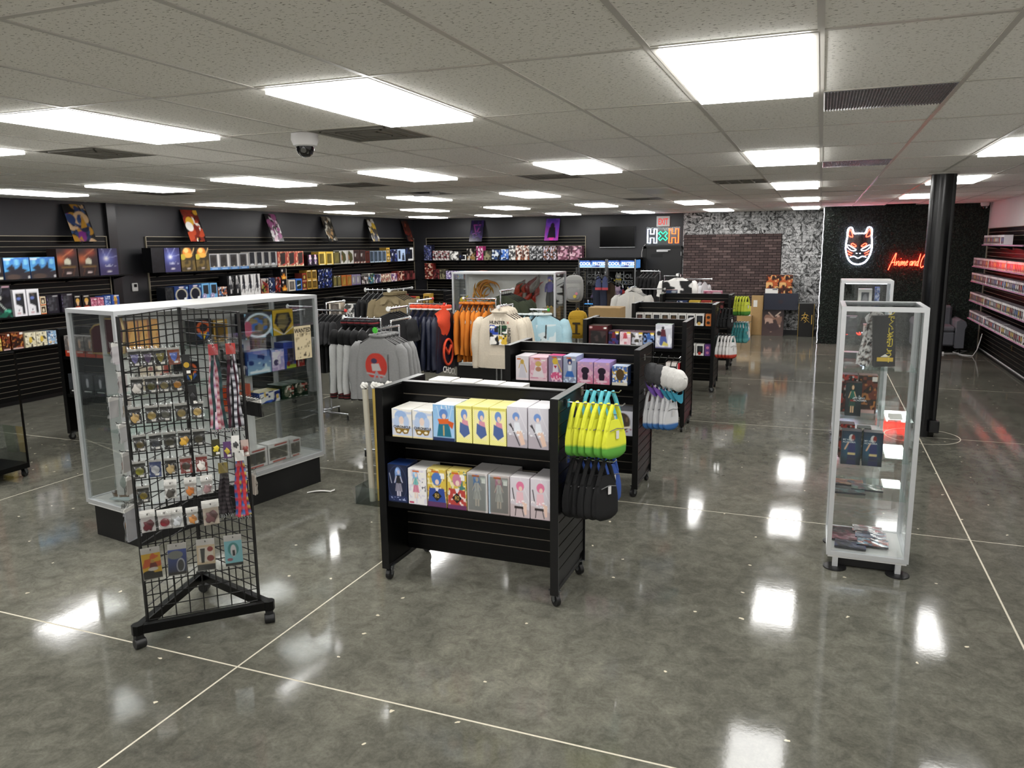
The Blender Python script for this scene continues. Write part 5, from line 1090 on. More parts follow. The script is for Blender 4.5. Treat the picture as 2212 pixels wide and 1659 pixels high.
# --- rack A: varsity jackets and grey sweatshirts (nearest)
rack('chrome rack holding black varsity jackets and grey sweatshirts', -3.97, 3.84, [(-1, 0, -.1, -.1, 1.49, .43, 'star', '#e9e9e6'), (0, -1, .11, -.1, 1.43, .45, 'star', '#4fc83c'), (0, 1, -.1, .1, 1.45, .4, 'cap', '#d8d8d8')])
for k in range(5):
    garment('varsity_jacket', 'black varsity jacket with white sleeves, %s from the rack post' % ORD[5-k], 'jacket', (-4.46+.08*k, 3.74, 1.49), PI/2+R.uniform(-.05, .05), '#101012', .54, .66, .028, .6, '#dcdcdb', ['#5a1f22', '#141214', '#6a2426', '#141214'], ['#16141a', '#8a3438', '#16141a'], seed=k, group='varsity jackets on the nearest rack', hem=['#5a1f22', '#141214', '#5a1f22'],
            lettering=[('WATCH D', .085, 0, -.17, '#c9c9c9', -.002)] if k == 4 else None)
red_disc = [('bg', '#8f8f8f'), ('e', .5, .55, .46, .44, '#c03a2e'), ('r', .1, .0, .9, .16, '#8f8f8f'), ('e', .42, .72, .12, .09, '#3a3450'), ('p', [(.3,.62),(.6,.64),(.7,.4),(.34,.38)], '#b9b6b4'), ('l', .1, .3, .85, .22, .06, '#a9a7a8'), ('l', .5, .36, .4, .1, .07, '#9d9aa0'), ('l', .5, .36, .66, .08, .07, '#9d9aa0')]
for k in range(4):
    garment('sweatshirt', 'grey sweatshirt with a red disc print, %s on the front arm' % ('foremost' if k == 0 else ORD[k+1]), 'sweatshirt', (-3.86, 3.33+.075*k, 1.43), R.uniform(-.04, .04), '#929292', .53, .62, .03, .56, seed=k, group='grey sweatshirts on the nearest rack', collar=['#8a8a8a'], prints=(red_disc, -.13, .13, -.44, -.16) if k == 0 else None)
# --- rack B: black shirts left of it
rack('chrome rack with black shirts beside the large glass case', -5.94, 5.26, [(1, 0, .1, -.1, 1.43, .42, 'cap', '#c8322a'), (-1, 0, -.1, .1, 1.45, .4, 'star', '#e9e9e6'), (0, -1, -.1, -.1, 1.43, .4, 'star', '#e9e9e6'), (0, 1, .1, .1, 1.5, .4, 'cap', '#d8d8d8')])
for k in range(6): garment('black_shirt', 'black shirt, %s from tip of right arm, rack by the glass case' % ORD[k+1], 'shirt', (-5.44-.065*k, 5.16, 1.43), PI/2+R.uniform(-.05, .05), '#0d0d10', .52, .7, .024, .26, seed=k, group='black shirts by the glass case')
for k in range(4): garment('black_shirt', 'black shirt, %s from tip of front arm, rack by the glass case' % ORD[k+1], 'shirt', (-6.04, 4.82+.07*k, 1.43), R.uniform(-.05, .05), '#121215', .5, .68, .024, .24, seed=k, group='black shirts by the glass case')
for k in range(4): garment('black_shirt', 'black shirt, %s from tip of left arm, rack by the glass case' % ORD[k+1], 'shirt', (-6.38+.07*k, 5.36, 1.45), PI/2, '#0f0f12', .5, .68, .024, .24, seed=k+1, group='black shirts by the glass case')
# --- rack C: navy jackets with orange hoods
rack('chrome rack with navy and orange satin jackets', -4.64, 5.3, [(1, 0, .1, -.1, 1.53, .47, 'cap', '#c8322a'), (0, -1, .07, -.1, 1.5, .45, 'star', '#e9e9e6'), (0, 1, .1, .1, 1.55, .4, 'cap', '#c8322a')])
for k in range(6):
    last = k == 5
    garment('satin_jacket', 'navy satin jacket with orange collar, %s' % ('outermost on the red-capped arm' if last else ORD[k+1]+' from the rack post'), 'jacket', (-4.46+.082*k, 5.2, 1.53), PI/2+R.uniform(-.08, .08), '#151a2e', .6, .72, .036, .61, seed=k, group='navy jackets with orange collars', collar=['#e9e6e0', '#d8492a', '#d8492a'], hood=False, shiny=.42)
hood = thing('orange_scarf', 'bright orange hood lining draped over the outermost navy jacket', 'hood', (-4.04, 5.12, 1.42)); 
hm = MB(); hm.grid(lambda u, v: (.03*math.sin(v*3)+.045*math.sin(PI*u)-.02, -.2+.36*u+.02*math.sin(9*v), .02+.06*math.sin(PI*u)-.33*v*(.55+.45*math.sin(PI*u))), 14, 14)
part(hood, 'lining', hm, cloth('#d8492a'), smooth=80)
jl = thing('jacket_back_emblem', 'round orange emblem with white lettering on the outermost navy jacket back', 'emblem', (-3.985, 5.1, .98), PI/2)
part(jl, 'emblem_ring', MB().tube([(.12*math.cos(a), 0, .15*math.sin(a)) for a in [2*PI*i/28 for i in range(28)]], .014, 6, True), cloth('#d8492a'))
part(jl, 'emblem_bar', MB().tube([(-.08, 0, .06), (0, 0, -.02), (.08, 0, .07)], .018, 6), cloth('#d8492a'))
part(jl, 'lettering', textmesh('CHOOL', .1, mat('ink_white', '#ece9e4', .6), .003, .001), None, (.02, -.002, -.23), (PI/2, .25, 0))
for k in range(4): garment('black_shirt', 'black shirt on the arm before the navy jackets, %s from its tip' % ORD[k+1], 'shirt', (-4.57, 4.8+.07*k, 1.5), R.uniform(-.05, .05), '#0e0e11', .5, .66, .024, .24, seed=k, group='black shirts before the navy jackets')
# --- rack E: khaki jackets
rack('chrome rack with khaki jackets, farther back', -5.5, 6.7, [(-1, 0, -.1, -.1, 1.6, .42, 'star', '#e9e9e6'), (0, -1, .1, -.1, 1.62, .4, 'star', '#e9e9e6'), (0, 1, -.1, .1, 1.6, .4, 'cap', '#d8d8d8')])
for k in range(5):
    t = garment('khaki_jacket', 'khaki field jacket, %s on the forward arm' % ('foremost' if k == 0 else ORD[k+1]), 'jacket', (-5.4, 6.22+.07*k, 1.62), .3+R.uniform(-.04, .04), '#85775a', .52, .62, .034, .5, seed=k, group='khaki field jackets', collar=['#857758', '#7d7052'])
    if k == 0:
        for s_ in (-1, 1):
            part(t, 'collar_flap', MB().add([(s_*.02, -.06, -.01), (s_*.12, -.05, .0), (s_*.13, -.062, -.09), (s_*.06, -.066, -.08)], [(0,1,2,3)]), cloth('#8d7f60'), (0, 0, -.1))
            part(t, 'pocket', MB().box(s_*.12-.06, s_*.12+.06, -.062, -.05, -.34, -.22), cloth('#807254'), (0, 0, -.1))
            part(t, 'pocket_flap', MB().box(s_*.12-.065, s_*.12+.065, -.066, -.06, -.24, -.2), cloth('#8a7c5d'), (0, 0, -.1))
for k in range(5): garment('black_hoodie', 'black hoodie on the left arm beside khaki jackets, %s from its tip' % ORD[k+1], 'hoodie', (-5.98+.08*k, 6.6, 1.6), PI/2, '#0d0d0f', .52, .64, .03, .55, seed=k, group='black hoodies beside the khaki jackets')
# --- rack D: orange print shirts, cream hoodies, green hoodies, tie-dye shirts
rack('chrome rack with orange shirts and cream hoodies before the second case', -3.45, 5.65, [(-1, 0, -.1, -.12, 1.58, .42, 'cap', '#e4e2da'), (0, -1, .11, -.1, 1.52, .45, 'cap', '#d8d8d8'), (1, 0, .02, .25, 1.43, .42, 'cap', '#3fae3c'), (0, 1, -.12, .08, 1.66, .42, 'cap', '#d8d8d8')])
dots = [('bg', '#c9761f')]
rr2 = random.Random(4)
for k in range(26):
    x, y = rr2.random(), rr2.random(); dots += [('e', x, y, .075, .05, '#2a241e'), ('e', x, y, .06, .04, '#e4e0d8'), ('l', x-.03, y, x+.03, y+.02, .018, '#2a241e')]
def patterned(t, ops, w_, L_, th):
    mb = body_mesh(w_, L_, th, 1); n = len(mb.v)
    im = raster(ops, 60, 90, 1.4, 3)
    mb.c = [tuple(im[int(max(0, min(1, -z/L_*.98+.01))*90*-1+90) if 0 else int(90-max(0, min(1, -z/L_))*90), int(max(0, min(1, x/w_+.5))*60)]) for x, y, z in mb.v]
    return mb
oM = None
for k in range(6):
    t = garment('orange_shirt', 'orange shirt with round black and white emblems, %s from the rack post' % ORD[k+1], 'shirt', (-3.62-.07*k, 5.53, 1.58), PI/2+.12+R.uniform(-.06, .06), 'emblem', .54, .68, .03, .52, seed=k, group='orange emblem shirts', collar=['#c4701c'])
hx = [('bg', '#e6e0d2'), ('r', .02, .5, .5, .98, '#2a4aa8'), ('r', .5, .5, .98, .98, '#1f4a2c'), ('r', .5, .04, .98, .5, '#d8b23c'), ('r', .02, .04, .5, .5, '#e9e6de'), ('n', 7, '#f0eeea', .6), ('n', 8, '#1a1a1c', .64)]
for k in range(4):
    t = garment('cream_hoodie', 'cream hoodie with %s' % ('lettered four-colour chest print, foremost on the rack' if k == 0 else 'sleeve hidden behind the foremost one, %s on the arm' % ORD[k+1]), 'hoodie', (-3.33, 5.1+.075*k, 1.52), R.uniform(-.04, .04), '#cfc4b2', .56, .64, .034, .56, seed=k, group='cream hoodies', hood=True, collar=['#cbc0ae'], cuff=['#c4b9a8', '#c4b9a8'],
                prints=(hx, -.1, .12, -.37, -.14) if k == 0 else None, lettering=[('HUNTER', .05, 0, -.115, '#17171a', .0015), ('X', .04, .13, -.115, '#b03a34', .001), ('HUNTER', .046, .145, -.26, '#17171a', .0012, PI/2)] if k == 0 else None)
    if k == 0: part(t, 'pocket', MB().prism([(-.16, -.6), (.16, -.6), (.11, -.44), (-.11, -.44)], -.064, -.055), cloth('#c8bdab'), (0, 0, -.1))
for k in range(5): garment('green_hoodie', 'dark olive green hoodie, %s on the rear arm of the cream hoodie rack' % ORD[k+1], 'hoodie', (-3.57+.0*k, 5.8+.07*k, 1.66), .25, '#2f3624', .54, .66, .03, .55, seed=k, group='olive green hoodies')
td = [('bg', '#a9d3e2'), ('n', 4, '#d8ecf2', .45), ('n', 6, '#eef4f4', .55), ('n', 9, '#7fbcd4', .7)]
for k in range(5):
    t = garment('tie_dye_shirt', 'pale blue tie-dye shirt, %s on the green-capped arm' % ('outermost' if k == 4 else ORD[k+1]), 'shirt', (-3.36+.075*k, 5.9, 1.43), PI/2-.95 if k == 4 else PI/2-.2, '#b5d8e4', .52, .64, .028, .3, seed=k, group='pale blue tie-dye shirts', collar=['#e4ecec'],
                prints=([('bg', '#dfeaee'), ('n', 4, '#b5d8e4', .5), ('l', .5, .45, .52, .95, .07, '#16181c'), ('n', 8, '#2a2c30', .74, (.25, .1, .5, .6)), ('e', .6, .2, .2, .1, '#d8c43c'), ('e', .62, .1, .2, .06, '#22242a')], -.13, .13, -.42, -.12) if k == 4 else None)
# --- far racks before the exit door and brick panel
rack('chrome rail with black shirts in front of the exit door', -3.25, 14.3, [(-1, 0, .0, 0, 1.6, .42, 'cap', '#d8d8d8'), (1, 0, .1, 0, 1.5, .3, 'cap', '#d8d8d8')], .36)
for k in range(5): garment('black_shirt', 'black shirt hanging before the exit door, %s from the left' % ORD[k+1], 'shirt', (-3.62+.085*k, 14.3, 1.6), PI/2-.3, '#101012', .46, .62, .024, .22, seed=k, group='black shirts before the exit door')
rack('chrome rack with black and white patterned shirts before the brick panel', -2.55, 12.9, [(0, -1, 0, -.1, 1.6, .4, 'star', '#e9e9e6'), (1, 0, .1, 0, 1.5, .5, 'cap', '#d8d8d8')], .36)
zb = [('bg', '#e0dedb'), ('n', 5, '#161618', .52), ('n', 7, '#161618', .62)]
for k in range(3):
    garment('patterned_shirt', 'black and white splashed shirt, %s' % ('foremost on its rack' if k == 0 else ORD[k+1]+' on its rack'), 'shirt', (-2.55, 12.45+.08*k, 1.6), .1*k, '#dcdad6', .62, .6, .03, .3, seed=k, group='black and white splashed shirts', prints=(zb, -.29, .29, -.56, -.06))
for k in range(4): garment('white_shirt', 'plain white shirt hanging beside the splashed shirts, %s from the left' % ORD[k+1], 'shirt', (-2.36+.09*k, 12.9, 1.5), PI/2-.3, '#cfcfd2', .44, .56, .024, .2, seed=k, group='plain white shirts before the brick panel')

# ================================================================== BAGS AND CAPS ON THE GONDOLA ENDS
def bagmesh(c1, c2, w_, h_, th, split, seed):
    r = random.Random(seed); p0 = r.uniform(0, 6); mb = MB()
    def fn(u, v):
        a = 2*PI*u; ca, sa = math.cos(a), math.sin(a); k = math.sin(PI*min(1, max(.0, v*.9+.1)))**.45 if v > 0 else .3
        wv = w_/2*(.62+.38*math.sin(min(1, v*1.5)*PI/2))*(1 if v < .9 else 1-.5*(v-.9)/.1)
        tv = th*(.25+.75*math.sin(min(1, v*1.25)*PI/2))*(1 if v < .88 else 1-.6*(v-.88)/.12)
        f = 1+.09*math.sin(7*a+p0)*math.sin(PI*v)
        return (wv*math.copysign(abs(ca)**.7, ca)*f, tv*math.copysign(abs(sa)**.8, sa)*f, -h_*v)
    mb.grid(fn, 22, 14, closed_u=True)
    mb.f.append(tuple(range(14*22, 15*22))); mb.f.append(tuple(range(21, -1, -1)))
    mb.c = [lin(c1) if -z < h_*split else lin(c2) for x, y, z in mb.v]
    return mb.mesh('pouch', M_cloth, 80)
BG = {}
def bag(name, label, loc, rz, c1, c2, w_=.2, h_=.27, th=.035, split=.7, seed=0, group=None, strap=.09):
    t = thing(name, label, 'bag', loc, rz, group)
    k = (c1, c2, w_, h_, th, split, seed % 3)
    if k not in BG: BG[k] = bagmesh(c1, c2, w_, h_, th, split, seed % 3)
    part(t, 'pouch', BG[k], None, (0, 0, -strap))
    for s_ in (-1, 1):
        part(t, 'strap', MB().tube([(s_*.012, 0, .004), (s_*.035, .0, -strap*.5), (s_*w_*.34, .0, -strap-.05), (s_*w_*.36, th*.6, -strap-.12)], [.012, .014, .014, .012], 8), cloth(c1))
    part(t, 'zip', MB().tube([(-w_*.3, -th*.9, -strap-h_*.25), (0, -th*1.06, -strap-h_*.2), (w_*.3, -th*.9, -strap-h_*.25)], .003, 5), mat('zip_grey', '#6a6a6a', .4))
    part(t, 'tag', box(-.012, .012, -th-.006, -th-.004, -strap-.11, -strap-.06), M_white)
    return t
def peg(x, y, z, L_, label):
    t = thing('peg_hook', label, 'hook', (x, y, z))
    part(t, 'prong', MB().tube([(0, 0, 0), (L_, 0, 0), (L_+.015, 0, .015)], .004, 6), M_chrome); part(t, 'back_plate', box(-.004, .004, -.025, .025, -.03, .02), M_chrome)
EX = GX+GW+.022
def bagrow(n, name, words, y, z, c1, c2, ystep=0., **k):
    peg(EX+.006, y, z, .05+.048*n, 'chrome peg holding the %s' % words.split(',')[0])
    for q in range(n):
        lb = words.split(',')[0]+(', outermost' if q == n-1 else ', %s from the panel' % ORD[q+1])+(words[words.index(','):] if ',' in words else '')
        bag(name, lb, (EX+.055+.048*q, y, z), PI/2-.5+R.uniform(-.15, .15), c1, c2, seed=q, group=words.split(',')[0]+'s', **k)
bagrow(6, 'pouch_bag', 'yellow pouch bag with green base, on nearest gondola end', 1.36, 1.27, '#d9dc3a', '#5aa03c', w_=.19, h_=.235, th=.024)
bagrow(4, 'pouch_bag', 'turquoise pouch bag, behind the yellow ones', 1.66, 1.29, '#63bcc8', '#6fc6d0', w_=.2, h_=.25, th=.028)
bagrow(4, 'pouch_bag', 'royal blue pouch bag, below the turquoise ones', 1.66, .9, '#2f4f9c', '#34559f', w_=.2, h_=.27, th=.03)
bagrow(5, 'pouch_bag', 'black pouch bag, below the yellow ones', 1.36, .92, '#0b0b0d', '#0e0e10', w_=.2, h_=.28, th=.03)
bagrow(5, 'pouch_bag', 'white pouch bag with blue base, on second gondola end', 3.62, .93, '#dcdcde', '#3f74b4', w_=.17, h_=.24, th=.022, split=.78)
bagrow(3, 'pouch_bag', 'white pouch bag with coral base, on second gondola end', 3.9, .95, '#e0dede', '#cf5f48', w_=.17, h_=.3, th=.022, split=.66)
bagrow(5, 'pouch_bag', 'white pouch bag with red base, on fourth gondola end', 8.8, .84, '#e2e0de', '#c2402e', w_=.18, h_=.24, th=.022, split=.72)
bagrow(4, 'pouch_bag', 'small black pouch bag, on fourth gondola end', 8.8, 1.25, '#0c0c0e', '#141416', w_=.18, h_=.2, th=.022)
bagrow(3, 'pouch_bag', 'black pouch bag with yellow patch, on fourth gondola end', 9.05, .84, '#101012', '#101012', w_=.18, h_=.24, th=.022)
bagrow(5, 'pouch_bag', 'lime pouch bag with green base, on farthest gondola end', 11.05, 1.28, '#d2da4a', '#4f8f38', w_=.18, h_=.24, th=.022)
bagrow(4, 'pouch_bag', 'plain black pouch bag, on farthest gondola end', 11.3, 1.28, '#0c0c0e', '#0c0c0e', w_=.18, h_=.24, th=.022)
bagrow(5, 'pouch_bag', 'teal pouch bag, on farthest gondola end', 11.05, .82, '#3f8f92', '#5aa8a8', w_=.18, h_=.26, th=.022)
bagrow(5, 'pouch_bag', 'white pouch bag with pale blue base, on farthest gondola end', 11.3, .82, '#dcdcdc', '#7fa8d0', w_=.18, h_=.26, th=.022, split=.75)
def cap(label, loc, rot, c1, c2, seed):
    zl = Vector((.8, -.5, .34)).normalized(); yl = (Vector((0, 0, 1))-zl*zl.z).normalized(); xl = yl.cross(zl)
    t = thing('baseball_cap', label, 'cap', loc, 0, 'caps on the second gondola end', Matrix((xl, yl, zl)).transposed().to_euler())
    part(t, 'crown', MB().grid(lambda u, v: (.088*math.cos(2*PI*u)*math.cos(v*PI/2*.97), .1*math.sin(2*PI*u)*math.cos(v*PI/2*.97), .092*math.sin(v*PI/2)**.8+.003*math.cos(12*PI*u)*math.sin(PI*v)), 28, 8, closed_u=True), cloth(c1), smooth=70)
    part(t, 'brim', MB().grid(lambda u, v: ((-.085+.17*u)*(1-.12*v), -.03-.095*math.sqrt(max(0, 1-(2*u-1)**2))**.9-(.075*math.sin(PI*u)**.7)*v, .004-.022*(2*u-1)**2-.012*v), 16, 6), cloth(c2), smooth=70)
    part(t, 'button', MB().ell((0, 0, .11), .009, .009, .006, 8, 5), cloth(c1)); part(t, 'hang_loop', MB().tube([(0, .09, .02), (0, .14, .05), (0, .17, .1)], .004, 6), M_wire)
peg(EX+.006, 3.6, 1.24, .3, 'chrome peg holding the caps')
for k, (x, c1, c2, w_) in enumerate([(.07, '#3c3c3e', '#6a4a9c', 'dark grey baseball cap with purple brim, nearer the panel'), (.13, '#424244', '#7a52a8', 'dark grey baseball cap with purple brim, outer one'), (.19, '#d2d0cc', '#2c7f9a', 'white baseball cap with teal brim, inner one'), (.24, '#d8d6d2', '#3a93ac', 'white baseball cap with teal brim, middle one'), (.29, '#dad8d4', '#3a93ac', 'white baseball cap with teal brim, outermost')]):
    cap(w_, (EX+x, 3.6, 1.09-.012*k), (1.0, .15, .9), c1, c2, k)

# ================================================================== GOODS ON THE WIRE TOWER
def frame_on(A, B):
    u = (B-A).normalized(); return u, Vector((u.y, -u.x, 0))
uA, nA = frame_on(P1, P2); uB, nB = frame_on(P3, P1); uC, nC = frame_on(P2, P3)
M_card = {}
def card(c): return mat('card_'+c.strip('#'), c, .5)
pk = {}
def pack(label, u, z, cardc, motif, mc, w_=.06, h_=.085, face=None, depth=.045, header_or_glare=None, group='keychain packs on the front of wire tower', clear=True):
    A, uu, nn = face or (P1, uA, nA)
    rz = math.atan2(uu.y, uu.x); p = A+uu*u+nn*depth
    t = thing('keychain_pack', label, 'keychain', (p.x, p.y, z), rz, group)
    tilt = (R.uniform(-.06, .06), R.uniform(-.05, .05), R.uniform(-.12, .12))
    e = link('card', None, t)
    bpy.data.objects.remove(e)
    part(t, 'card', box(-w_*.42, w_*.42, -.001, .001, -h_*.5, h_*.38), card(cardc), (0, 0, 0), tilt)
    if motif == 'round': part(t, 'charm', MB().cyl((0, -.001, -.008), (0, -.005, -.008), w_*.3, n=18), mat('charm_'+mc.strip('#'), mc, .3, .6), (0, 0, 0), tilt)
    elif motif == 'hex': part(t, 'charm', MB().cyl((0, -.001, -.008), (0, -.005, -.008), w_*.29, n=6), mat('charm_'+mc.strip('#'), mc, .3, .6), (0, 0, 0), tilt)
    elif motif == 'shield': part(t, 'charm', MB().prism([(-w_*.28, .018), (w_*.28, .018), (w_*.2, -.012), (0, -.032), (-w_*.2, -.012)], -.005, -.001), mat('charm_'+mc.strip('#'), mc, .3, .6), (0, 0, 0), tilt)
    elif motif == 'blob': part(t, 'charm', MB().ell((0, -.006, -.012), w_*.3, .005, w_*.36, 10, 7, fn=lambda x, y, z_: 1+.25*math.sin(5*x+4*z_+len(label))), card(mc), (0, 0, 0), tilt, 70)
    if header_or_glare: part(t, 'header_or_glare', box(-w_*.46, w_*.46, -.002, .002, h_*.36, h_*.36+header_or_glare), card('#e9e7e2' if header_or_glare > .015 else '#b5b3ae'), (0, 0, 0), tilt)  # short one is a pale strip painted as glare on the crinkled bag top
    if not header_or_glare or header_or_glare < .015: part(t, 'price_sticker', box(-.002, .018, -.0018, -.001, -h_*.42, -h_*.3), card('#efece6'), (0, 0, 0), tilt)
    if clear:
        k = (w_, h_)
        if k not in pk: pk[k] = MB().grid(lambda a, b: ((-.5+a)*w_, -.008-.004*math.sin(9*a+5*b)-.003*math.sin(17*b), (-.5+b*1.12)*h_), 10, 12).mesh('bag', M_poly, 80)
        part(t, 'bag', pk[k], None, (0, 0, 0), tilt)
    hk = MB().tube([tuple((0, depth-.004, h_*.56)), (0, -.03, h_*.56), (0, -.038, h_*.56+.008)], .0022, 5); 
    hp = part(GT, 'peg_hook', hk, M_wire, Vector((p.x, p.y, z))-O_, (0, 0, rz))
    return t
def rowpacks(z, specs, word):
    for k, (u, c, mo, mc, w_, h_, hd) in enumerate(specs):
        pack('%s, %s in the %s row of wire tower' % ({'shield': 'shield charm on card', 'round': 'round medallion on card', 'hex': 'six-sided charm on card', 'blob': 'rubber charm in clear bag'}[mo], ORD[k+1], word), u, z, c, mo, mc, w_, h_, header_or_glare=hd)
S0 = (.071, .098, .013)
rowpacks(1.645, [(.075, '#17171a', 'shield', '#6d6a9a', *S0), (.138, '#1a181c', 'shield', '#5a4a6a', *S0), (.2, '#141414', 'shield', '#8a8244', *S0), (.266, '#8a4226', 'shield', '#6d86d8', .07, .095, .012)], 'topmost')
rowpacks(1.495, [(.073, '#101012', 'blob', '#cfcac4', *S0), (.142, '#161616', 'hex', '#5d5a34', *S0), (.206, '#161616', 'hex', '#8a7f5a', *S0), (.272, '#121214', 'hex', '#a8762e', *S0)], 'second')
rowpacks(1.335, [(.051, '#1a1a1e', 'blob', '#b89a62', *S0), (.131, '#1c1b1a', 'round', '#a8935a', *S0), (.2, '#1d1d1d', 'hex', '#6a6a62', *S0), (.279, '#1c1b1a', 'round', '#a89564', *S0), (.361, '#1a1a18', 'round', '#c4a868', *S0)], 'third')
rowpacks(1.18, [(.06, '#1c1a18', 'hex', '#6a5f3c', *S0), (.137, '#16161a', 'hex', '#4a4c54', *S0), (.208, '#1c1c1a', 'round', '#4f4c40', *S0), (.281, '#101010', 'blob', '#d8a83c', *S0), (.356, '#1a1a1a', 'round', '#5a5648', *S0)], 'fourth')
rowpacks(1.033, [(.046, '#17160f', 'round', '#8a8a3a', *S0), (.124, '#22386e', 'round', '#c9ccd2', *S0), (.202, '#141214', 'blob', '#b8a070', *S0), (.279, '#8e2f2a', 'round', '#5a4a42', *S0), (.36, '#8a2a24', 'blob', '#ece6e0', *S0)], 'fifth')
rowpacks(.893, [(.053, '#1a1a16', 'hex', '#8a7a34', *S0), (.19, '#d0cdc8', 'blob', '#4a4640', .07, .085, .035), (.292, '#c9c4be', 'blob', '#c87a3a', .07, .085, .035), (.379, '#c4c2be', 'blob', '#9a7a7c', .07, .085, .035)], 'sixth')
rowpacks(.725, [(.062, '#cfcac8', 'blob', '#5a2028', .085, .1, .04), (.146, '#c8c2c0', 'round', '#9a3a44', .08, .09, .035), (.21, '#cfcfcc', 'blob', '#c9ccd0', .07, .095, .035), (.288, '#c4c2bc', 'blob', '#c98a4a', .07, .08, .03), (.387, '#cdbfae', 'blob', '#6a4a4a', .1, .12, .045)], 'seventh')
stk = [(.059, [('bg', '#e2b52e'), ('n', 4, '#d8642a', .5, (0, .45, 1, 1)), ('r', 0, 0, 1, .24, '#191416'), ('e', .3, .24, .3, .1, '#191416'), ('e', .55, .68, .1, .06, '#c79a4a'), ('p', [(.42,.62),(.72,.62),(.8,.44),(.36,.42)], '#7a2a24'), ('e', .55, .38, .26, .07, '#e6dcd0')], 'orange and yellow sticker sheet in clear sleeve'),
       (.191, [('grad', '#3a55a8', '#24262c'), ('e', .4, .78, .4, .16, '#8a8c88'), ('e', .68, .36, .16, .22, '#3c3d42'), ('ring', .68, .36, .22, .28, .8, '#c9ccd4'), ('r', 0, 0, 1, .12, '#17181c')], 'blue and charcoal sticker sheet in clear sleeve'),
       (.343, [('bg', '#d8c2a0'), ('r', .1, .34, .9, .9, '#e6dccb'), ('p', [(.2,.86),(.46,.86),(.4,.3),(.24,.3)], '#1c1818'), ('e', .74, .82, .16, .1, '#9a2420'), ('e', .74, .46, .2, .12, '#8a2820'), ('r', 0, 0, 1, .24, '#191416')], 'tan and red sticker sheet in clear sleeve'),
       (.492, [('bg', '#8fd0d8'), ('e', .5, .66, .3, .26, '#4f9a98'), ('e', .5, .6, .16, .24, '#e9e6e6'), ('r', .44, .4, .58, .62, '#22262e'), ('e', .28, .26, .16, .06, '#b0707a'), ('r', 0, 0, 1, .12, '#1c2024')], 'pale teal sticker sheet in clear sleeve')]
for u, ops, lb in stk:
    p = P1+uA*u+nA*.03; t = thing('sticker_pack', lb+' on wire tower', 'sticker pack', (p.x, p.y, .485), math.atan2(uA.y, uA.x), 'sticker sheets at the foot of wire tower')
    mb = MB(); front_print(mb, ops, -.048, .048, -.09, .06, -.002, 34, 50)
    tl = (R.uniform(-.05, .03), R.uniform(-.05, .05), R.uniform(-.1, .1))
    part(t, 'sheet', mb, printmat('print_gloss', .28), (0, 0, 0), tl); part(t, 'backing', box(-.049, .049, -.001, .001, -.092, .095), card('#d9d6d0'), (0, 0, 0), tl)
    part(t, 'sleeve', box(-.052, .052, -.005, -.004, -.096, .1), M_poly, (0, 0, 0), tl); part(t, 'hook', MB().tube([(0, .028, .085), (0, -.02, .085), (0, -.026, .092)], .0022, 5), M_wire)
# packs on the left face
for k, (u, z, w_, h_, c, mc) in enumerate([(.56, 1.66, .075, .1, '#d4d0d2', '#a08fa4'), (.49, 1.645, .08, .11, '#cfc9cc', '#94808f'), (.52, 1.49, .09, .11, '#cdc6c4', '#7a5a58'), (.58, 1.36, .09, .11, '#c9c8c8', '#222226'), (.5, 1.35, .085, .11, '#c9c4bc', '#b8966a'), (.52, 1.2, .08, .1, '#cfcfcf', '#3a3a3c'), (.56, 1.045, .085, .11, '#cbc8c4', '#a87f76'), (.5, .89, .08, .1, '#b9b4ac', '#4a4038'), (.57, .70, .13, .2, '#b5b5b8', '#b8862e'), (.5, .67, .13, .2, '#c2c6cc', '#a85a34')]):
    pack('clear %s with %s on the left side of wire tower' % ('sleeve' if w_ > .1 else 'bag', ['pale mauve ring, upper outer', 'mauve ring charm, upper inner', 'dark round mirror', 'black square emblem', 'tan charm', 'grey charm, mid height', 'pinkish charm', 'brown charm, low down', 'gold print, lowest outer', 'rust print, lowest inner'][k]), u, z, c, 'round' if k < 3 else 'blob', mc, w_, h_, (P3, uB, nB), .07+.03*(k % 2), .02, 'packs on the left side of wire tower')
for k in range(8): pack('black card pack, %s from the right corner, right side of wire tower' % ORD[k+1], .06+.028*k, 1.28, '#101012', 'hex', '#2a2a2e', .06, .1, (P2, uC, nC), .12, .02, 'black card packs on the right side of wire tower')
pack('pale folded print hanging low on the right side of wire tower', .08, .84, '#d0c4b8', 'blob', '#a89080', .09, .14, (P2, uC, nC), .05, None, 'packs on the right side of wire tower')
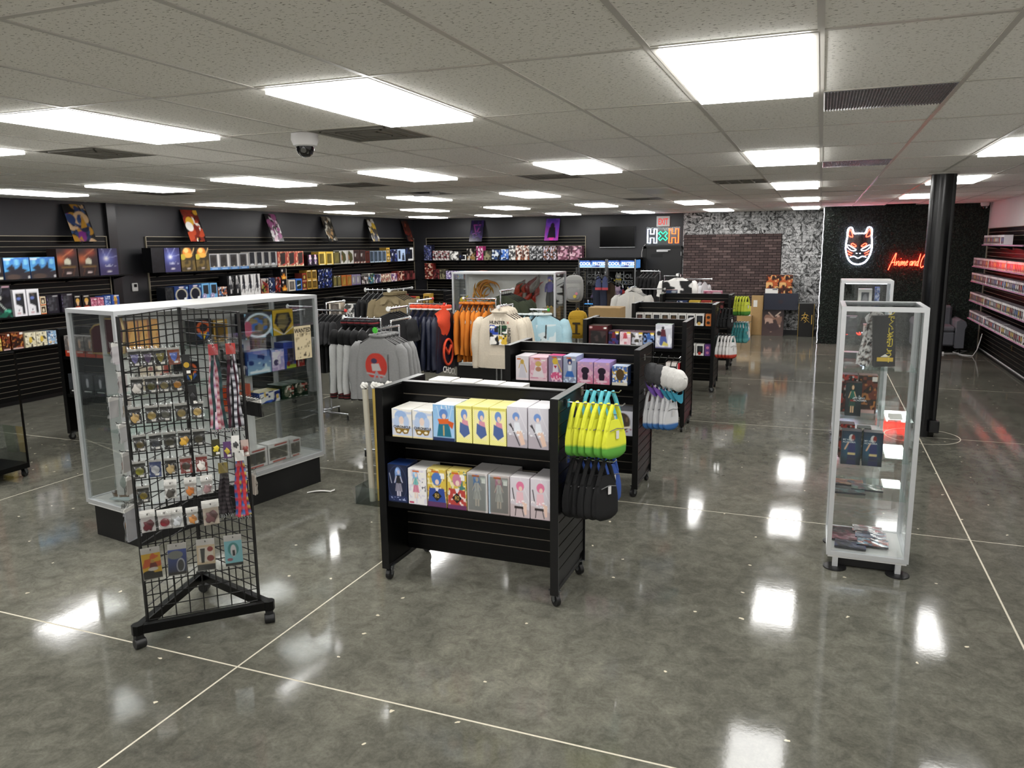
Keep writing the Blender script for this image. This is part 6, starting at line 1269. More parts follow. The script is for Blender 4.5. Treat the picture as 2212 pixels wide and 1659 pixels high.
# lanyards
def lanyard(label, u, z0, z1, n, cols, spread, topc='#e0dcd8', depth=.05, bead=False):
    p = P1+uA*u+nA*depth; t = thing('lanyard_bunch', label, 'lanyards', (p.x, p.y, 0), math.atan2(uA.y, uA.x), 'lanyards on wire tower')
    for k in range(n):
        x = (-.5+(k+.5)/n)*spread; c = cols[k % len(cols)]; y = R.uniform(-.02, .02)
        m = MB(); N = 22; ww = .008
        pts = [(x*(.4+.6*v)+.004*math.sin(v*9+k), y-.006*math.sin(v*5+k), z0-(z0-z1)*v) for v in [i/N for i in range(N+1)]]
        vs_ = []; cc = []
        for i, (a, b, z) in enumerate(pts):
            vs_ += [(a-ww, b, z), (a+ww, b-.003, z)]; q = c[i % len(c)]; cc += [lin(q), lin(q)]
        m.v = vs_; m.c = cc; m.f = [(2*i, 2*i+1, 2*i+3, 2*i+2) for i in range(N)]
        s_ = part(t, 'strap', m, M_cloth)
        part(s_, 'clip', MB().tube([(pts[-1][0], pts[-1][1], z1), (pts[-1][0]+.005, pts[-1][1], z1-.015), (pts[-1][0], pts[-1][1], z1-.025)], .0025, 5), M_chrome)
    part(t, 'header_card', box(-.025, .025, -.034, -.03, z0-.03, z0+.03), card(topc))
    part(t, 'plastic_wrap', MB().grid(lambda a, b: ((-.5+a)*.08, -.04-.01*math.sin(9*a+7*b), z0-.06+.12*b), 8, 8), M_poly, smooth=80)
    part(t, 'hook', MB().tube([(0, depth, z0+.02), (0, -.04, z0+.02), (0, -.05, z0+.03)], .0022, 5), M_wire)
lanyard('bunch of pink and teal print lanyards hanging on wire tower', .465, 1.67, 1.22, 6, [('#b05a6a', '#e8dfe4', '#c98a96'), ('#23383c', '#2c4a4c', '#1a2a2c'), ('#d8c4d0', '#a86a9a', '#e9e0e6'), ('#8a3040', '#d0b0b4')], .09, '#b5323a')
lanyard('bunch of black and white print lanyards hanging on wire tower', .555, 1.67, 1.22, 6, [('#3a1424', '#221018', '#4a1a2e'), ('#c9c9d2', '#23242c', '#e4e4ea'), ('#1a1a1e', '#141418'), ('#d4d4dc', '#2a2c38')], .085, '#c23a34')
lanyard('bunch of black beaded straps hanging low on wire tower', .468, 1.0, .72, 7, [('#141214', '#3a3236'), ('#1a1618', '#4a4246')], .07, '#8a7a3a')
lanyard('bunch of blue and red print lanyards hanging low on wire tower', .56, 1.06, .69, 6, [('#4f74b4', '#c23a44', '#3a5a9c'), ('#b02a34', '#c23a44'), ('#5a84c4', '#e0c25a', '#8a2a3a')], .085, '#f0eeea')
for k, (u, z, c, mc, nm_) in enumerate([(.44, 1.12, '#3c3a24', '#d8c43c', 'yellow star tag plush charm'), (.5, 1.1, '#5a3a6a', '#b9a43a', 'purple and yellow rubber charm'), (.545, 1.13, '#e9e7e4', '#3a3a3c', 'white printed hang tag'), (.595, 1.1, '#b8a49c', '#8a3a34', 'red and cream rubber charm'), (.325, 1.6, '#121214', '#c8a23c', 'black strap with golden round medallion'), (.345, 1.43, '#0e0e10', '#2a2a2c', 'black wrist strap')]):
    pack('%s hanging right of centre on wire tower' % nm_, u, z, c, 'round' if k == 4 else 'blob', mc, .05, .13 if k > 3 else .11, depth=.055, clear=False, group='charms right of centre on wire tower')

# ================================================================== INSIDE THE LARGE CASE
cA, sA = math.cos(1.395), math.sin(1.395); ON = Vector((-4.596, 1.005, 0))
def bc(u, y): return ON+Vector((cA, sA, 0))*u+Vector((-sA, cA, 0))*y
def incase(key, label, u0, u1, y, z, h_, d_=.12, nx=24, ny=30, words=None, rz=0):
    p = bc((u0+u1)/2, y); return carton(key, label, p.x, p.y, z+.001, 1.395+rz, u1-u0, d_, h_, 'boxes in the large glass case', nx, ny)
dz('ringbox', '', [('grad', '#3a3a44', '#2c2c34'), ('n', 5, '#8fc0d8', .6), ('ring', .5, .5, .48, .48, .84, '#cfe0ea'), ('e', .5, .5, .4, .4, '#5a5648'), ('n', 6, '#3f6ab0', .6, (.2, .3, .8, .8)), ('n', 7, '#8a7a5a', .66, (.2, .2, .8, .8)), ('e', .12, .4, .14, .3, '#b0566a')], '#2c2c34', '#3a3a40')
dz('shieldbox', '', [('bg', '#c9a832'), ('p', [(.2,.86),(.8,.86),(.92,.5),(.5,.02),(.08,.5)], '#22222a'), ('p', [(.3,.8),(.7,.8),(.78,.5),(.5,.16),(.22,.5)], '#6a6248'), ('n', 6, '#8a7a4a', .62, (.25, .25, .75, .8)), ('l', .0, .3, .5, .02, .03, '#e9e9ea'), ('l', 1, .3, .5, .02, .03, '#e9e9ea')], '#8a762a', '#d8b838')
dz('bluescene', '', [('grad', '#3a55a0', '#8fb4c8'), ('n', 5, '#22346e', .6, (0, .3, 1, 1)), ('n', 7, '#c9e0e6', .68, (0, 0, 1, .5)), ('r', .1, .06, .9, .16, '#e4eef2')], '#33508f', '#2c4482')
dz('lilacset', '', [('grad', '#9aa8d8', '#b8a4cc'), ('r', .08, .3, .7, .9, '#e9e6ea'), ('e', .36, .4, .2, .14, '#4a4468'), ('n', 7, '#d8c9e4', .66)], '#8f8fc0', '#3f5aa8')
dz('indigo_t', '', [('bg', '#3a4ea4'), ('r', .3, .1, .86, .74, '#3f3a48'), ('n', 6, '#6a5f74', .62, (.3, .12, .84, .72)), ('r', .2, .0, 1, .14, '#a8bc3a'), ('e', .36, .18, .14, .1, '#7a3030')], '#33448f', '#5a78c8')
dz('redset', '', [('bg', '#a8362e'), ('e', .5, .55, .3, .3, '#5a3a34'), ('n', 6, '#d8b8a0', .7), ('r', .06, .05, .2, .9, '#e9e4de')], '#8e2c26', '#b5453c')
dz('greenset', '', [('bg', '#16301f'), ('e', .4, .5, .22, .34, '#6a6e5a'), ('n', 6, '#a8423a', .7, (.5, .1, 1, .9)), ('n', 8, '#c9c4b4', .74)], '#122618', '#22402c')
dz('bluedragon', '', [('bg', '#3f64b8'), ('n', 4, '#e4e4e0', .55), ('n', 6, '#d8b43c', .7), ('n', 7, '#1f2f6a', .6)], '#2f4c94', '#c9b45a')
dz('blacktall', '', [('bg', '#0e0e10'), ('n', 7, '#2a2a2e', .62), ('r', .1, .06, .9, .28, '#8a8a8c')], '#0c0c0e', '#161618')
dz('orangetall', '', [('grad', '#d89a3a', '#c9862c'), ('n', 3, '#e0ac54', .5), ('r', .88, 0, 1, 1, '#a85a24')], '#b5702a', '#c98a34')
dz('redtall', '', [('bg', '#a8401f'), ('r', .1, .06, .9, .3, '#c9705a'), ('l', .9, 0, .9, 1, .03, '#d88a6a')], '#96381c', '#b5502c')
dz('firebird', '', [('bg', '#1e2026'), ('ring', .5, .66, .4, .26, .6, '#c85a2a'), ('p', [(.3,.5),(.5,.2),(.7,.5),(.5,.4)], '#d8b42c'), ('p', [(.1,.4),(.4,.2),(.3,.5)], '#2f5a9c'), ('p', [(.9,.4),(.6,.2),(.7,.5)], '#2f5a9c')], '#1a1c22', '#2a2c34')
dz('popwhite', '', [('bg', '#e2dfdc'), ('r', .08, .16, .9, .78, '#55524c'), ('n', 6, '#8a8274', .66, (.1, .18, .88, .76)), ('r', .0, .8, 1, 1, '#ece9e6'), ('r', .3, .84, .9, .92, '#a8443a'), ('r', .2, .03, .8, .12, '#b5503f')], '#dedbd8', '#e6e3e0')
incase('ringbox', 'dark box with round pale-ringed window, top shelf of large case', 1.17, 1.47, .05, 1.45, .215)
incase('shieldbox', 'yellow box with shield-shaped dark window, top shelf of large case', 1.475, 1.71, .05, 1.45, .222, words=1)
incase('bluescene', 'blue landscape box, middle shelf of large case', 1.17, 1.43, .05, 1.14, .2)
incase('lilacset', 'lilac blue box with white label, middle shelf of large case', 1.435, 1.58, .05, 1.14, .185)
incase('indigo_t', 'indigo box with lime corner, middle shelf of large case', 1.585, 1.725, .06, 1.14, .235)
incase('redset', 'small red box at the right end of the middle shelf in large case', 1.735, 1.82, .05, 1.14, .165)
incase('blacktall', 'tall black box, left of two on the middle shelf of large case', 1.0, 1.075, .06, 1.14, .27); incase('blacktall', 'tall black box, right of two on the middle shelf of large case', 1.08, 1.155, .06, 1.14, .27)
for k in range(3): incase('redtall', 'rust red box on the low shelf of large case, %s of three' % ('left', 'middle', 'right')[k], .9+.1*k, .995+.1*k, .06, .87, .2)
incase('bluedragon', 'low blue and yellow box, low shelf of large case', 1.27, 1.505, .05, .87, .1, .16)
incase('greenset', 'dark green box, left of two on the low shelf of large case', 1.52, 1.665, .04, .87, .125, .2); incase('greenset', 'dark green box, right of two on the low shelf of large case', 1.675, 1.83, .04, .87, .125, .2)
for k in range(3): incase('orangetall', 'amber box on the top shelf of large case, %s of three' % ('left', 'middle', 'right')[k], .2+.085*k, .28+.085*k, .16, 1.45, .235, .1)
incase('firebird', 'black box with orange ring and yellow crest, top shelf of large case', .74, .9, .12, 1.45, .2)
incase('goldwin', 'gold window box behind the wire tower, top shelf of large case', .93, 1.07, .14, 1.45, .18)
incase('firebird', 'black box with orange ring, middle shelf of large case', .6, .74, .12, 1.14, .18)
incase('creamcol', 'cream patterned box, middle shelf of large case', .3, .5, .12, 1.14, .2)
incase('popwhite', 'wide white window box, left one on the deck of large case', 1.12, 1.36, .1, .303, .17, .13); incase('popwhite', 'wide white window box, middle one on the deck of large case', 1.37, 1.62, .1, .303, .175, .13); incase('popwhite', 'narrow white window box at the right on the deck of large case', 1.63, 1.76, .1, .303, .165, .13)
p = bc(1.765, .0045); t = thing('wanted_poster', 'cream poster headed WANTED taped to large case glass', 'poster', (p.x, p.y, 1.215), 1.395+0)
mb = MB(); front_print(mb, [('bg', '#d8c9a6'), ('n', 7, '#a8997a', .62, (.08, .3, .92, .78)), ('n', 9, '#5a5040', .72, (.1, .3, .9, .76)), ('n', 12, '#3a3226', .66, (.15, .06, .85, .2))], -.1, .1, 0, .3, -.006, 26, 40)
part(t, 'sheet', mb, printmat('print_gloss', .28)); part(t, 'backing', box(-.1, .1, -.0055, -.004, 0, .3), card('#cfc0a0'))
part(t, 'lettering', textmesh('WANTED', .05, mat('ink_brown', '#2c2418', .6), .001, .0003), None, (0, -.0075, .258), FRONT).scale = (.9, 1.1, 1)
part(t, 'lettering', textmesh('ALIVE', .03, mat('ink_brown', '#2c2418', .6), .0005, .0003), None, (.02, -.0075, .04), FRONT) if 0 else None
p = bc(.12, .3); t = thing('maroon_shield_cushion', 'maroon shield-shaped plaque with gold border in the large case', 'plaque', (p.x, p.y, 1.455), 1.395-1.1)
sh = [(-.12, 0), (.12, 0), (.13, .16), (.12, .25), (-.02, .25), (-.04, .21), (-.09, .2), (-.12, .17)]
part(t, 'field', MB().prism(sh, -.012, .012), mat('maroon_velvet', '#4a1620', .8, noise=(20, .2)))
part(t, 'border', MB().tube([(x, 0, z) for x, z in sh], .013, 8, True), mat('old_gold', '#b59a5e', .4, .5), smooth=60)
p = bc(.13, .3); t = thing('model_ship', 'small model sailing ship on the white deck of large case', 'model ship', (p.x, p.y, .304), .4)
part(t, 'hull', MB().grid(lambda a, b: ((-.5+a)*.2*(.75+.25*b), (.035*math.sin(PI*a)**.6)*(1 if b > 0 else .2)*math.copysign(1, .5-0)*(2*b-1)*.0+.04*math.sin(PI*a)**.5*math.cos(PI*b), .05+.05*math.sin(PI*b)*-1+.03*abs(2*a-1)**2), 14, 10), mat('ship_wood', '#6a4428', .6))
part(t, 'mast', MB().cyl((0, 0, .03), (0, 0, .2), .004, n=8), M_black)
part(t, 'sail', MB().grid(lambda a, b: (-.06+.12*a, -.02*math.sin(PI*b)-.005, .09+.1*b), 6, 6), mat('sail', '#8f9a94', .8)); part(t, 'wave_base', MB().ell((0, 0, .018), .1, .06, .02, 14, 7, fn=lambda x, y, z: 1+.2*math.sin(9*x)*math.cos(7*y)), mat('wave_resin', '#b9c9cc', .2), smooth=70)
# clear boxes on the left-row gondola seen through the case
dz('clearred', 'clear window box with red base', [('bg', '#6a6664'), ('n', 6, '#9a9490', .6), ('r', 0, 0, 1, .3, '#a83a26'), ('r', .2, .2, .8, .26, '#e6cfc6'), ('e', .5, .62, .1, .2, '#c8a890')], '#4a4644', '#8a8684')
dz('clearblk', 'smoky window box with black base', [('bg', '#33363a'), ('n', 6, '#4a4d52', .6), ('r', 0, 0, 1, .26, '#121214'), ('r', .2, .16, .8, .22, '#dcdcdc'), ('e', .5, .6, .1, .22, '#b9bcc2')], '#26282c', '#4a4c50')
gondola_row(3.313, 1.0, [('clearred', -7.95+.16*k, .155, .24, .12, 1) for k in range(4)]+[('navy', -7.28, .16, .22, .12, 1)], 'left gondola upper shelf', False)
for k, o in enumerate([o for o in bpy.data.objects if o.get('label', '').startswith('clear window box with red')]): o['label'] = 'clear window box with red base, %s on left gondola upper shelf' % ORD[k+1]
gondola_row(3.313, .555, [('clearblk', -7.93+.2*k, .19, .24, .12, 1) for k in range(5)], 'left gondola lower shelf', False)
for k, o in enumerate([o for o in bpy.data.objects if o.get('label', '').startswith('smoky window box')]): o['label'] = 'smoky window box with black base, %s on left gondola lower shelf' % ORD[k+1]
gondola_row(8.563, 1.0, [('whitewin2', -7.9, .25, .26, .15, 1), ('greybw', -7.6, .2, .22, .15, 1), ('bluecol', -7.35, .2, .24, .15, 1), ('redwhite', -7.1, .2, .22, .15, 1)], 'left row gondola behind khaki jackets', False)
gondola_row(10.913, 1.0, [('redcol', -7.9, .22, .24, .15, 1), ('yellowc', -7.65, .22, .2, .15, 1), ('goldsm', -7.3, .16, .26, .15, 1)], 'farthest left row gondola', False)
for k, (x, c, h_, w_) in enumerate([(-7.95, 'redcol', .12, .24), (-7.7, 'bw', .11, .16), (-7.5, 'redcol', .13, .2), (-7.2, 'orangesm', .1, .2)]): pass

# ================================================================== SECOND CASE STATUES
t = thing('gold_swirl_statue', 'translucent gold swirl statue in the second glass case', 'statue', (-5.02, 8.7, 1.141))
am = glassmat('amber_resin', '#e0a83a', .2, .1, .6)
am2 = mat('amber_solid', '#b8862e', .25, coat=.4)
r3 = random.Random(8)
for k in range(16):
    a0 = r3.uniform(0, 6.28); rr_ = r3.uniform(.1, .22); ti = r3.uniform(-.9, .9); L_ = r3.uniform(1.6, 3.6); ox, oz = r3.uniform(-.09, .09), r3.uniform(-.08, .1)
    pts = []
    for i in range(15):
        q = a0+L_*i/14; v = Vector((rr_*math.cos(q), .35*rr_*math.sin(q*1.3), rr_*math.sin(q))); v.rotate(Matrix.Rotation(ti, 3, 'Y')); pts.append((v.x*.8+ox, v.y, .3+v.z*.9+oz))
    part(t, 'swirl', MB().tube(pts, [.002+.017*math.sin(PI*i/14) for i in range(15)], 7), am2 if k % 2 else mat('orange_resin', '#c9822a', .2, coat=.4), smooth=70)
part(t, 'base', MB().lathe([(0, 0), (.14, 0), (.13, .03), (.06, .06), (.03, .12), (0, .14)], 20), am2, smooth=50)
t = thing('red_flame_statue', 'jagged red and grey flame statue in the second glass case', 'statue', (-4.42, 8.7, 1.141))
for k in range(26):
    a = r3.uniform(0, 6.28); b = r3.uniform(.0, .16); z0 = r3.uniform(0, .34); x = 1.25*b*math.cos(a)+.1*z0*2; L_ = r3.uniform(.16, .3)
    pts = [(x+.14*v*v+.02*math.sin(v*7+k), b*.6*math.sin(a)+.02*math.cos(v*6+k), z0+L_*v) for v in [i/7 for i in range(8)]]
    part(t, 'flame', MB().tube(pts, [.048*math.sin(PI*(.25+.75*i/7))+.002 for i in range(8)], 7), mat('resin_%s' % ('red', 'grey', 'dark')[(0, 2, 0, 1)[k % 4] if z0 < .33 else 1], ('#96200f', '#6d665f', '#6a180f')[(0, 2, 0, 1)[k % 4] if z0 < .33 else 1], .3), smooth=50)
part(t, 'rock_base', MB().ell((0, 0, .04), .17, .1, .07, 16, 8, fn=lambda x, y, z: 1+.12*math.sin(9*x+4*z)), mat('resin_dark', '#3a1210', .25), smooth=50)
t = thing('statuette', 'standing statuette with violet jacket and black trousers in the second case', 'statue', (-3.92, 8.66, 1.141))
part(t, 'base', MB().prism([(-.11, 0), (.11, 0), (.1, .07), (.04, .09), (-.05, .06), (-.1, .08)], -.08, .08), mat('base_gold_rock', '#8a6f3a', .6, noise=(20, .3)))
for s_ in (-1, 1):
    part(t, 'boot', MB().ell((s_*.03, -.01, .1), .022, .03, .03, 10, 6), mat('boot_gold', '#c9a22c', .4))
    part(t, 'trouser_leg', MB().tube([(s_*.028, 0, .1), (s_*.034, .005, .2), (s_*.02, 0, .34)], [.034, .04, .034], 10), mat('trouser_black', '#17181a', .6), smooth=60)
    part(t, 'arm', MB().tube([(s_*.05, 0, .46), (s_*.075, .01, .4), (s_*.07, -.02, .33)], [.02, .018, .013], 8), mat('jacket_violet', '#4f4690', .6), smooth=60)
part(t, 'jacket', MB().lathe([(.0, 0), (.048, 0), (.052, .06), (.058, .11), (.04, .15), (.018, .165), (0, .166)], 14, (0, 0, .33)), mat('jacket_violet', '#4f4690', .6), smooth=60)
part(t, 'head', MB().ell((0, -.004, .525), .03, .033, .038, 12, 8), mat('statue_skin', '#d0a88a', .5), smooth=60)
part(t, 'hair', MB().ell((0, .006, .54), .045, .042, .042, 12, 8, fn=lambda x, y, z: 1+.1*math.sin(7*x+3*y)), mat('hair_violet', '#5f56a0', .5), smooth=60)
t = thing('yellow_figurine', 'tiny yellow tufted figurine on black base in the second case', 'figurine', (-4.2, 8.6, 1.141))
part(t, 'base', box(-.06, .06, -.03, .03, 0, .02), M_black); part(t, 'stem', MB().cyl((0, 0, .02), (0, 0, .08), .014, n=10), mat('figurine_dark', '#3a2a1a', .5)); part(t, 'tuft', MB().ell((0, 0, .115), .042, .04, .045, 12, 8, fn=lambda x, y, z: 1+.15*math.sin(9*x+5*z)), mat('tuft_yellow', '#d0a82c', .5))
t = thing('pink_coral', 'pink branching ornament low in the second case', 'ornament', (-3.92, 8.65, .301))
for k in range(7): part(t, 'branch', MB().tube([(0, 0, 0), (.03*math.cos(k), .02*math.sin(k*2), .3), (.12*math.cos(k*.9), .04*math.sin(k), .5+.03*k)], [.014, .01, .003], 6), mat('coral_pink', '#b87a9a', .4))
t = thing('plush_toy', 'yellow and pink plush resting at the left end of second case', 'plush toy', (-5.43, 8.62, 1.141))
part(t, 'body', MB().ell((0, 0, .07), .07, .06, .07, 12, 8), cloth('#a87a9c'), smooth=70); part(t, 'head', MB().ell((.01, 0, .18), .06, .05, .055, 12, 8), cloth('#d8c23a'), smooth=70); part(t, 'ear', MB().cyl((.04, 0, .2), (.1, 0, .26), .02, .006, n=8), cloth('#d8c23a'))
t = thing('wooden_toy', 'white and tan bent toy by the right end of second case', 'toy', (-3.84, 8.62, .301))
part(t, 'panel', MB().add([(0, 0, 0), (.05, 0, 0), (.05, 0, .5), (0, 0, .6), (0, .02, 0), (.05, .02, 0), (.05, .02, .5), (0, .02, .6)], [(0,1,2,3),(7,6,5,4),(0,3,7,4),(1,5,6,2),(3,2,6,7),(0,4,5,1)]), mat('tan_card', '#b5956a', .6))

# ================================================================== TOWER CASE CONTENTS (right)
t = thing('black_display_box', 'leaning black carton with yellow vertical Japanese lettering in glass tower', 'box', (.475, 2.62, 1.391), .12)
part(t, 'carton', box(-.065, .065, -.03, .03, 0, .34), card('#111113'), (0, 0, 0), (0, -.06, 0))
part(t, 'lettering', textmesh('ジでくじを引こう!', .046, mat('ink_yellow', '#d8c22e', .5), .0006, .0003, vertical=True), None, (.022, -.0318, .2), (PI/2, 0, 0))
part(t, 'logo_bar', MB().box(-.05, .05, -.0318, -.031, .035, .062), card('#c9a52c')); part(t, 'logo_peak', MB().prism([(-.03, .065), (.03, .065), (0, .085)], -.032, -.031), card('#e0dccf'))
t = thing('picture_strip', 'leaning strip of black and white picture panels in glass tower', 'print', (.34, 2.6, 1.391), .5)
mb = MB(); front_print(mb, [('bg', '#cfccca'), ('n', 6, '#23201f', .52), ('n', 8, '#8a7a74', .66), ('n', 9, '#e9e6e2', .64)], -.05, .05, 0, .37, -.003, 20, 60)
part(t, 'sheet', mb, printmat('print_gloss', .28), (0, 0, 0), (-.1, .3, 0)); part(t, 'backing', box(-.05, .05, -.0025, .001, 0, .37), card('#8a8684'), (0, 0, 0), (-.1, .3, 0))
t = thing('white_sculpted_prop', 'white rounded prop beside the black carton in glass tower', 'ornament', (.38, 2.72, 1.391))
part(t, 'bulb', MB().ell((.03, 0, .3), .06, .05, .06, 14, 9, fn=lambda x, y, z: 1+.1*math.sin(6*x+4*z)), mat('prop_white', '#d8d6d4', .4), smooth=70); part(t, 'stem', MB().tube([(0, 0, 0), (.03, 0, .12), (-.02, 0, .2), (.03, 0, .28)], [.02, .03, .022, .03], 10), mat('prop_white', '#d8d6d4', .4), smooth=70)
dz('tealfig', 'dark teal figure box with green figure print', [('grad', '#0d2a30', '#0a1a22')]+fig(.42, '#17241e', '#1f6a58', '#16463c', '#d8b48c', .9, 1.1)+[('r', .3, .44, .62, .5, '#8e2a24'), ('n', 12, '#cfd6d4', .78, (.4, .52, .95, .62))], '#0a1c20', '#15181a')
dz('duofig', 'dark blue figure box with red and white topped print', [('grad', '#14243a', '#0c1420'), ('glow', .4, .5, .6, .5, '#1d5a78'), ('e', .5, .8, .13, .1, '#d8d6d4'), ('e', .58, .8, .09, .09, '#8e2420'), ('p', [(.36,.7),(.68,.7),(.74,.3),(.34,.3)], '#26306a'), ('p', [(.34,.32),(.74,.32),(.78,.02),(.3,.02)], '#1c2450'), ('r', .34, .3, .72, .36, '#d8c48a'), ('l', .36, .66, .2, .46, .08, '#e0b898')], '#10182a', '#181c26')
def tcart(key, label, x, y, z, w_, h_, d_=.1, txt=False):
    o = carton(key, label, x, y, z+.001, 0, w_, d_, h_, 'boxes in the glass tower', 36, 56)
    if txt:
        for q, s in enumerate(('MY HERO', 'ACADEMIA')): part(o, 'lettering', textmesh(s, .016, mat('ink_pale', '#cfd8dc', .5), .0003, .0002, align='LEFT'), None, (-w_/2+.008 if key == 'duofig' else 0, -.0008, h_*(.74 if key == 'duofig' else .55)-.016*q), FRONT)
    return o
tcart('tealfig', 'dark teal figure box in front on upper shelf of glass tower', .30, 2.5, 1.06, .1, .225, .08, True)
tcart('redfig', 'dark red box behind the teal one in glass tower, left', .27, 2.62, 1.06, .11, .26); tcart('rust', 'rust and gold box behind the teal one in glass tower, right', .39, 2.62, 1.06, .12, .26)
tcart('duofig', 'dark blue figure box on middle shelf of glass tower, left of two', .305, 2.49, .725, .124, .232, .09, True); tcart('duofig', 'dark blue figure box on middle shelf of glass tower, right of two', .438, 2.49, .725, .124, .232, .09, True)
tcart('redfig', 'dark red box at the back of middle shelf in glass tower', .28, 2.66, .725, .1, .24); tcart('greenset', 'green box at the back of middle shelf in glass tower', .39, 2.66, .725, .09, .22)
dz('tinybox', 'tiny white carton', [('bg', '#dcdad6'), ('n', 5, '#8a8480', .66)], '#d6d4d0', '#dedcd8')
for k in range(6): tcart('tinybox', 'tiny white carton, %s of the cluster behind the dark blue boxes' % ORD[k+1], .46+.045*(k % 2), 2.66+.06*(k//2), .725, .042, .05+.0, .05)
for k in range(4): tcart('popwhite', 'flat white carton under the dark blue boxes, %s from the left' % ORD[k+1], .25+.085*k, 2.52, .52, .08, .05, .1) if 0 else None
dz('comic', '', [('bg', '#333')], '#333', '#444')
for k, (x, y, z, rz, pal, nm_) in enumerate([(.345, 2.55, .128, -.05, ('#23294e', '#3a4478', '#161a34'), 'navy cover'), (.49, 2.62, .134, -.06, ('#8fb4cc', '#e4ecf0', '#3a4a5a', '#c25a4a'), 'pale blue splash cover'), (.32, 2.7, .128, .04, ('#b56a7c', '#e0b8c0', '#7a3444'), 'rose pink cover'), (.485, 2.77, .134, -.05, ('#2c3a5e', '#d8d4d8', '#b04a4a', '#8a94b0'), 'navy and white splash cover'), (.31, 2.83, .128, .02, ('#4a2c38', '#8a4a56', '#241a20'), 'plum cover'), (.47, 2.885, .134, -.04, ('#cfc4c4', '#5a3a3c', '#b84a4a', '#e9e4e4'), 'white and red splash cover'),
                                        (.31, 2.53, .525, .05, ('#20504c', '#3a8078', '#12302c'), 'dark teal cover, on the fourth shelf'), (.43, 2.62, .53, -.05, ('#2f5a3c', '#d8d4c4', '#7a3a34', '#88a48c'), 'green splash cover, on the fourth shelf'), (.31, 2.72, .525, .02, ('#b5663a', '#3a1c14', '#d89a5a'), 'orange cover, on the fourth shelf')]):
    t = thing('wrapped_notebook', 'wrapped flat notebook with %s in glass tower' % nm_, 'notebook', (x, y, z), rz, 'flat wrapped notebooks in the glass tower')
    mb = MB(); front_print(mb, [('bg', pal[0])]+[('n', 4+i, c, .55+.02*i) for i, c in enumerate(pal[1:])], -.1, .1, -.07, .07, -.012, 30, 22, k)
    mb.v = [(x_, z_, .012) for x_, y_, z_ in mb.v]
    part(t, 'cover', mb, printmat('print_gloss', .28)); part(t, 'pages', box(-.1, .1, -.07, .07, 0, .0115), card('#3a3a40'))
    part(t, 'wrap', MB().grid(lambda a, b: ((-.5+a)*.19, (-.5+b)*.14, .0135+.0025*math.sin(11*a+7*b)*math.sin(5*b)), 10, 8), M_poly, smooth=80)
t = thing('price_card', 'small white price card on a shelf of glass tower', 'card', (.56, 2.5, 1.061), .1); part(t, 'card', MB().add([(-.04,-.03,0),(.04,-.03,0),(.04,.02,.03),(-.04,.02,.03)], [(0,1,2,3)]), card('#efece6')); part(t, 'foot', box(-.04, .04, .018, .022, 0, .03), card('#efece6'))
dz('frameb', '', [('bg', '#d8d6d0'), ('r', .24, .16, .76, .84, '#4a4c50'), ('e', .5, .5, .18, .26, '#8a8a8c')], '#cfcdc8', '#dcdad6')
carton('frameb', 'white framed figure box high in the farther glass tower', .52, 6.25, 1.461, 0, .14, .1, .24, 'boxes in the farther tower'); carton('bluewhite', 'narrow blue box high in the farther glass tower', .64, 6.25, 1.461, 0, .05, .1, .26, 'boxes in the farther tower')
carton('redset', 'small red box on second shelf of farther glass tower', .56, 6.2, 1.201, 0, .08, .1, .12, 'boxes in the farther tower'); carton('darkwin', 'dark box on second shelf of farther glass tower', .38, 6.25, 1.201, 0, .16, .1, .2, 'boxes in the farther tower'); carton('silverwin', 'silver edged box on third shelf of farther glass tower', .42, 6.25, .851, 0, .2, .12, .15, 'boxes in the farther tower')

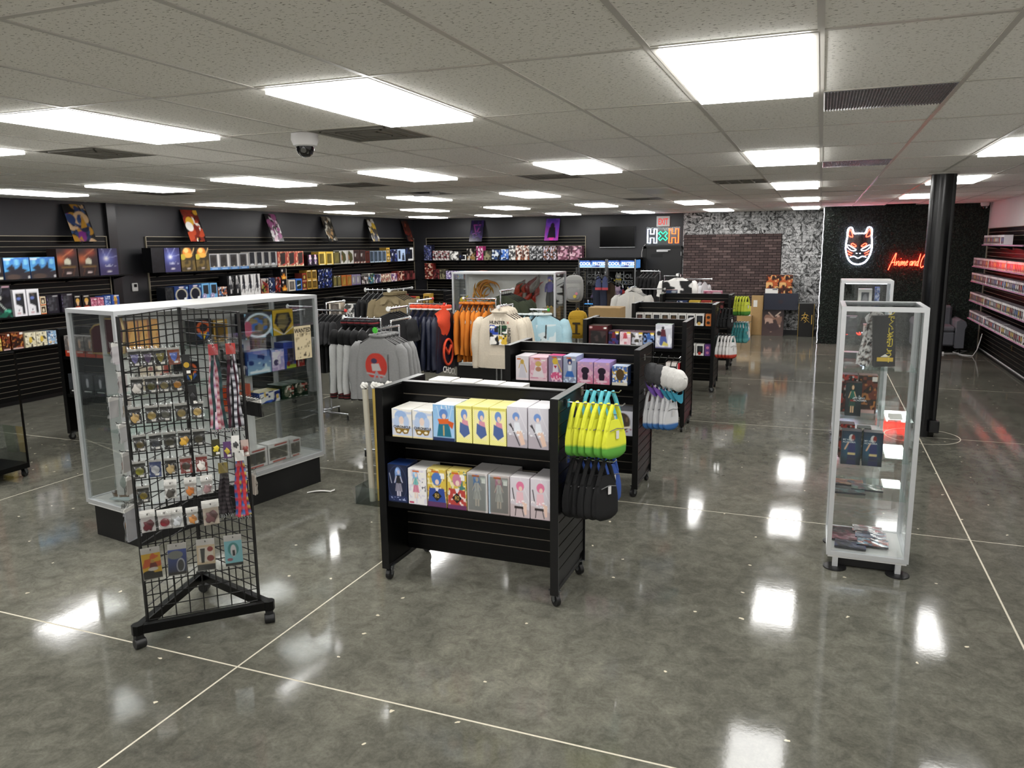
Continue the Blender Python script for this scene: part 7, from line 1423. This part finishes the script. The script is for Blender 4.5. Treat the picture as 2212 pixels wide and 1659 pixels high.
# ================================================================== CLAW MACHINES
def claw(x0, label, tag_):
    W_ = .72; y0 = 15.72; D_ = .86
    t = thing('claw_machine', label, 'claw machine', (x0, y0, 0), 0, 'claw machines by the back wall')
    part(t, 'cabinet', box(.03, W_-.03, .02, D_, .05, .78), M_black); part(t, 'roof', box(0, W_, -.03, D_, 1.84, 1.87), M_black)
    part(t, 'back_wall', box(.03, W_-.03, D_-.02, D_, .78, 1.84), M_black)
    for x in (0, W_-.03):
        for y in (0, D_-.03): part(t, 'corner_post', box(x, x+.03, y, y+.03, 0, 1.84), M_chrome if y == 0 else M_black)
    part(t, 'window_frame', MB().box(.03, .07, .012, .03, .8, 1.58).box(W_-.07, W_-.03, .012, .03, .8, 1.58).box(.07, W_-.07, .012, .03, .8, .83).box(.07, W_-.07, .012, .03, 1.54, 1.58), M_black)
    part(t, 'front_glass', box(.05, W_-.05, .018, .022, .8, 1.57), M_glass); part(t, 'side_glass', box(W_-.02, W_-.016, .03, D_-.03, .8, 1.57), M_glass)
    q = part(t, 'marquee', box(.03, W_-.03, .0, .06, 1.6, 1.835), M_black)
    mb = MB(); front_print(mb, [('grad', '#1f4fb0', '#8fc0f0'), ('n', 6, '#12307a', .6), ('n', 8, '#cfe6fa', .72), ('r', 0, 0, 1, .12, '#dcecfa')], .04, W_-.04, 1.63, 1.81, -.004, 30, 12)
    mm = mat('marquee_print', '#ffffff', .4); nt = mm.node_tree
    if 'Attribute' not in nt.nodes:
        a = nt.nodes.new('ShaderNodeAttribute'); a.attribute_name = 'Col'; b_ = nt.nodes['Principled BSDF']
        nt.links.new(a.outputs['Color'], b_.inputs['Base Color']); nt.links.new(a.outputs['Color'], b_.inputs['Emission Color']); b_.inputs['Emission Strength'].default_value = .35
    part(q, 'sign_face', mb, mm); part(q, 'lettering', textmesh('COOL PRIZES', .11, mat('marquee_white', '#ffffff', .4, emit='#f4f8ff', estr=.8), .0012, .001), None, (W_/2, -.006, 1.725), FRONT).scale = (.98, 1, 1)
    part(t, 'side_marquee', box(W_, W_+.004, .04, .5, 1.62, 1.82), mat('marquee_side', '#4f8fd0', .4, emit='#3f7fd0', estr=.25))
    for k, s in enumerate(('COOL', 'PRIZES')): part(t, 'window_lettering', textmesh(s, .15, mat('decal_grey', '#6f6f70', .5), .004, .001), None, (W_*.6, .03, 1.42-.15*k), FRONT)
    part(t, 'gantry', MB().box(.06, W_-.06, .4, .43, 1.53, 1.56).cyl((.33, .41, 1.3), (.33, .41, 1.53), .015, n=10), M_alu)
    for k in range(3): part(t, 'claw_finger', MB().tube([(.33, .41, 1.3), (.33+.08*math.cos(k*2.1), .41+.08*math.sin(k*2.1), 1.22), (.33+.05*math.cos(k*2.1), .41+.05*math.sin(k*2.1), 1.12)], .008, 6), M_chrome)
    q = part(t, 'control_box', MB().prism([(.18, .5), (.52, .5), (.52, .74), (.18, .74)], -.14, .02), M_black); part(q, 'control_glow', box(.2, .5, -.13, -.02, .742, .748), mat('control_blue', '#4f9af0', .4, emit='#3f8af0', estr=1.2)); part(q, 'joystick', MB().cyl((.28, -.08, .745), (.28, -.08, .81), .012, n=8).ell((.28, -.08, .82), .02, .02, .02, 8, 6), M_white); part(q, 'coin_slot', box(.36, .41, -.145, -.14, .56, .7), M_white)
    part(t, 'prize_bed', box(.03, W_-.03, .03, D_-.03, .78, .84), M_black)
    return x0, y0
def plush(label, loc, c1, c2, s=1., ears=True, seed=0):
    t = thing('plush_toy', label, 'plush toy', loc, R.uniform(-.5, .5), 'plush toys in the claw machines')
    part(t, 'body', MB().ell((0, 0, .06*s), .07*s, .06*s, .06*s, 12, 8), cloth(c1), smooth=70); part(t, 'head', MB().ell((.02*s, -.03*s, .14*s), .065*s, .06*s, .06*s, 12, 8), cloth(c2), smooth=70)
    for e in (-1, 1): part(t, 'ear', MB().ell(((.02+e*.045)*s, -.02*s, .2*s), .018*s, .012*s, .03*s, 8, 6), cloth(c2)); part(t, 'paw', MB().ell((e*.06*s, -.05*s, .05*s), .025*s, .02*s, .02*s, 8, 6), cloth(c1))
claw(-5.56, 'black claw machine with lit marquee, left of the pair', 'left'); claw(-4.83, 'black claw machine with lit marquee, right one beside exit door', 'right')
for k, (x, y, z, c1, c2, nm_) in enumerate([(-4.98, 15.87, .84, '#c9b83a', '#5a8a4c', 'green and yellow plush at the left machine window'), (-5.2, 15.9, .84, '#6a5a80', '#8a7aa0', 'violet plush in the left claw machine'), (-5.05, 16.1, .88, '#4a7a7a', '#5f8f8c', 'teal plush behind the green one'), (-4.7, 15.87, .84, '#3a3a42', '#8a7a70', 'grey plush low in the right claw machine'), (-4.55, 16.0, .86, '#4a4478', '#5a5488', 'purple plush heaped in the right claw machine'), (-4.42, 15.87, .84, '#8e2420', '#a82c26', 'red plush in the right claw machine'), (-4.3, 15.9, .9, '#d8c9a0', '#e0d2ae', 'cream plush atop the red one'), (-4.62, 15.88, .93, '#b9a0b4', '#c4aabf', 'mauve plush in the right claw machine'), (-4.36, 16.2, .9, '#3a5a9c', '#2f4f94', 'blue plush at the back of right claw machine'), (-4.58, 15.9, 1.26, '#c9b44a', '#cfc9bc', 'yellow plush hanging high in the right claw machine')]):
    plush(nm_, (x, y, z), c1, c2, 1.15, seed=k)

# ================================================================== CARTONS BY THE WALLPAPER, CHAIR, FLOOR THINGS
def tan_carton(label, x0, x1, y0, y1, z0, z1, open_=False, rot=(0, 0, 0)):
    t = thing('cardboard_carton', label, 'carton', ((x0+x1)/2, (y0+y1)/2, z0), 0, 'cardboard cartons', rot); w_, d_, h_ = x1-x0, y1-y0, z1-z0
    M_c = mat('cardboard', '#a98a5c', .75, noise=(14, .08))
    if open_:
        m = MB()
        for a in ((-w_/2, w_/2, -d_/2, -d_/2+.006), (-w_/2, w_/2, d_/2-.006, d_/2), (-w_/2, -w_/2+.006, -d_/2, d_/2), (w_/2-.006, w_/2, -d_/2, d_/2)): m.box(a[0], a[1], a[2], a[3], 0, h_)
        m.box(-w_/2, w_/2, -d_/2, d_/2, 0, .006); part(t, 'walls', m, M_c)
        part(t, 'flap', MB().add([(-w_/2, d_/2, h_), (w_/2, d_/2, h_), (w_/2, d_/2+.05, h_+.2), (-w_/2, d_/2+.05, h_+.2)], [(0,1,2,3)]), mat('cardboard_light', '#c9a878', .75)); part(t, 'packing_paper', MB().ell((0, 0, h_-.02), w_*.4, d_*.4, .06, 10, 6, fn=lambda x, y, z: 1+.2*math.sin(7*x+5*y)), M_white)
    else:
        part(t, 'body', box(-w_/2, w_/2, -d_/2, d_/2, 0, h_), M_c, bevel=.004); part(t, 'flap_seam', box(-w_/2, w_/2, -.002, .002, h_, h_+.001), card('#6a5434')); part(t, 'hand_slot', box(-w_*.3, -w_*.14, -d_/2+.02, -d_/2+.035, h_, h_+.0012), card('#3a2c1a')); part(t, 'hand_slot', box(w_*.2, w_*.36, -d_/2+.02, -d_/2+.035, h_, h_+.0012), card('#3a2c1a'))
    return t
tan_carton('large tan carton standing on another behind third gondola', -3.13, -2.65, 8.1, 8.45, .87, 1.285); tan_carton('tan carton under the large one behind third gondola', -3.15, -2.63, 8.08, 8.48, 0, .868)
tan_carton('open tan carton with packing paper near the brick panel', -1.75, -1.4, 16.25, 16.6, 0, .48, True)
t = tan_carton('tall narrow tan carton leaning by the brick panel', -1.44, -1.17, 16.48, 16.62, 0, .95); part(t, 'shipping_label', box(-.09, .0, -.0715, -.0705, .68, .84), card('#dcd9d2'))
tan_carton('low tan carton before the open one near the brick panel', -1.85, -1.62, 16.1, 16.24, 0, .3)
dz('beast', '', [('grad', '#2a2426', '#5a4a48'), ('n', 4, '#8a6a5c', .66, (.1, .1, .9, .8)), ('n', 6, '#c0a090', .72, (.15, .15, .85, .8)), ('l', .3, .88, .5, .72, .05, '#b59a8a'), ('l', .82, .9, .62, .76, .05, '#c9b4a4'), ('e', .5, .35, .3, .14, '#4a3c3e')], '#221d1f', '#2a2628')
dz('slate', '', [('bg', '#2a2d3a'), ('e', .5, .5, .07, .12, '#352c34')], '#262934', '#303442')
dz('ember', '', [('bg', '#4a1f14'), ('n', 4, '#b5582a', .5), ('n', 6, '#e0b070', .68), ('n', 7, '#2a120e', .6)], '#3a1a12', '#8a5a44')
def wallbox(key, name, label, x, y, z, w_, d_, h_):
    _, ops, s_, tp = D[key]; o = link(name, boxmesh(key, w_, d_, h_, ops, s_, tp, 40, 40), None, (x, y, z)); return tag(o, label, 'box', 'boxes by the wallpaper wall')
wallbox('beast', 'statue_carton', 'dark carton with pale horned creature print standing on floor', -.93, 16.42, 0, .49, .3, .625)
wallbox('slate', 'statue_carton', 'wide slate blue carton lying across the horned creature carton', -.77, 16.4, .626, .76, .32, .385)
wallbox('ember', 'statue_carton', 'fiery orange carton on the slate carton, left with white strip', -.98, 16.45, 1.012, .29, .2, .43); wallbox('ember', 'statue_carton', 'fiery orange carton on the slate carton, right one', -.68, 16.47, 1.012, .3, .2, .43)
t = thing('white_notice', 'white notice propped before the left fiery carton', 'notice', (-.99, 16.435, 1.012)); part(t, 'sheet', box(-.145, .145, -.006, -.002, 0, .11), card('#e4e2de')); part(t, 'print_block', box(.02, .13, -.0068, -.006, .08, .1), card('#3a3a3c'))
t = thing('calligraphy_box', 'tall black carton with gold edges and gold calligraphy mark', 'box', (-.19, 16.55, 0))
part(t, 'carton', box(-.175, .175, -.14, .14, 0, .78), card('#0e0d0d'))
for s_ in (-1, 1): part(t, 'gold_edge', box(s_*.168-.008, s_*.168+.008, -.146, -.139, 0, .78), mat('gold_trim', '#8a7440', .4, .5))
for P in ([(-.1,.5),(-.02,.53),(.06,.49)], [(-.03,.58),(-.05,.46),(-.11,.38)], [(-.11,.44),(0,.45),(.06,.43)], [(.03,.53),(-.01,.42),(.08,.34)], [(-.05,.4),(.0,.36),(-.04,.33)]): part(t, 'brush_stroke', MB().tube([(x, -.142, z) for x, z in P], [.006, .012, .004], 6), mat('gold_ink', '#c9a24a', .5))
part(t, 'side_lettering', MB().box(.115, .135, -.1425, -.14, .3, .52), mat('gold_ink', '#c9a24a', .5)); part(t, 'lid', box(-.178, .178, -.143, .143, .78, .8), mat('lid_clear_grey', '#6a6c6c', .2))
# armchair
t = thing('armchair', 'grey upholstered armchair against the hedge wall behind column', 'armchair', (2.33, 14.72, 0)); M_up = cloth('#55565c')
part(t, 'seat', box(-.28, .28, -.38, .3, .14, .42), M_up, bevel=.03); part(t, 'cushion', box(-.28, .28, -.4, .25, .42, .53), M_up, bevel=.035); part(t, 'backrest', box(-.28, .28, .2, .42, .42, .9), M_up, bevel=.04)
for s_ in (-1, 1):
    m = MB(); P = [(0, .1), (.17, .1), (.17, .48), (.2, .56), (.17, .64), (.08, .68), (.0, .64)]
    m.prism([(x, z) for x, z in P], -.4, .4); o = part(t, 'arm', m, M_up, (.28*s_, 0, 0), smooth=40, bevel=.012); o.scale = (s_, 1, 1)
    for y in (-.34, .34): part(t, 'leg', MB().cyl((s_*.38, y, 0), (s_*.38, y, .11), .02, .028, n=10), M_black)
t = thing('floor_cord', 'white power cord looping across floor from right slatwall', 'cord', (0, 0, 0))
part(t, 'cable', MB().tube(sm([(0, 0)], 1, False) if 0 else [(3.05, 14.2, .42), (3.02, 14.15, .3), (2.95, 14.0, .12), (2.88, 13.95, .012), (2.72, 14.1, .008), (2.62, 14.5, .008), (2.75, 14.85, .008), (2.9, 14.7, .008), (2.7, 14.35, .008), (2.4, 14.2, .008)], .008, 6), M_white, smooth=60); part(t, 'plug', box(2.28, 2.42, 14.17, 14.22, 0, .04), M_white)
t = thing('wall_latch', 'small brass bracket on right slatwall', 'bracket', (3.118, 12.0, .42)); part(t, 'plate', box(-.006, 0, -.012, .012, -.05, .05), mat('brass', '#9a8348', .35, .8)); part(t, 'pin', MB().cyl((-.006, 0, .02), (-.03, 0, .02), .006, n=8), mat('brass', '#9a8348', .35, .8))
t = thing('paper_scrap', 'white paper scrap on floor beside the large case plinth', 'paper', (-4.12, 2.63, 0), .5)
part(t, 'strip', MB().grid(lambda a, b: (-.11+.22*a, -.018+.036*b, .003+.012*math.sin(PI*a)), 10, 2), card('#e6e4de')); part(t, 'fold', MB().grid(lambda a, b: (.1+.04*a, -.02+.05*b, .004+.012*a), 3, 2), card('#dedcd6'))
# bin of rolled scrolls behind the nearest gondola
t = thing('acrylic_bin', 'clear acrylic floor bin behind left end of nearest gondola', 'bin', (-3.4, 2.62, 0))
part(t, 'tray', MB().box(-.22, .22, -.16, .16, 0, .008).box(-.22, -.214, -.16, .16, .008, .16).box(.214, .22, -.16, .16, .008, .16).box(-.214, .214, -.16, -.154, .008, .16).box(-.214, .214, .154, .16, .008, .16), M_acrylic); part(t, 'wing', MB().add([(-.22,-.16,.0),(-.33,-.05,.1),(-.3,.1,.12),(-.22,.1,.02)], [(0,1,2,3)]), M_acrylic)
for k, (x, y, c, nm_) in enumerate([(-3.51, 2.56, '#b9b4a4', 'pale cream'), (-3.455, 2.6, '#b59a4a', 'dull gold'), (-3.4, 2.57, '#3a3458', 'violet'), (-3.33, 2.61, '#26263a', 'navy'), (-3.42, 2.68, '#8a8a90', 'silver grey')]):
    o = thing('wall_scroll', '%s rolled wall scroll standing in the acrylic bin' % nm_, 'scroll', (x, y, .01), 0, 'rolled wall scrolls', (0, -.03+.02*k, 0))
    part(o, 'roll', MB().cyl((0, 0, 0), (0, 0, 1.0), .026, n=14), card(c), smooth=40); part(o, 'end_knob', MB().cyl((0, 0, 1.0), (0, 0, 1.03), .016, n=10), M_rubber); part(o, 'wrap', MB().ell((0, -.005, 1.03), .034, .03, .03, 10, 6, fn=lambda a, b, c_: 1+.2*math.sin(7*a+5*c_)), card('#dedcd6'))
# stock behind the nearest gondola's centre panel, and on top of far ones
dz('plainwhite', '', [('bg', '#e6e4e0')], '#dcdad6', '#eae8e4')
for k in range(4): carton('plainwhite', 'plain white carton on the rear shelf of nearest gondola, %s from the left' % ORD[k+1], -2.3+.17*k, 1.53, 1.001, R.uniform(-.02, .02), .165, .15, .325-.004*k, 'white cartons on the rear shelf')
carton('pinkbox', 'pink and white carton behind farthest gondola top', -1.72, 11.22, 1.001, 0, .32, .17, .36, 'stock on the farthest gondola'); carton('darkrob', 'dark carton with coloured lid behind farthest gondola top', -2.45, 11.22, 1.001, .1, .2, .18, .37, 'stock on the farthest gondola')
# white hoodies by the fourth gondola
rack('chrome rack with white hoodies behind fourth gondola', -2.85, 9.95, [(0, -1, .05, -.1, 1.5, .4, 'cap', '#d8d8d8'), (1, 0, .1, .05, 1.46, .4, 'cap', '#d8d8d8')], .36)
for k in range(4): garment('white_hoodie', 'white hoodie with %s, behind fourth gondola' % ('black stripe, foremost' if k == 0 else 'hood up, %s on its arm' % ORD[k+1]), 'hoodie', (-2.8, 9.5+.08*k, 1.5), .15, '#d9d6d0', .56, .62, .035, .55, seed=k, group='white hoodies behind fourth gondola', hood=True)
# wire stand with backpacks right of the second case
t = thing('wire_stand', 'dark wire grid stand right of the second glass case', 'display rack', (-3.75, 10.5, 0)); M_ww = mat('stand_wire', '#4a4a4a', .4)
for k in range(9): part(t, 'wire', MB().cyl((-.3+.075*k, 0, .08), (-.3+.075*k, 0, 1.8), .004, n=5), M_ww)
for k in range(23): part(t, 'wire', MB().cyl((-.3, 0, .1+.077*k), (.3, 0, .1+.077*k), .004, n=5), M_ww)
for s_ in (-1, 1): part(t, 'foot', MB().box(s_*.28-.015, s_*.28+.015, -.25, .25, 0, .06).box(s_*.28-.01, s_*.28+.01, -.01, .01, .06, 1.8), M_ww)
def backpack(label, loc, rz, c, c2, s=1.):
    t = thing('backpack', label, 'backpack', loc, rz, 'backpacks on the wire stand')
    part(t, 'body', MB().ell((0, 0, .22*s), .16*s, .085*s, .23*s, 18, 12, fn=lambda x, y, z: (abs(x)**4+abs(y)**4+abs(z)**4)**-.22), cloth(c), smooth=70)
    part(t, 'front_pocket', MB().ell((0, -.075*s, .14*s), .12*s, .035*s, .11*s, 14, 10, fn=lambda x, y, z: (abs(x)**4+abs(y)**4+abs(z)**4)**-.22), cloth(c2), smooth=70); part(t, 'top_flap', MB().box(-.12*s, .12*s, -.085*s, -.07*s, .32*s, .37*s), cloth(c2))
    part(t, 'handle', MB().tube([(-.04*s, 0, .42*s), (0, 0, .49*s), (.04*s, 0, .42*s)], .008, 6), cloth(c2))
    for e in (-1, 1): part(t, 'strap', MB().tube([(e*.09*s, .08*s, .4*s), (e*.12*s, .12*s, .2*s), (e*.11*s, .07*s, .02*s)], .014, 6), cloth(c2))
    return t
b_ = backpack('pale grey backpack hanging beside the second glass case', (-4.02, 10.3, 1.2), .15, '#a9a9a6', '#9d9d9c', 1.05); part(b_, 'badge', MB().cyl((.03, -.125, .1), (.03, -.13, .1), .03, n=12), card('#d8c04a')); part(b_, 'badge', MB().cyl((.06, -.125, .15), (.06, -.13, .15), .026, n=12), card('#d88a9a'))
b_ = backpack('yellow backpack with dark letter patches beside the second glass case', (-3.95, 10.3, .55), .1, '#c9a02c', '#c49a28', 1.1); part(b_, 'letter_patch', MB().box(-.07, .07, -.135, -.128, .26, .29).box(-.02, .02, -.135, -.128, .1, .26).box(-.07, .07, -.135, -.128, .08, .1), card('#3a2c10'))
for k in range(3): garment('striped_trousers', 'dark garment with red hem hanging before the claw machines, %s' % ('left', 'middle', 'right')[k], 'garment', (-3.62+.13*k, 10.35, 1.6), .2, ('#23283a', '#2a3044', '#3a2a1c')[k], .15, .8, .03, 0, seed=k, group='dark garments before the claw machines', hem=['#a83a40', '#a83a40', '#2a3a34'])
for k in range(2): garment('swim_top', 'blue and coral halter top hanging before the left claw machine, %s' % ('left one', 'right one')[k], 'top', (-3.55+.12*k, 10.2, 1.72), .2, '#4a5278', .1, .2, .02, 0, hem=['#c8505a', '#c8505a', '#c8505a'], seed=k, group='halter tops')
# poster cart cut by the left edge of the picture
t = thing('poster_cart', 'black wheeled cart with clear sides holding tall prints, cut by left edge', 'cart', (-7.56, 1.9, 0))
part(t, 'base', box(-.4, .4, -.2, .2, .09, .14), M_black)
for x in (-.36, .36):
    for y in (-.16, .16): caster(t, (x, y, 0), R.uniform(0, 6))
part(t, 'side_panel', box(-.4, .4, -.2, -.196, .14, .5), M_acrylic); part(t, 'side_panel', box(-.4, .4, .196, .2, .14, .5), M_acrylic)
part(t, 'end_frame', MB().box(.385, .4, -.2, -.185, .14, 1.25).box(.385, .4, .185, .2, .14, 1.25).box(.385, .4, -.2, .2, 1.235, 1.25), M_black); part(t, 'end_frame', MB().box(-.4, -.385, -.2, -.185, .14, 1.25).box(-.4, -.385, .185, .2, .14, 1.25), M_black)
for k, (x, w_, c, c2, nm_) in enumerate([(.3, .12, '#7a3a26', '#6a3020', 'rust brown'), (.16, .14, '#3a3f5a', '#c9a23c', 'slate blue with gold band'), (.0, .14, '#c9a23c', '#8a6a24', 'mustard'), (-.15, .14, '#5a6a4c', '#3a4a30', 'olive')]):
    o = thing('framed_print', '%s tall print standing in the poster cart' % nm_, 'print', (-7.56+x, 1.78+.03*k, .142), 0, 'tall prints in the poster cart', (-.06, 0, 0)); part(o, 'panel', box(-w_/2, w_/2, -.008, .008, 0, 1.08), card(c)); part(o, 'band', box(-w_/2+.004, w_/2-.004, -.0095, -.008, .45, .62), card(c2)); part(o, 'price_tag', box(-w_/2+.01, -w_/2+.07, -.0105, -.0085, .98, 1.07), card('#e6e4de'))
# tags used as sale stars on the racks' near side stay with their racks
